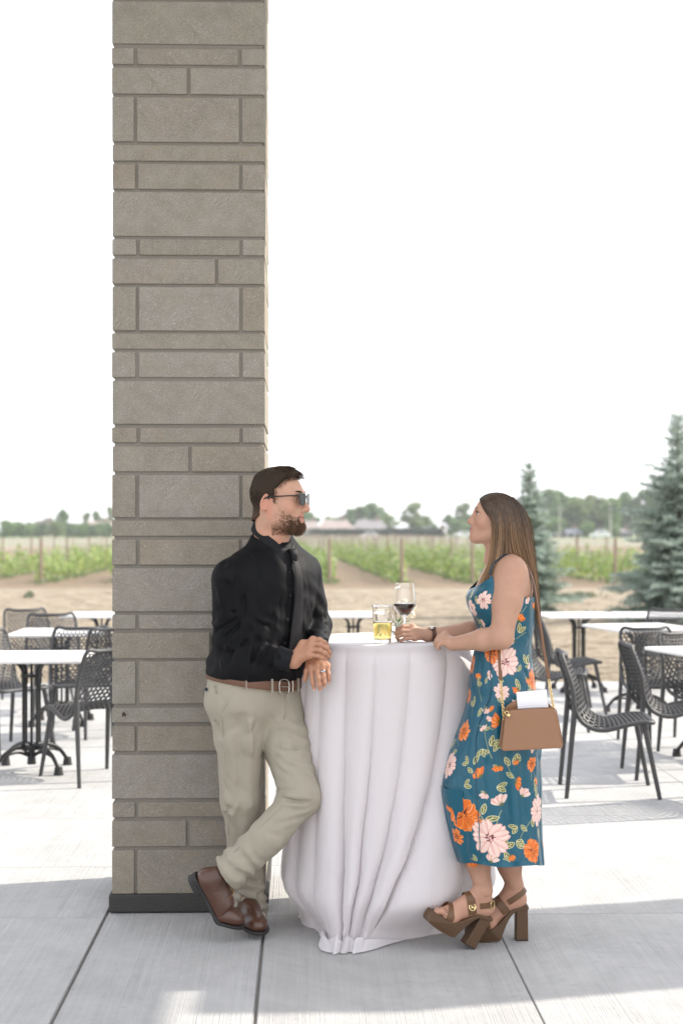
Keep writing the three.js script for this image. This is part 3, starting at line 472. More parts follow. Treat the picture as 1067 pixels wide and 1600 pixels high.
const latticeGeo = (() => {
  const nu = 13, nv = 27, pos = [], idx = [];
  const cell = (cu, cv, ru, rv) => {
    const rings = [[1.0, 0.005], [0.72, 0.006], [0.72, -0.006], [1.0, -0.005]], base = pos.length / 3, N = 6;
    for (const [k, o] of rings) for (let j = 0; j < N; j++) { const a = (j + 0.5) / N * 2 * Math.PI; const p = shellPoint(clamp(cu + Math.cos(a) * ru * k, -1, 1), clamp(cv + Math.sin(a) * rv * k * 1.155, 0.03, 0.985), o); pos.push(p.x, p.y, p.z); }
    for (let q = 0; q < 3; q++) for (let j = 0; j < N; j++) { const a = base + q * N + j, b = base + q * N + (j + 1) % N; idx.push(a, b, a + N, b, b + N, a + N); }
  };
  const du = 1.9 / nu, dv = 0.95 / nv;
  for (let j = 0; j < nv; j++) for (let i = 0; i < nu; i++) { const cu = -0.95 + (i + (j % 2 ? 1 : 0.5)) * du; if (Math.abs(cu) > 0.955) continue; cell(cu, 0.03 + (j + 0.5) * dv, du * 0.58, dv * 0.60); }
  const g = new THREE.BufferGeometry(); g.setAttribute('position', new THREE.Float32BufferAttribute(pos, 3)); g.setIndex(idx); const f = g.toNonIndexed(); f.computeVertexNormals(); return f;
})();
const rimGeo = (() => {
  const pts = []; for (let i = 0; i <= 14; i++) pts.push(shellPoint(-0.99, 0.06 + i / 14 * 0.9)); for (const u of [-0.86, -0.5, 0, 0.5, 0.86]) pts.push(shellPoint(u, 0.995)); for (let i = 14; i >= 0; i--) pts.push(shellPoint(0.99, 0.06 + i / 14 * 0.9)); for (const u of [0.9, 0.55, 0, -0.55, -0.9]) pts.push(shellPoint(u, 0.008));
  return tube(pts, 0.0135, 150, 8, true);
})();
const chairLegs = [[-1, 1], [1, 1], [-1, -1], [1, -1]].map(([s, f]) => f > 0 ? taper([shellPoint(s * 0.93, 0.93).add(V(0, 0.005, -0.01)), V(s * 0.235, 0, 0.262)], [0.0175, 0.0125], 3, 8) : taper([shellPoint(s * 0.97, 0.40).add(V(0, 0, 0)), V(s * 0.232, 0, -0.275)], [0.0175, 0.0125], 3, 8));
const chair0 = thing('terrace_chair', '', 'chair'); chair0.removeFromParent();
part('seat_shell', latticeGeo, plastic, chair0); part('rim', rimGeo, plasticB, chair0); chairLegs.forEach((g) => part('leg', g, plasticB, chair0)); delete chair0.userData.label;
let chairN = 0;
function chair(x, z, deg, label) {                       // deg: 0 faces the camera, 90 faces right
  const c = chair0.clone(); c.name = chairN++ ? 'terrace_chair_' + String(chairN - 1).padStart(3, '0') : 'terrace_chair'; c.position.set(x, 0, z); c.rotation.y = deg * Math.PI / 180; c.userData = { label, category: 'chair', group: 'perforated dark grey chairs on the terrace' }; scene.add(c); return c;
}
// square table on a cast-iron foot
const foot = (a) => { const c = Math.cos(a), s = Math.sin(a); return [taper([V(c * 0.03, 0.165, s * 0.03), V(c * 0.12, 0.16, s * 0.12), V(c * 0.22, 0.115, s * 0.22), V(c * 0.285, 0.04, s * 0.285)], [0.017, 0.015, 0.014, 0.013], 12, 7), taper([V(c * 0.03, 0.10, s * 0.03), V(c * 0.1, 0.125, s * 0.1), V(c * 0.18, 0.118, s * 0.18), V(c * 0.225, 0.105, s * 0.225)], [0.011, 0.009, 0.008, 0.01], 10, 6)]; };
const table0 = thing('terrace_table', '', 'table'); table0.removeFromParent(); delete table0.userData.label;
part('table_top', rbox(0.74, 0.024, 0.74, 0.01, 0, 0.738, 0), whiteTop, table0);
for (let k = 0; k < 4; k++) {
  const a = (k + 0.5) * Math.PI / 2, c = Math.cos(a), s = Math.sin(a); const lg = part('leg', merge(foot(a)), iron, table0);
  part('rubber_foot', new THREE.CylinderGeometry(0.024, 0.032, 0.05, 12).translate(c * 0.288, 0.026, s * 0.288), rubber, lg);
  part('pole', taper([V(c * 0.062, 0.14, s * 0.062), V(c * 0.062, 0.62, s * 0.062)], [0.0105, 0.0105], 2, 10), iron, table0);
  part('bracket', taper([V(c * 0.062, 0.56, s * 0.062), V(c * 0.07, 0.66, s * 0.07), V(c * 0.13, 0.715, s * 0.13), V(c * 0.26, 0.722, s * 0.26)], [0.015, 0.014, 0.012, 0.01], 12, 7), iron, table0);
}
part('hub', merge([new THREE.CylinderGeometry(0.072, 0.072, 0.026, 16).translate(0, 0.15, 0), new THREE.CylinderGeometry(0.022, 0.03, 0.1, 12).translate(0, 0.09, 0), new THREE.CylinderGeometry(0.072, 0.072, 0.018, 16).translate(0, 0.62, 0), new THREE.CylinderGeometry(0.009, 0.009, 0.6, 12).translate(0, 0.42, 0)]), iron, table0);
let tableN = 0;
function table(x, z, deg, label) { const t = table0.clone(); t.name = tableN++ ? 'terrace_table_' + String(tableN - 1).padStart(3, '0') : 'terrace_table'; t.position.set(x, 0, z); t.rotation.y = deg * Math.PI / 180; t.userData = { label, category: 'table', group: 'square white tables on the terrace' }; scene.add(t); return t; }
const gx = (px, d) => (px - 533.5) * d / FPX;
table(gx(50, 9.28), -9.28, 3, 'nearest square white table on the left, cut by the left edge of the photo');
table(gx(95, 11.5), -11.55, 2, 'square white table of the second row, left of the column');
table(gx(158, 13.95), -14.0, 4, 'farthest square white table seen just left of the column');
table(gx(552, 14.0), -14.05, 2, 'far white table seen between the man and the beer glass');
table(gx(905, 13.9), -13.95, 4, 'far white table right of the dress, left one of two pushed together'); table(gx(1024, 14.0), -14.0, 4, 'far white table before the tall spruce, right one of two pushed together');
table(gx(1000, 12.1), -12.15, 14, 'white table of the middle row on the right, its near left corner showing');
table(gx(1118, 9.75), -9.7, 14, 'nearest white table on the right, only its left corner in the photo');
chair(gx(140, 8.85), -8.98, 217, 'dark chair nearest to the column on the left, its back half hidden by the column');
chair(gx(10, 10.2), -10.2, 48, 'dark chair cut by the left edge of the photo behind the nearest table');
chair(gx(124, 10.35), -10.5, 12, 'dark chair right behind the nearest left table, its back above the table top');
chair(gx(82, 12.1), -12.3, 20, 'dark chair behind the second white table on the left, in front of another chair back');
chair(gx(52, 12.9), -13.1, 35, 'farthest dark chair on the left, its back rising highest above the straw');
chair(gx(170, 10.9), -10.95, 200, 'dark chair almost wholly hidden by the left edge of the column');
chair(1.60, -8.50, 86, 'dark chair nearest on the right, standing free beside the handbag');
chair(gx(1050, 9.1), -9.12, 90, 'dark chair second nearest on the right, facing the right edge');
chair(gx(1038, 10.4), -10.45, 14, 'dark chair facing the camera behind the second nearest right chair');
chair(gx(1112, 9.95), -10.0, 40, 'dark chair with a pale rim cut by the right edge of the photo');
chair(gx(1044, 12.8), -13.0, -25, 'small far dark chair at the foot of the tall spruce');
chair(gx(872, 11.2), -11.3, 78, 'dark chair directly behind the handbag strap');
chair(gx(918, 11.35), -12.3, 96, 'dark chair behind the free-standing chair, with its seat facing right');
chair(gx(1180, 8.1), -8.15, 120, 'dark chair beyond the right edge whose shadow falls into the photo');
// ---------------------------------------------------------------- cocktail table, cloth, drinks
const TC = V(0.176, 0, -5.70), TR = 0.345, TH = 1.122;
{
  const t = thing('cocktail_table', 'tall round cocktail table hidden under the white cloth between the couple', 'table', TC.clone());
  part('tabletop', new THREE.CylinderGeometry(TR - 0.006, TR - 0.006, 0.025, 48).translate(0, TH - 0.017, 0), mat(0.35, 0.25, 0.16), t);
  part('pole', new THREE.CylinderGeometry(0.035, 0.035, TH - 0.05, 20).translate(0, (TH - 0.05) / 2 + 0.02, 0), iron, t);
  part('base', new THREE.CylinderGeometry(0.05, 0.26, 0.03, 32).translate(0, 0.016, 0), iron, t);
  const D2 = Math.PI / 180, NA = 560, rows = [];
  const creases = [188, 171, 153, 136, 117, 98, 76, 50, 18, 350, 326, 303, 280, 258, 236, 210].sort((a, b) => a - b);
  const rc = rnd(14), cs = creases.map(() => [0.6 + rc() * 0.8, 0.5 + rc()]);
  const fold = (a, s) => {                              // pleats: soft between, creased where they meet
    const n = creases.length; let i = n - 1; for (let k = 0; k < n; k++) if (a >= creases[k]) i = k; if (a < creases[0]) i = n - 1;
    const a0 = creases[i], a1 = creases[(i + 1) % n] + (i === n - 1 ? 360 : 0), aa = a < creases[0] ? a + 360 : a, t = (aa - a0) / (a1 - a0);
    return Math.pow(Math.sin(Math.PI * Math.pow(t, 0.62 + 0.5 * (cs[i][1] - 0.5))), 0.62) * cs[i][0] * (a1 - a0) / 19;
  };
  const bunch = 113;
  const point = (a, s) => {                             // a in degrees (90 = toward the camera), s = 0 at the rim, 1 at the floor, more lies on the floor
    const ax = a > 270 ? a - 360 : a, w = sstep(-8, 46, ax) * sstep(142, 112, ax), sw = w * Math.pow(clamp(s, 0, 1), 1.55) * (bunch - ax) * 0.84 + 5 * w * fbm(a * 0.06, clamp(s, 0, 1) * 4, 1.7) * Math.pow(clamp(s, 0, 1), 2), th = (a + sw) * D2;
    const front = Math.exp(-Math.pow((ax + sw - bunch) / 20, 2));
    const ss = clamp(s, 0, 1); let r = TR + 0.004 - 0.006 * Math.exp(-Math.pow((ss - 0.03) / 0.02, 2)) + 0.062 * Math.pow(ss, 1.35) * (0.92 + 0.25 * sstep(60, -10, a > 180 ? a - 360 : a) * 0.6);
    r += fold(a, s) * (0.012 + 0.021 * Math.pow(ss, 0.6) + 0.026 * w * ss * ss) * sstep(0, 0.08, ss) * (1 - 0.85 * sstep(0.84, 0.97, ss) * (1 - front * 0.45));
    r -= (0.075 + 0.05 * sstep(0.2, 0.9, Math.sin(th))) * Math.pow(sstep(0.80, 1.0, ss), 1.7) * (1 - front * 0.92);
    r += 0.02 * front * sstep(0.75, 1, ss) + 0.010 * fbm(Math.cos(th) * 5, Math.sin(th) * 5, ss * 4) * ss;
    let y = TH * (1 - ss) + 0.004;
    y += 0.010 * fbm(th * 6, 2.2, ss * 3) * sstep(0.9, 1, ss);
    if (s > 1) { const e = s - 1; r += e * (0.03 + 0.34 * front) + 0.004 * front * Math.sin(a * 0.5); y = 0.006 + (0.055 * front * Math.sin(Math.min(1, e / 0.22) * Math.PI * 0.95 + 0.15) * (0.55 + 0.5 * Math.abs(Math.sin(a * 0.12 + e * 7)))) * (1 - sstep(0.16, 0.24, e)) + 0.012 * front * Math.abs(fbm(a * 0.08, e * 12)) * (e < 0.2 ? 1 : 0); }
    return V(Math.cos(th) * r, Math.max(0.005, y), Math.sin(th) * r);
  };
  for (const [r, y] of [[0.002, 0.0015], [0.1, 0.0012], [0.2, 0.001], [0.3, 0.001], [TR - 0.012, 0.0005], [TR - 0.004, -0.0012], [TR + 0.001, -0.005]]) rows.push([...Array(NA)].map((_, i) => { const q = i / NA * 2 * Math.PI; return V(Math.cos(q) * r, TH + 0.003 + y + 0.0006 * fbm(Math.cos(q) * r * 14, Math.sin(q) * r * 14), Math.sin(q) * r); }));
  const SS = []; for (let k = 0; k <= 110; k++) SS.push(0.012 + 0.988 * k / 110); for (let k = 1; k <= 22; k++) SS.push(1 + 0.22 * k / 22);
  for (const s of SS) rows.push([...Array(NA)].map((_, i) => point(i / NA * 360, s)));
  const weave = tex(256, 256, (u, v, i, j) => 0.5 + 0.2 * ((i % 4 < 2) === (j % 4 < 2) ? 1 : -1) + 0.25 * tn(u, v, 40, 3), false, 60, 60);
  const g = loft(rows, { capA: true, capB: false, uvf: (t, i, p) => [t * 2.1, i < 7 ? Math.hypot(p.x, p.z) : 0.34 + (TH - p.y)] });
  const clothM = phys(0.80, 0.765, 0.775, { roughness: 1, transmission: 0.36, thickness: 0, side: THREE.DoubleSide, bumpMap: weave, bumpScale: 0.0003 });
  const c = part('tablecloth', g, clothM, scene); c.position.copy(TC); tag(c, 'long white cloth draped over the cocktail table, gathered in folds on the floor', 'tablecloth');
}
const glassM = phys(1, 1, 1, { transmission: 1, thickness: 0.002, ior: 1.5, roughness: 0.01 });
const lathe = (pts, n = 48) => new THREE.LatheGeometry(pts.map(([r, y]) => new THREE.Vector2(r, y)), n);
{ // glass of pale beer
  const g = thing('beer_glass', 'pint glass of pale golden beer near the front edge of the cocktail table', 'glass', P(597.5, 1006.5, 5.43).setY(TH + 0.006));
  const k = 1.04, out = [[0.0, 0.0], [0.0285, 0.0], [0.031, 0.002], [0.0318, 0.02], [0.034, 0.06], [0.0372, 0.092], [0.0384, 0.103], [0.0384, 0.112], [0.0376, 0.125], [0.0386, 0.139]], inn = [[0.0372, 0.1392], [0.0362, 0.125], [0.037, 0.112], [0.037, 0.103], [0.0357, 0.092], [0.0322, 0.06], [0.0298, 0.02], [0.026, 0.0135], [0, 0.012]];
  part('glass', lathe([...out, ...inn].map(([r, y]) => [r * k, y * k])), glassM, g);
  part('beer', lathe([[0, 0.0125], [0.0262, 0.014], [0.0301, 0.02], [0.0326, 0.06], [0.0338, 0.0715], [0.0342, 0.0755], [0, 0.0755]].map(([r, y]) => [r * k, y * k])), phys(1, 0.93, 0.60, { transmission: 1, thickness: 0.06, ior: 1.34, roughness: 0.06, attenuationColor: new THREE.Color().setRGB(0.96, 0.74, 0.14), attenuationDistance: 0.19 }), g);
  part('foam', lathe([[0, 0.0757], [0.0340, 0.0757], [0.0346, 0.0785], [0.0335, 0.0795], [0, 0.0790]].map(([r, y]) => [r * k, y * k])), mat(0.85, 0.82, 0.74, { roughness: 1 }), g);
}
const wineP = P(632, 1003, 5.50).setY(TH + 0.006);
{ // glass of red wine, held by its stem
  const g = thing('wine_glass', 'stemmed glass with a little red wine, held by the woman', 'glass', wineP.clone());
  const out = [[0, 0], [0.034, 0], [0.0345, 0.0015], [0.02, 0.004], [0.006, 0.009], [0.0038, 0.02], [0.0034, 0.06], [0.004, 0.092], [0.010, 0.099], [0.029, 0.113], [0.0395, 0.130], [0.0435, 0.140], [0.0445, 0.149], [0.043, 0.165], [0.0395, 0.195], [0.0355, 0.2265]];
  const inn = [[0.0347, 0.2267], [0.0386, 0.195], [0.042, 0.165], [0.0434, 0.149], [0.0424, 0.1408], [0.0385, 0.1312], [0.028, 0.1144], [0.010, 0.1025], [0, 0.1018]];
  part('glass', lathe([...out, ...inn]), glassM, g);
  part('wine', lathe([[0, 0.1022], [0.010, 0.1030], [0.0281, 0.1149], [0.0386, 0.1317], [0.0424, 0.1412], [0.0431, 0.1475], [0, 0.1475]].map(([r, y]) => [r, y])), phys(1, 1, 1, { transmission: 1, thickness: 0.04, ior: 1.34, roughness: 0.02, attenuationColor: new THREE.Color().setRGB(0.30, 0.015, 0.05), attenuationDistance: 0.02 }), g);
}
{ // posy of cream flowers at the back of the table
  const b = thing('flower_vase', 'small posy of cream flowers standing between the beer and the wine glass', 'flowers', V(0.228, TH + 0.006, -5.92));
  part('vase', lathe([[0, 0], [0.02, 0], [0.024, 0.01], [0.022, 0.03], [0.012, 0.045], [0.014, 0.052], [0.012, 0.052], [0.010, 0.046], [0.02, 0.03], [0.02, 0.008], [0, 0.006]], 24), glassM, b);
  const r = rnd(4), petM = phys(0.82, 0.76, 0.62, { roughness: 0.9, transmission: 0.3, thickness: 0, side: THREE.DoubleSide }), stM = mat(0.10, 0.20, 0.05);
  for (const [x, y, z, s] of [[-0.025, 0.07, 0.01, 0.03], [0.022, 0.078, 0.01, 0.034], [0.055, 0.066, 0.015, 0.03], [0.0, 0.105, -0.01, 0.03], [0.062, 0.095, -0.005, 0.028], [0.03, 0.118, -0.012, 0.026]]) {
    part('stem', taper([V(0, 0.012, 0), V(x * 0.4, 0.05, z), V(x, y - s * 0.4, z)], [0.0015, 0.0015, 0.0015], 8, 5), stM, b);
    const pet = []; for (let ring = 0; ring < 4; ring++) for (let k = 0; k < 7; k++) { const a = (k + ring * 0.45 + r() * 0.3) / 7 * 6.283, op = 0.35 + ring * 0.33; const pg = new THREE.SphereGeometry(s * (0.55 + ring * 0.08), 8, 6, 0, 1.3, 0.5, 1.2); pg.rotateY(-0.65); pg.translate(0, 0, -s * 0.5); pg.rotateX(op); pg.rotateY(a); pg.translate(x, y, z); pet.push(pg); }
    part('flower', merge(pet), petM, b);
  }
  for (let k = 0; k < 2; k++) { const a = k * 2.6 + 1; const l = new THREE.SphereGeometry(0.016, 8, 5); l.scale(1, 0.12, 0.45); l.rotateZ(0.5); l.translate(0.02, 0.055, 0); l.rotateY(a); part('leaf', l, stM, b); }
}
// ---------------------------------------------------------------- heads and hands
function headField(o) {                                  // x forward, y up, z to the side; eyes at y = 0, metres
  const jw = o.jaw, n = o.nose;
  const solid = joinS([ell([0, 0.020, 0], 0.098, 0.080, 0.077), ell([0.032, -0.035, 0], 0.062, 0.075, 0.060)], 0.03);
  const jaw = [1, -1].map((s) => joinS([cone([-0.004, -0.045, s * 0.054], [0.002, -0.078, s * 0.05], 0.02, 0.019), cone([0.002, -0.078, s * 0.05], [0.066, -0.104, s * 0.014 * jw], 0.019, 0.02)], 0.015));
  const chin = ell([0.077, -0.103, 0], 0.019, 0.019, 0.023 * jw);
  const cheek = [1, -1].map((s) => ell([0.056, -0.034, s * 0.043], 0.026, 0.024, 0.022));
  const brow = [1, -1].map((s) => cone([0.092, 0.016, s * 0.012], [0.078, 0.016, s * 0.047], 0.009 * o.brow, 0.009 * o.brow));
  const noseF = joinS([cone([0.094, 0.002, 0], [0.111 + n, -0.036, 0], 0.0085, 0.010), ball([0.113 + n, -0.041, 0], 0.0115), ell([0.102 + n * 0.5, -0.046, 0.012], 0.012, 0.008, 0.007), ell([0.102 + n * 0.5, -0.046, -0.012], 0.012, 0.008, 0.007)], 0.008);
  const upper = joinS([cone([0.0965, -0.0675, 0], [0.083, -0.0675, 0.0225], 0.0062, 0.003), cone([0.0965, -0.0675, 0], [0.083, -0.0675, -0.0225], 0.0062, 0.003)], 0.004), lower = joinS([cone([0.095, -0.0805 - o.open, 0], [0.083, -0.0755 - o.open * 0.4, 0.018], 0.0075, 0.004), cone([0.095, -0.0805 - o.open, 0], [0.083, -0.0755 - o.open * 0.4, -0.018], 0.0075, 0.004)], 0.004);
  const muzzle = ell([0.074, -0.07, 0], 0.02, 0.026, 0.03), neck = cone([-0.022, -0.06, 0], [-0.034, -0.20, 0], o.neck, o.neck * 1.03);
  const ears = [1, -1].map((s) => { const c = [-0.014, -0.014, s * 0.079]; return (x, y, z) => { const lx = (x - c[0]) - 0.25 * (y - c[1]), ly = y - c[1], lz = s * (z - c[2]) - 0.35 * -(x - c[0]) * 1; const base = Math.hypot(lx / 0.0185, ly / 0.031) , e = (base - 1) * 0.0185 * 0.8, rim = Math.hypot(Math.max(-9, base - 0.82) * 0.018, lz) - 0.0042; return Math.min(Math.max(e, Math.abs(lz + 0.003) - 0.003), Math.hypot((base - 0.85) * 0.018, lz - 0.001) - 0.0043); }; });
  const eyes = [1, -1].map((s) => [0.0755, -0.001, s * 0.0315]);
  return (x, y, z) => {
    let d = solid(x, y, z); d = smin(d, jaw[0](x, y, z), 0.03); d = smin(d, jaw[1](x, y, z), 0.03); d = smin(d, chin(x, y, z), 0.022); d = smin(d, muzzle(x, y, z), 0.025);
    for (const c of cheek) d = smin(d, c(x, y, z), 0.022); for (const b of brow) d = smin(d, b(x, y, z), 0.018);
    if (x > 0.04) { for (const e of eyes) d = smax(d, -(Math.hypot(x - e[0] - 0.016, (y - e[1]) * 1.25, z - e[2]) - 0.0145), 0.012);
      d = smin(d, noseF(x, y, z), 0.012);
      for (const e of eyes) d = smin(d, Math.hypot(x - e[0], y - e[1], z - e[2]) - 0.0125, 0.003);
      for (const e of eyes) { const r = Math.hypot(x - e[0], y - e[1], z - e[2]); const lid = Math.max(Math.abs(r - 0.0132) - 0.0013, Math.min(Math.abs(y - e[1] - 0.0105) - 0.0058, Math.abs(y - e[1] + 0.011) - 0.005)); d = smin(d, lid, 0.003); }
      d = smin(d, upper(x, y, z), 0.006); d = smin(d, lower(x, y, z), 0.006);
      const slit = Math.max(Math.abs(y + 0.0735 + o.open * 0.35 - 9 * z * z) - (0.0009 + o.open * 0.5), Math.abs(z) - 0.021, 0.078 - x); d = smax(d, -slit, 0.003);
      for (const s of [1, -1]) d = smax(d, -(Math.hypot(x - 0.106 - n, y + 0.0535, z - s * 0.0068) - 0.0042), 0.003);
    }
    d = smin(d, neck(x, y, z), 0.035);
    if (o.ears !== false) for (const e of ears) d = smin(d, e(x, y, z), 0.006);
    return d;
  };
}
function handField(h) {                                  // world joints: wrist, fore (up the arm), kn[4], fingers [[pip, dip, tip] x4], th [base, mid, tip], scale of radii
  const s = h.s, a = A, parts = [], w = a(h.wrist);
  const palm = joinS([...h.kn.map((k, i) => cone(w, a(k), (i === 1 || i === 2 ? 0.0185 : 0.017) * s, 0.0115 * s)), cone(a(h.kn[0]), a(h.kn[3]), 0.0115 * s, 0.0105 * s), cone(w, a(h.th[0]), 0.019 * s, 0.015 * s)], 0.014 * s);
  const fore = cone(a(h.fore), w, h.rf, 0.0235 * s);
  const fr = [0.0092, 0.0094, 0.0088, 0.0078].map((q) => q * s);
  const fing = h.f.map((f, i) => joinS([cone(a(h.kn[i]), a(f[0]), fr[i] * 1.1, fr[i] * 1.0), cone(a(f[0]), a(f[1]), fr[i] * 1.0, fr[i] * 0.92), cone(a(f[1]), a(f[2]), fr[i] * 0.92, fr[i] * 0.78), ball(a(h.kn[i]), fr[i] * 1.28)], 0.004));
  const th = joinS([cone(a(h.th[0]), a(h.th[1]), 0.0135 * s, 0.0108 * s), cone(a(h.th[1]), a(h.th[2]), 0.0108 * s, 0.0085 * s)], 0.006);
  return (x, y, z) => { let d = smin(palm(x, y, z), fore(x, y, z), 0.02); let e = 1e9; for (const f of fing) e = Math.min(e, f(x, y, z)); e = smin(e, th(x, y, z), 0.002); return smin(d, e, 0.006); };
}
function boundsOf(pts, m) { const b = new THREE.Box3().setFromPoints(pts).expandByScalar(m); return [A(b.min), A(b.max)]; }
function handGeo(h) { const f = handField(h), pts = [h.wrist, h.wrist.clone().lerp(h.fore, Math.min(1, 0.09 / h.wrist.distanceTo(h.fore))), ...h.kn, ...h.f.flat(), ...h.th]; const [a, b] = boundsOf(pts, 0.03); return nets(f, a, b, 0.0026); }
function nail(name, tip, dir, up, s, m, parent) { const g = new THREE.SphereGeometry(1, 10, 8); g.scale(0.0062 * s, 0.0016, 0.0045 * s); g.applyMatrix4(frame(tip.clone().addScaledVector(up, 0.0062 * s).addScaledVector(dir, -0.001), dir, up)); part(name, g, m, parent); }
// creases pressed into (+) or raised from (-) cloth: [a, b, width, depth]
function creaser(list) { const L = list.map(([a, b, w, d]) => [segd(A(a), A(b)), w, d]); return (x, y, z) => { let s = 0; for (const [f, w, d] of L) { const q = f(x, y, z) / w; if (q < 2.6) s += d * Math.exp(-q * q); } return s; }; }

// ---------------------------------------------------------------- the man
const man = thing('person', 'bearded person in black shirt, tie and khaki trousers, leaning by the column, ankles crossed', 'person', V(0, 0, 0));
const skinT = tex(256, 256, (u, v) => clamp(0.5 + 0.3 * tn(u, v, 30, 3) + 0.3 * tn(u, v, 80, 6), 0, 1), false, 30, 30);
const skin = phys(1, 1, 1, { bumpMap: skinT, bumpScale: 0.0004, vertexColors: true, roughness: 0.52, sheen: 0.15, sheenRoughness: 0.5, specularIntensity: 0.6 });
{
  const yaw = 48 * Math.PI / 180, F = V(Math.sin(yaw), 0, Math.cos(yaw)), Rr = V(-Math.cos(yaw), 0, Math.sin(yaw));
  const MZ = 5.53, midX = interp([[0.78, -0.345], [0.99, -0.338], [1.15, -0.312], [1.31, -0.284], [1.42, -0.268], [1.56, -0.25]]);
  // half width, half depth, shift forward at a height
  const tor = interp([[0.80, 0.16, 0.12, 0.0], [0.88, 0.188, 0.142, -0.004], [0.96, 0.183, 0.138, 0.0], [1.02, 0.181, 0.142, 0.004], [1.10, 0.185, 0.145, 0.006], [1.22, 0.192, 0.140, 0.003], [1.33, 0.198, 0.132, 0], [1.40, 0.19, 0.118, -0.005], [1.46, 0.145, 0.09, -0.012], [1.50, 0.08, 0.068, -0.018], [1.54, 0.05, 0.05, -0.02]]);
  const torso = (off) => (x, y, z) => { const [a, b, f] = tor(y), mx = midX(y)[0], dx = x - mx, dz = z + MZ, u = dx * Rr.x + dz * Rr.z, w = dx * F.x + dz * F.z - f; const q = Math.pow(Math.pow(Math.abs(u) / a, 2.35) + Math.pow(Math.abs(w) / b, 2.35), 1 / 2.35); return (q - 1) * (Math.abs(u) / a > Math.abs(w) / b ? lerp(b, a, 0.6) : b) * 0.92 - off; };
  const onFront = (y, u = 0, extra = 0) => { const [a, b, f] = tor(y), w = b * Math.pow(Math.max(0.02, 1 - Math.pow(Math.abs(u) / a, 2.35)), 1 / 2.35) + f + extra; return V(midX(y)[0], y, -MZ).addScaledVector(Rr, u).addScaledVector(F, w); };
  // joints
  const SR = P(361, 903, 5.40), ER = P(355, 1006, 5.43), WR = P(457, 1033, 5.335), SL = P(474, 893, 5.66), EL = P(497, 980, 5.66), WL = P(497, 1020, 5.375);
  const neckA = V(-0.25, 1.5, -MZ + 0.0);
  // head
  const hs = 1.045, hYaw = 17 * Math.PI / 180, hM = frame(P(433, 779, 5.50), V(Math.cos(hYaw), 0.01, Math.sin(hYaw)), V(0.02, 1, 0), hs);
  const ho = { jaw: 1.15, nose: 0.003, brow: 1.15, open: 0.0035, neck: 0.058 }, hf = headField(ho);
  const base = [0.50, 0.285, 0.195], red = [0.52, 0.22, 0.15], lip = [0.42, 0.17, 0.13];
  const hg = nets(hf, [-0.12, -0.21, -0.1], [0.135, 0.12, 0.1], 0.0029);
  paint(hg, (x, y, z) => { let c = base; const b = 0.06 * fbm(x * 40, y * 40, z * 40); c = c.map((q) => q * (1 + b));
    c = mixc(c, red, 0.55 * Math.exp(-Math.pow(Math.hypot(x - 0.115, y + 0.042, z) / 0.018, 2))); c = mixc(c, red, 0.4 * Math.exp(-Math.pow(Math.hypot(x - 0.07, y + 0.03, Math.abs(z) - 0.05) / 0.022, 2))); c = mixc(c, red, 0.6 * sstep(0.07, 0.078, Math.abs(z)) * sstep(0.02, 0.0, Math.abs(x + 0.014) - 0.02)); c = mixc(c, red, 0.35 * sstep(-0.09, -0.14, y));
    if (x > 0.08 && Math.abs(z) < 0.023 && Math.abs(y + 0.0745) < 0.0125) c = mixc(c, lip, 0.85); return c; });
  hg.applyMatrix4(hM);
  // the hands: his right one lies over the left wrist, the left hangs
  const q = (x, y, d) => P(x, y, d);
  const handR = { s: 1.06, rf: 0.034, fore: ER, wrist: WR.clone().add(V(0.004, 0, 0)), kn: [q(489, 1000, 5.31), q(486.5, 1007, 5.295), q(485.5, 1015, 5.285), q(484, 1023.5, 5.285)], f: [[q(499, 999.5, 5.295), q(507, 1004, 5.295), q(513, 1012, 5.305)], [q(500.5, 1007, 5.275), q(509, 1012, 5.28), q(516, 1020.5, 5.295)], [q(500, 1015.5, 5.262), q(508, 1020, 5.268), q(514.5, 1026.5, 5.285)], [q(496.5, 1024.5, 5.262), q(503, 1027, 5.268), q(509, 1030.5, 5.28)]], th: [q(473, 1006, 5.325), q(487, 1003, 5.36), q(499, 1010, 5.39)] };
  const handL = { s: 1.04, rf: 0.034, fore: EL, wrist: q(498, 1018, 5.375), kn: [q(486.5, 1042, 5.335), q(494.5, 1041.5, 5.325), q(503, 1041, 5.328), q(510.5, 1040, 5.34)], f: [[q(487.5, 1058, 5.318), q(489.5, 1068, 5.318), q(491, 1076, 5.325)], [q(497.5, 1060, 5.306), q(499, 1070, 5.308), q(500, 1077.5, 5.315)], [q(505.5, 1057, 5.312), q(506.5, 1066, 5.314), q(507, 1072.5, 5.322)], [q(513, 1053, 5.33), q(514, 1060, 5.33), q(514, 1066, 5.335)]], th: [q(484, 1035, 5.355), q(479.5, 1048, 5.345), q(476.5, 1062, 5.35)] };
  const hands = [handR, handL].map(handGeo); for (const g of hands) paint(g, (x, y, z) => { const b = 0.1 * fbm(x * 60, y * 60, z * 60); return [0.44 * (1 + b), 0.225 * (1 + b), 0.14 * (1 + b)]; });
  // legs
  const HR = P(371, 1095, 5.47), HL = P(430, 1100, 5.57);
  const legR = [[HR, 0.100], [P(374, 1145, 5.47), 0.096], [P(377, 1250, 5.50), 0.075], [P(383, 1335, 5.56), 0.064], [P(393, 1428, 5.61), 0.062]], legL = [[HL, 0.100], [P(447, 1160, 5.50), 0.092], [P(470, 1245, 5.40), 0.074], [P(420, 1306, 5.37), 0.066], [P(352, 1368, 5.37), 0.069]];
  const chain = (l, off, k) => joinS(l.slice(1).map((b, i) => cone(A(l[i][0]), A(b[0]), l[i][1] + off, b[1] + off)), k);
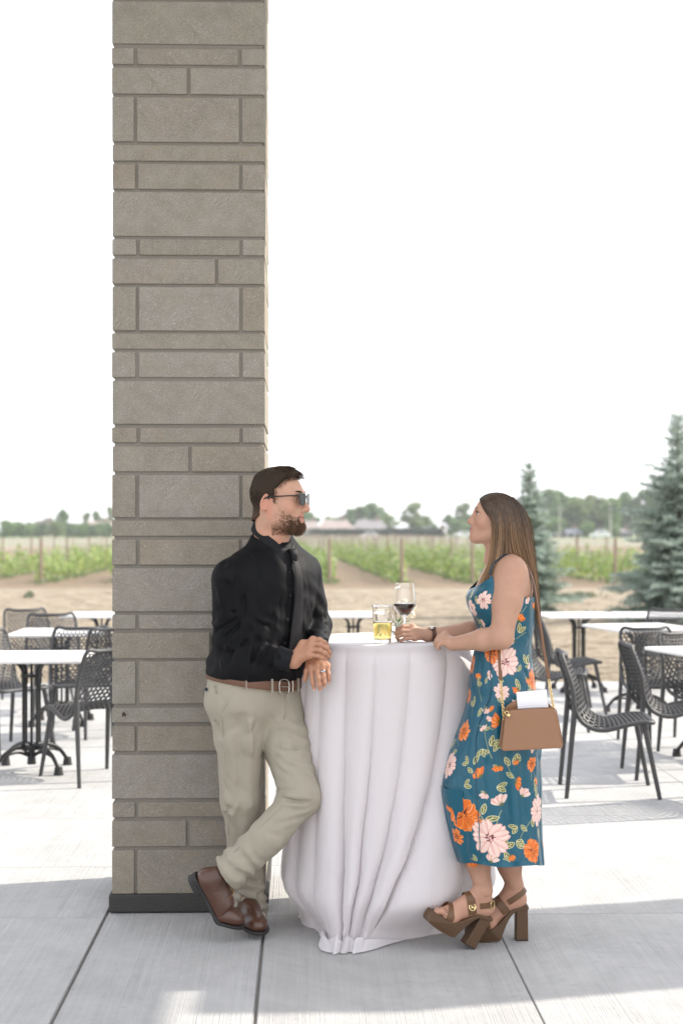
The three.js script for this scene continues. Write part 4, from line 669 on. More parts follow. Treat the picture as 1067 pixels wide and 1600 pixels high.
  const trunk = torso(-0.016), bodyF = joinS([(x, y, z) => smax(trunk(x, y, z), 0.86 - y, 0.06), cone(A(SR), A(ER), 0.048, 0.04), cone(A(ER), A(WR), 0.038, 0.026), cone(A(SL), A(EL), 0.048, 0.04), cone(A(EL), A(WL), 0.038, 0.026), cone(A(neckA), A(P(426, 815, 5.5)), 0.06, 0.056), chain(legR.map(([p, q2], i) => [p, i === 4 ? 0.05 : q2]), -0.022, 0.02), chain(legL.map(([p, q2], i) => [p, i === 4 ? 0.044 : q2]), -0.022, 0.02), cone(A(P(389, 1428, 5.61)), A(P(394, 1450, 5.53)), 0.03, 0.03), cone(A(P(352, 1366, 5.38)), A(P(336, 1392, 5.385)), 0.024, 0.02)], 0.03);
  const [ba, bb] = boundsOf([SR, SL, ER, EL, WR, HR, P(334, 1420, 5.37), P(394, 1455, 5.53), P(426, 812, 5.5), P(400, 1000, 5.7)], 0.14);
  const bg = nets(bodyF, ba, [bb[0], P(0, 835, 5.5).y, bb[2]], 0.011); paint(bg, () => base);
  part('body', merge([hg, ...hands, bg]), skin, man);
  // eyes, teeth
  const em = mat(0.75, 0.73, 0.7, { roughness: 0.2 }); for (const s of [1, -1]) { const g = new THREE.SphereGeometry(0.0123, 16, 12); g.translate(0.0755, -0.001, s * 0.0315); g.applyMatrix4(hM); part('eye', g, em, man); }
  { const g = rbox(0.006, 0.008, 0.03, 0.002, 0.086, -0.0725, 0); g.applyMatrix4(hM); part('teeth', g, mat(0.75, 0.72, 0.66, { roughness: 0.3 }), man); }
  const nm = mat(0.62, 0.38, 0.30, { roughness: 0.35 }); for (const f of handL.f) { const dir = f[2].clone().sub(f[1]).normalize(); nail('nail', f[2], dir, V(0, 0, 1).addScaledVector(dir, -dir.z).normalize(), 1, nm, man); }
  // hair: a close cap and short strands, longer and swept forward on top
  const hairM = phys(1, 1, 1, { vertexColors: true, roughness: 0.6, specularIntensity: 0.35 });
  const skull = ell([0, 0.020, 0], 0.098, 0.080, 0.077);
  const nape = cone([-0.026, -0.03, 0], [-0.04, -0.10, 0], 0.062, 0.0605), hairline = (x, y, z) => Math.max(x - (0.062 + 0.35 * (y - 0.05) - 5 * z * z * (y < 0.09 ? 1 : 0)), y < 0.035 ? x - (0.022 - 0.1 * Math.max(0, -y)) : x - 0.12 + 0.08 * sstep(0.075, 0.035, y), -0.092 - y + 0.45 * (x + 0.1) * (x > -0.1 ? 1 : 0));
  const cap = nets((x, y, z) => { const th = 0.003 + 0.011 * sstep(0.05, 0.095, y) + 0.004 * sstep(-0.02, 0.05, y), nz = 0.0022 * fbm(x * 25, y * 60, z * 120); let d = skull(x, y, z) - th - nz; d = smin(d, smax(nape(x, y, z), x + 0.045, 0.01), 0.02); return smax(d, hairline(x, y, z) + 0.005, 0.006); }, [-0.13, -0.11, -0.1], [0.11, 0.15, 0.1], 0.003);
  paint(cap, (x, y, z) => { const k = 1 + 0.5 * fbm(x * 60, y * 30, z * 160), f = sstep(-0.02, -0.08, y) * 0.5; return mixc([0.030 * k, 0.0185 * k, 0.011 * k], base, f * 0.22); }); cap.applyMatrix4(hM); part('hair', cap, hairM, man);
  const r = rnd(12), st = [];
  for (let i = 0; i < 9000; i++) {
    const a = r() * 6.283, v = Math.pow(r(), 0.8), el = 1.45 - v * 2.1, n = V(Math.cos(el) * Math.cos(a), Math.sin(el), Math.cos(el) * Math.sin(a)); const p = V(n.x * 0.098, 0.020 + n.y * 0.080, n.z * 0.077); const hl = hairline(p.x, p.y, p.z); if (hl > 0.011 || (hl > 0 && r() > 0.55 * (1 - hl / 0.011)) || p.y < -0.07) continue;
    if (Math.abs(p.x + 0.014) < 0.022 && p.y < 0.018 && p.y > -0.05) continue;
    const top = sstep(0.06, 0.1, p.y), th = 0.003 + 0.014 * sstep(0.05, 0.1, p.y) + 0.003 * sstep(-0.02, 0.05, p.y), o = p.clone().addScaledVector(n, th * 0.8), dir = V(lerp(0.1, 0.9, top), lerp(-0.9, 0.05, top), (r() - 0.5) * lerp(0.7, 0.35, top) + 0.1).normalize(), len = lerp(0.008, 0.026, top) * (0.6 + r() * 0.7), k = 0.35 + r() * 1.3;
    const c = [0.05 * k, 0.033 * k, 0.022 * k], c2 = r() < 0.25 ? [0.13 * k, 0.085 * k, 0.055 * k] : c; st.push({ pts: [0, 0.4, 0.75, 1].map((t) => o.clone().addScaledVector(dir, len * t).addScaledVector(n, len * (0.22 * t - 0.12 * t * t * top))), r: lerp(0.0008, 0.0013, top), c: (t) => mixc(c, c2, t) });
  }
  // the quiff standing over the forehead
  for (let i = 0; i < 420; i++) { const z = (r() - 0.5) * 0.095, x = 0.028 + r() * 0.034, p = V(x, 0.020 + 0.080 * Math.sqrt(Math.max(0.02, 1 - (x / 0.098) ** 2 - (z / 0.077) ** 2)), z), len = 0.026 + r() * 0.014, k = 0.6 + r() * 0.9, c = [0.075 * k, 0.05 * k, 0.034 * k]; st.push({ pts: [0, 0.3, 0.6, 0.85, 1].map((t) => p.clone().add(V(len * t * 1.0, 0.007 + 0.007 * Math.sin(t * 2.9), (r() - 0.5) * 0.003 + z * 0.1 * t))), r: 0.0015, c }); }
  const sg = strands(st); sg.applyMatrix4(hM); part('hair_strands', sg, hairM, man);
  // beard
  const bst = [], jawline = (x, y, z) => y < -0.012 - 0.035 * sstep(0.016, 0.045, x) - 0.022 * sstep(0.045, 0.085, x) && y > -0.14 && x > -0.002 && x < 0.12;
  for (let i = 0; i < 26000 && bst.length < 5200; i++) {
    const x = -0.004 + r() * 0.115, y = -0.135 + r() * 0.125, zz = (r() - 0.5) * 0.13; let p = V(x, y, zz), d = hf(p.x, p.y, p.z); if (Math.abs(d) > 0.012) continue; const e = 0.002, n = V(hf(x + e, y, zz) - hf(x - e, y, zz), hf(x, y + e, zz) - hf(x, y - e, zz), hf(x, y, zz + e) - hf(x, y, zz - e)).normalize(); p.addScaledVector(n, -d);
    if (!jawline(p.x, p.y, p.z)) continue; if (p.y < -0.115 && n.y < -0.9 && p.x < 0.03) continue; const mouth = Math.abs(p.z) < 0.022 && p.x > 0.08 && p.y > -0.089 && p.y < -0.064; if (mouth) continue; const mus = p.y > -0.064 && p.x > 0.07; if (mus && (Math.abs(p.z) > 0.03 || p.y > -0.056)) continue; if (!mus && p.x > 0.05 && p.y > -0.06) continue;
    const edge = sstep(-0.012, -0.06, p.y), dens = mus ? 0.8 : lerp(0.8, 1, sstep(-0.03, -0.085, p.y)); if (r() > dens) continue; const chin = sstep(0.03, 0.075, p.x) * sstep(-0.07, -0.1, p.y), len = lerp(0.003, 0.0125, chin) * (0.6 + 0.7 * r()), k = 0.7 + r() * 0.8, c = [0.125 * k, 0.073 * k, 0.041 * k], dir = n.clone().multiplyScalar(0.55).add(V(0.25, -0.75, (r() - 0.5) * 0.5)).normalize(); bst.push({ pts: [p.clone().addScaledVector(n, -0.001), p.clone().addScaledVector(dir, len * 0.5).addScaledVector(n, 0.001), p.clone().addScaledVector(dir, len)], r: 0.00095, c });
  }
  for (const s of [1, -1]) for (let i = 0; i < 130; i++) { const t = r(), p = V(0.103 - 0.017 * t * t - 0.004 * t, 0.0165 + 0.004 * Math.sin(t * 3) + (r() - 0.5) * 0.006, s * (0.013 + 0.036 * t)); bst.push({ pts: [p, p.clone().add(V(0.001, 0.003, s * 0.004)), p.clone().add(V(-0.001, 0.003, s * 0.009))], r: 0.0007, c: [0.05, 0.033, 0.022] }); }
  const bgeo = strands(bst); bgeo.applyMatrix4(hM); part('beard', bgeo, hairM, man);
  // sunglasses
  { const sgM = mat(0.012, 0.012, 0.013, { roughness: 0.25 }), lensM = phys(0.015, 0.018, 0.016, { roughness: 0.12, specularIntensity: 0.35 }), G = new THREE.Group(); G.name = 'sunglasses'; man.add(G);
    const add = (n, g, m) => { g.applyMatrix4(hM); part(n, g, m, G); };
    for (const s of [1, -1]) {
      const sh = new THREE.Shape(); const w = 0.0245, h = 0.0185; [[-w, h * 0.75], [-w * 0.8, h], [w * 0.85, h], [w, h * 0.7], [w * 0.86, -h * 0.6], [w * 0.55, -h], [-w * 0.5, -h], [-w * 0.9, -h * 0.5]].forEach(([x, y], i) => i ? sh.lineTo(x, y) : sh.moveTo(x, y)); sh.closePath();
      const pl = (g) => g.rotateY(Math.PI / 2).rotateY(s * -0.14).translate(0.1135 - 0.003, -0.006, s * 0.0335);
      add('lens', pl(new THREE.ExtrudeGeometry(sh, { depth: 0.0016, bevelEnabled: true, bevelSize: 0.001, bevelThickness: 0.0006, bevelSegments: 2 }).translate(0, 0, -0.0008)), lensM);
      const loop = sh.getPoints().slice(0, 8).map((p) => V(p.x * 1.04, p.y * 1.04, 0)); add('frame', pl(tube(loop, 0.0017, 60, 8, true)), sgM);
      add('temple', tube([V(0.106, 0.006, s * 0.06), V(0.098, 0.007, s * 0.069), V(0.05, 0.006, s * 0.078), V(0.0, 0.003, s * 0.081), V(-0.028, -0.006, s * 0.084), V(-0.036, -0.022, s * 0.083)], 0.0024, 30, 8), sgM);
    }
    add('bridge', tube([V(0.1125, 0.002, 0.011), V(0.1165, 0.004, 0), V(0.1125, 0.002, -0.011)], 0.0019, 12, 8), sgM);
  }
  // shirt
  const black = (t) => tex(256, 256, (u, v, i, j) => clamp(0.5 + 0.25 * ((i + j) % 4 < 2 ? 1 : -1) + 0.2 * tn(u, v, 60, 2), 0, 1), false, t, t);
  const shirtM = phys(0.0045, 0.0047, 0.0058, { bumpMap: black(45), bumpScale: 0.0002, roughness: 0.55, specularIntensity: 0.22, sheen: 0.02, sheenRoughness: 0.45, sheenColor: new THREE.Color(0.35, 0.38, 0.45) });
  const armR = joinS([cone(A(SR), A(ER), 0.073, 0.058), cone(A(ER), A(WR), 0.057, 0.037)], 0.02), armL = joinS([cone(A(SL), A(EL), 0.070, 0.056), cone(A(EL), A(WL), 0.052, 0.038)], 0.02);
  const shoulders = joinS([cone(A(V(-0.262, 1.498, -MZ - 0.012)), A(SR), 0.052, 0.067), cone(A(V(-0.245, 1.498, -MZ - 0.012)), A(SL), 0.052, 0.065)], 0.03);
  const cut = creaser([
    [q(373, 977, 5.36), q(350, 1000, 5.36), 0.008, 0.012], [q(374, 985, 5.36), q(352, 1012, 5.35), 0.007, -0.007], [q(372, 968, 5.35), q(340, 985, 5.38), 0.009, 0.009], [q(366, 955, 5.36), q(335, 968, 5.39), 0.008, 0.006], [q(385, 1002, 5.35), q(362, 1022, 5.36), 0.008, 0.008], [q(402, 1010, 5.33), q(392, 1038, 5.35), 0.008, 0.009], [q(408, 1012, 5.33), q(398, 1036, 5.34), 0.007, -0.006], [q(418, 1012, 5.33), q(408, 1040, 5.34), 0.006, 0.007], [q(428, 1022, 5.32), q(420, 1043, 5.33), 0.006, 0.006],
    [q(378, 862, 5.36), q(368, 930, 5.32), 0.008, 0.007], [q(384, 900, 5.36), q(380, 962, 5.35), 0.010, 0.007], [q(392, 872, 5.40), q(414, 935, 5.38), 0.010, 0.006], [q(398, 868, 5.40), q(420, 925, 5.38), 0.008, -0.005], [q(404, 905, 5.38), q(428, 965, 5.37), 0.010, 0.007], [q(392, 960, 5.36), q(436, 990, 5.36), 0.012, 0.008], [q(385, 985, 5.36), q(432, 1012, 5.36), 0.010, 0.006], [q(430, 885, 5.42), q(440, 985, 5.37), 0.009, 0.006], [q(468, 880, 5.42), q(482, 960, 5.46), 0.008, 0.006], [q(474, 910, 5.44), q(470, 1000, 5.42), 0.010, 0.007], [q(482, 880, 5.47), q(488, 950, 5.52), 0.008, 0.008], [q(350, 880, 5.36), q(362, 940, 5.32), 0.012, 0.006], [q(340, 900, 5.36), q(346, 950, 5.34), 0.010, -0.005], [q(425, 1020, 5.36), q(466, 1040, 5.36), 0.009, 0.006],
    [q(510, 962, 5.62), q(488, 972, 5.62), 0.008, 0.008], [q(514, 975, 5.6), q(490, 985, 5.58), 0.008, 0.009], [q(515, 988, 5.52), q(490, 996, 5.5), 0.007, 0.009], [q(514, 997, 5.45), q(492, 1006, 5.43), 0.006, -0.007]]);
  const wr = WR.clone().sub(ER).normalize(), wl = WL.clone().sub(EL).normalize();
  const arA = ER.clone().sub(SR).normalize(), folds = (x, y, z) => { const n = fbm(x * 6, y * 6, z * 6, 2), s1 = (x - ER.x) * wr.x + (y - ER.y) * wr.y + (z - ER.z) * wr.z, m1 = sstep(0.0, 0.05, s1) * sstep(0.26, 0.16, s1) * sstep(0.12, 0.07, Math.hypot(y - ER.y, z - ER.z) * 0.8), s2 = (x - SR.x) * arA.x + (y - SR.y) * arA.y + (z - SR.z) * arA.z, m2 = sstep(0.10, 0.2, s2) * sstep(-0.36, -0.42, x) ; const s3 = y + 0.9 * x, m3 = sstep(-0.36, -0.30, x) * sstep(1.02, 1.08, y) * sstep(1.42, 1.3, y); return 0.0034 * m1 * Math.sin(s1 * 150 + n * 7) + 0.0024 * m2 * Math.sin(s2 * 90 + n * 8) + 0.0022 * m3 * Math.sin(s3 * 75 + n * 9) + 0.0038 * ridge(x * 8 - y * 4, y * 3 + x * 6, z * 7) * (0.35 + 0.65 * sstep(1.42, 1.25, y)) * sstep(1.0, 1.05, y) + 0.0012 * sstep(1.0, 1.05, y) * ridge(x * 17, y * 12 + 4, z * 17); };
  const neckC = cone([-0.280, 1.46, -MZ + 0.006], [-0.268, 1.57, -MZ + 0.014], 0.092, 0.071);
  const shirtF = (x, y, z) => {
    let t = torso(0.010 + 0.012 * Math.exp(-Math.pow((y - 1.035) / 0.05, 2)))(x, y, z); t = smin(t, shoulders(x, y, z), 0.05); t = smax(t, 0.993 - 0.13 * ((x + 0.338) * F.x + (z + MZ) * F.z) - y, 0.012);
    const cR = (x - WR.x) * wr.x + (y - WR.y) * wr.y + (z - WR.z) * wr.z - 0.004, cL = (x - WL.x) * wl.x + (y - WL.y) * wl.y + (z - WL.z) * wl.z + 0.012;
    let d = smin(t, smax(armR(x, y, z), cR, 0.003), 0.018); d = smin(d, smax(armL(x, y, z), cL, 0.003), 0.018);
    if (Math.abs(d) < 0.04) { d += 1.35 * cut(x, y, z); d += 0.0036 * fbm(x * 11 + y * 4, y * 6, z * 11) ; d += 0.0008 * fbm(x * 38, y * 26, z * 38, 2); d += folds(x, y, z); }
    const fw = (x + 0.27) * F.x + (z + MZ) * F.z; d = smin(d, smax(neckC(x, y, z), y - (1.526 - (fw > 0 ? 0.5 : 0.28) * fw), 0.004), 0.022);
    return smax(d, -(cone([-0.276, 1.47, -MZ + 0.012], [-0.262, 1.6, -MZ + 0.02], 0.045, 0.062)(x, y, z)), 0.006);
  };
  const [sa, sb] = boundsOf([SR, SL, ER, EL, WR, WL, V(-0.34, 0.97, -MZ + 0.05), V(-0.3, 1.56, -5.4), V(-0.3, 1.2, -5.7)], 0.1);
  part('shirt', nets(shirtF, [sa[0], 0.93, sa[2]], [sb[0], 1.6, sb[2]], 0.0052), shirtM, man);
  for (const [w, e, dir, rr, back] of [[WR, ER, wr, 0.0415, 0.062], [WL, EL, wl, 0.0405, 0.05]]) { const g = new THREE.CylinderGeometry(rr, rr * 1.07, back, 30, 3, true); const p = g.attributes.position; for (let i = 0; i < p.count; i++) { const a = Math.atan2(p.getZ(i), p.getX(i)), k = 1 + 0.05 * Math.sin(a * 3 + p.getY(i) * 60); p.setX(i, p.getX(i) * k); p.setZ(i, p.getZ(i) * k * 0.92); } g.computeVertexNormals(); const M = new THREE.Matrix4().makeRotationFromQuaternion(new THREE.Quaternion().setFromUnitVectors(V(0, 1, 0), dir)).setPosition(w.clone().addScaledVector(dir, -back / 2 + (w === WR ? 0.006 : -0.008))); g.applyMatrix4(M); part('cuff', g, phys(0.006, 0.0068, 0.0085, { roughness: 0.6, specularIntensity: 0.4, side: THREE.DoubleSide, sheen: 0.05, sheenRoughness: 0.4, sheenColor: new THREE.Color(0.35, 0.4, 0.5) }), man); }
  // collar: a folded band round the neck, its two points in front
  { const rows = [], N = 60, nb = P(424.5, 832, 5.525); const ring = (r, dy, front) => [...Array(N)].map((_, i) => { const a = (i + 0.5) / N * 2 * Math.PI, gap = 0; const f = Math.cos(a), s = Math.sin(a); const pt = Math.exp(-Math.pow((Math.abs(a > Math.PI ? 2 * Math.PI - a : a) - 0.50) / 0.34, 2)); return nb.clone().addScaledVector(F, f * r * 1.12 + 0.012 + front * pt).addScaledVector(Rr, s * r).add(V(0, dy - (f > 0 ? 0.072 : 0.045) * f - (0.055 * pt) * (dy < -0.005 ? 1 : 0) - 0.012 * sstep(0.7, 1, f), 0)); });
    for (const [r2, dy, fr] of [[0.0665, -0.004, 0], [0.069, 0.018, 0], [0.0715, 0.020, 0], [0.0765, 0.0, 0.004], [0.0835, -0.022, 0.012], [0.0815, -0.024, 0.010], [0.070, -0.004, 0.001], [0.066, -0.02, 0]]) rows.push(ring(r2, dy, fr));
    part('collar', loft(rows, { capA: false, capB: false }), phys(0.005, 0.0055, 0.0068, { roughness: 0.6, specularIntensity: 0.4, side: THREE.DoubleSide, sheen: 0.04, sheenRoughness: 0.4, sheenColor: new THREE.Color(0.35, 0.38, 0.45) }), man); }
  // tie
  { const rows = [], tm = phys(0.006, 0.0056, 0.007, { roughness: 0.5, specularIntensity: 0.4, sheen: 0.06, sheenRoughness: 0.35, sheenColor: new THREE.Color(0.4, 0.38, 0.45), bumpMap: black(30), bumpScale: 0.0004 }); const lean = (y) => -0.022 * sstep(1.45, 1.02, y);
    for (let i = 0; i <= 40; i++) { const t = i / 40, y = lerp(1.452, 1.035, t), hw = lerp(0.0145, 0.039, Math.pow(t, 0.9)) * (t > 0.93 ? lerp(1, 0.35, (t - 0.93) / 0.07) : 1), ring = []; for (let k = 0; k < 14; k++) { const a = k / 14 * 2 * Math.PI, u = Math.cos(a) * hw + lean(y) + 0.003 * Math.sin(t * 9), e = Math.sin(a) * 0.0035; ring.push(onFront(y, u, 0.026 + 0.004 * Math.sin(t * 7 + 1) + e - 0.05 * (u - lean(y)) ** 2 / 0.04)); } rows.push(ring); }
    part('tie', loft(rows), tm, man);
    const kn = []; for (let i = 0; i <= 10; i++) { const t = i / 10, y = lerp(1.488, 1.442, t), hw = lerp(0.021, 0.012, t), ring = []; for (let k = 0; k < 14; k++) { const a = k / 14 * 2 * Math.PI; ring.push(onFront(1.45, Math.cos(a) * hw, 0.030 + Math.sin(a) * 0.011 - (t < 0.5 ? 0.012 * (1 - 2 * t) : 0)).setY(y)); } kn.push(ring); } part('tie_knot', loft(kn), tm, man); }
  for (const y of [1.40, 1.31, 1.22, 1.13]) { const g = new THREE.CylinderGeometry(0.005, 0.005, 0.002, 14).rotateX(Math.PI / 2).rotateY(yaw); const p = onFront(y, 0.03, 0.013); g.translate(p.x, p.y, p.z); part('button', g, mat(0.02, 0.02, 0.022, { roughness: 0.3 }), man); }
  // trousers
  const khakiT = tex(256, 256, (u, v, i, j) => clamp(0.5 + 0.25 * ((i + 2 * j) % 6 < 3 ? 1 : -1) + 0.3 * tn(u, v, 50, 2), 0, 1), false, 40, 40);
  const khakiM = phys(0.335, 0.303, 0.238, { bumpMap: khakiT, bumpScale: 0.0003, roughness: 0.85, sheen: 0.25, sheenRoughness: 0.6 });
  const lr = chain(legR, 0, 0.03), ll = chain(legL, 0, 0.03), hemR = legR[4][0], hemL = legL[4][0], axR = hemR.clone().sub(legR[3][0]).normalize(), axL = hemL.clone().sub(legL[3][0]).normalize(); axL.add(V(-0.12, 0.10, 0)).normalize();
  const tc = creaser([
    [q(365, 1062, 5.34), q(362, 1085, 5.34), 0.005, 0.006], [q(362, 1085, 5.34), q(345, 1116, 5.36), 0.005, 0.007], [q(443, 1078, 5.36), q(444, 1124, 5.36), 0.004, 0.006], [q(449, 1082, 5.37), q(449, 1120, 5.37), 0.004, -0.003],
    [q(433, 1146, 5.40), q(494, 1168, 5.42), 0.009, 0.009], [q(436, 1160, 5.38), q(496, 1180, 5.40), 0.007, -0.005], [q(440, 1180, 5.38), q(498, 1192, 5.38), 0.008, 0.007], [q(443, 1198, 5.36), q(500, 1206, 5.36), 0.007, 0.006], [q(436, 1150, 5.40), q(420, 1205, 5.40), 0.010, 0.007], [q(415, 1112, 5.36), q(437, 1148, 5.38), 0.010, 0.009], [q(406, 1118, 5.35), q(424, 1140, 5.36), 0.009, -0.005], [q(450, 1105, 5.38), q(484, 1118, 5.42), 0.010, 0.006],
    [q(432, 1246, 5.34), q(496, 1258, 5.32), 0.006, 0.013], [q(436, 1240, 5.34), q(498, 1249, 5.32), 0.007, -0.006], [q(440, 1262, 5.32), q(472, 1268, 5.31), 0.008, 0.007], [q(446, 1256, 5.31), q(360, 1338, 5.29), 0.0045, 0.005], [q(400, 1285, 5.32), q(390, 1305, 5.30), 0.007, 0.007], [q(384, 1300, 5.31), q(366, 1322, 5.30), 0.008, 0.008], [q(352, 1336, 5.31), q(390, 1345, 5.29), 0.010, 0.012], [q(380, 1350, 5.29), q(404, 1340, 5.29), 0.008, 0.007], [q(370, 1362, 5.30), q(376, 1382, 5.30), 0.007, 0.008], [q(420, 1300, 5.30), q(452, 1312, 5.31), 0.010, 0.005],
    [q(352, 1160, 5.40), q(350, 1330, 5.46), 0.006, -0.004], [q(392, 1130, 5.36), q(398, 1260, 5.42), 0.014, -0.006], [q(377, 1120, 5.36), q(372, 1310, 5.46), 0.020, 0.005], [q(370, 1392, 5.55), q(410, 1400, 5.55), 0.008, 0.010], [q(370, 1406, 5.56), q(412, 1388, 5.55), 0.007, -0.007], [q(384, 1372, 5.53), q(410, 1382, 5.54), 0.008, 0.008], [q(338, 1075, 5.40), q(348, 1100, 5.38), 0.008, 0.006], [q(336, 1100, 5.42), q(345, 1150, 5.40), 0.010, 0.005]]);
  const trouF = (x, y, z) => {
    let p = torso(0.008)(x, y, z); p = smax(p, y - (1.008 - 0.10 * ((x + 0.338) * F.x + (z + MZ) * F.z)), 0.004); p = smax(p, 0.83 - y, 0.06);
    let a = lr(x, y, z) + 0.004 * 0, b = ll(x, y, z);
    const ha = smax(a - 0.008 * Math.exp(-Math.pow((y - 0.085) / 0.03, 2)), (x - hemR.x) * axR.x + (y - hemR.y) * axR.y + (z - hemR.z) * axR.z, 0.004), hb = smax(b, (x - hemL.x) * axL.x + (y - hemL.y) * axL.y + (z - hemL.z) * axL.z, 0.004);
    const top = sstep(0.72, 0.85, y), k = lerp(0.004, 0.045, top); let d = smin(ha, hb, k); d = smin(d, p, 0.05);
    if (Math.abs(d) < 0.04) { d += 1.9 * tc(x, y, z); d += 0.0036 * fbm(x * 11, y * 5, z * 11) + 0.0008 * fbm(x * 40, y * 30, z * 40, 2); }
    if (Math.abs(d) < 0.05) { const n = fbm(x * 7, y * 7, z * 7, 2), s1 = y + 0.36 * x, m1 = sstep(-0.27, -0.22, x) * sstep(0.60, 0.66, y) * sstep(0.86, 0.80, y), m2 = sstep(0.24, 0.10, y) * sstep(5.45, 5.5, -z), s3 = (x - hemL.x) * axL.x + (y - hemL.y) * axL.y, m3 = sstep(-0.20, -0.09, s3) * sstep(5.47, 5.44, -z), m4 = sstep(5.47, 5.44, -z) * sstep(0.12, 0.06, Math.hypot(x + 0.20, y - 0.53)), m5 = sstep(0.30, 0.5, y) * sstep(0.9, 0.8, y) * sstep(-0.3, -0.35, x);
      d += 0.0036 * m1 * Math.sin(s1 * 150 + n * 8) + 0.0055 * m2 * Math.sin((y + 0.3 * x) * 170 + n * 10) + 0.0055 * m3 * Math.sin(s3 * 120 + n * 9 + x * 14) + 0.0025 * m4 * Math.sin((y - 0.3 * x) * 170 + n * 6) + 0.0024 * m5 * Math.sin(x * 70 + n * 12) + 0.0024 * ridge(x * 7 + 2, y * 5 + x * 5, z * 7) + 0.002 * ridge(x * 16 + 5, y * 13 - x * 8, z * 16) * (0.3 + m1 + m2 + m3 + m4); }
    return d;
  };
  const [ta, tb] = boundsOf([HR, HL, hemR, hemL, legL[2][0], legL[3][0], V(-0.34, 1.0, -MZ - 0.12), V(-0.5, 1.0, -MZ)], 0.115);
  part('trousers', nets(trouF, ta, [tb[0], 1.06, tb[2]], 0.0054), khakiM, man);
  { const seam = (pts, r = 0.0013) => part('seam', tube(pts.map(([x, y]) => hit(trouF, x, y)), r, pts.length * 8, 6), khakiM, man);
    seam([[364.5, 1062], [365, 1072], [363, 1084], [357, 1098], [346, 1114]], 0.0022); seam([[446, 1080], [446, 1095], [446.5, 1110], [444, 1124]], 0.0018); seam([[443, 1258], [428, 1272], [410, 1289], [392, 1306], [374, 1323], [362, 1336]]); seam([[346, 1118], [349, 1150], [352, 1190], [354, 1230], [356, 1270], [357, 1305]]); seam([[340, 1345], [346, 1356], [354, 1368], [364, 1379], [376, 1386]]); }
  { // hem bands, belt loops, label
    const band = (c, ax, r2, r3) => { const g = new THREE.CylinderGeometry(r2, r3, 0.03, 40, 1, true); const M = new THREE.Matrix4().makeRotationFromQuaternion(new THREE.Quaternion().setFromUnitVectors(V(0, -1, 0), ax)).setPosition(c.clone().addScaledVector(ax, -0.013)); g.applyMatrix4(M); return g; };
    const dbl = phys(0.33, 0.288, 0.222, { roughness: 0.85, side: THREE.DoubleSide });
    part('hem', band(hemR, axR, 0.0655, 0.0645), dbl, man); 
  }
  // belt round the waist, tilted like the waistband
  { const by = (p) => 0.990 - 0.10 * ((p.x + 0.338) * F.x + (p.z + MZ) * F.z) + 0.13 * Math.max(-0.02, (p.x + 0.338) * Rr.x + (p.z + MZ) * Rr.z), rows = []; for (const [o, dy] of [[0.011, 0.019], [0.0155, 0.019], [0.0165, 0.0], [0.0155, -0.019], [0.011, -0.019]]) rows.push([...Array(80)].map((_, i) => { const a = i / 80 * 2 * Math.PI, [ta2, tb2, f] = tor(0.99), e = 2 / 2.35, u = Math.sign(Math.cos(a)) * Math.pow(Math.abs(Math.cos(a)), e) * (ta2 + o), w = Math.sign(Math.sin(a)) * Math.pow(Math.abs(Math.sin(a)), e) * (tb2 + o) + f; const p = V(-0.338, 0, -MZ).addScaledVector(Rr, u).addScaledVector(F, w); p.y = by(p) + dy - 0.012; return p; }));
    const leath = tex(256, 256, (u, v) => clamp(0.5 + 0.4 * tn(u, v, 30, 3) + 0.3 * tn(u, v, 90, 1), 0, 1), false, 8, 2), bm = mat(0.135, 0.062, 0.035, { roughness: 0.5, bumpMap: leath, bumpScale: 0.0005 }); const belt = part('belt', loft(rows, { capA: false, capB: false }), bm, man);
    const metal = mat(0.62, 0.6, 0.56, { metalness: 1, roughness: 0.25 }), on = (u, e, dy) => { const p = onFront(0.99, u, e); p.y = by(p) + dy - 0.012; return p; };
    const bk = [on(-0.02, 0.021, 0.023), on(0.022, 0.021, 0.023), on(0.022, 0.021, -0.023), on(-0.02, 0.021, -0.023)]; part('buckle', tube(bk, 0.0026, 60, 8, true), metal, belt); part('buckle_prong', tube([on(0.022, 0.023, 0), on(-0.02, 0.024, 0.001)], 0.002, 8, 6), metal, belt);
    part('belt_keeper', tube([on(-0.05, 0.0185, 0.021), on(-0.05, 0.0195, 0), on(-0.05, 0.0185, -0.021)], 0.003, 8, 8), metal, belt);
    for (const u of [0.06, 0.15, -0.09]) { const y0 = on(u, 0.019, 0.026), y1 = on(u, 0.0195, -0.026); part('belt_loop', ribbon([y0, y0.clone().lerp(y1, 0.5).addScaledVector(F, 0.001), y1], [F, F, F].map((v) => v.clone()), 0.005, 0.003, 6), khakiM, man); }
    part('pocket_label', rbox(0.006, 0.012, 0.02, 0.001, ...A(P(322, 1077, 5.43))), mat(0.02, 0.03, 0.07), man);
  }
  // shoes
  const shoeMat = phys(0.075, 0.028, 0.014, { roughness: 0.32, clearcoat: 0.35, clearcoatRoughness: 0.25 }), soleM = mat(0.018, 0.016, 0.016, { roughness: 0.55 }), laceM = mat(0.17, 0.075, 0.02, { roughness: 0.7 });
  const bend = (t) => 0.55 * Math.pow(sstep(0.17, 0.31, t), 1.3);
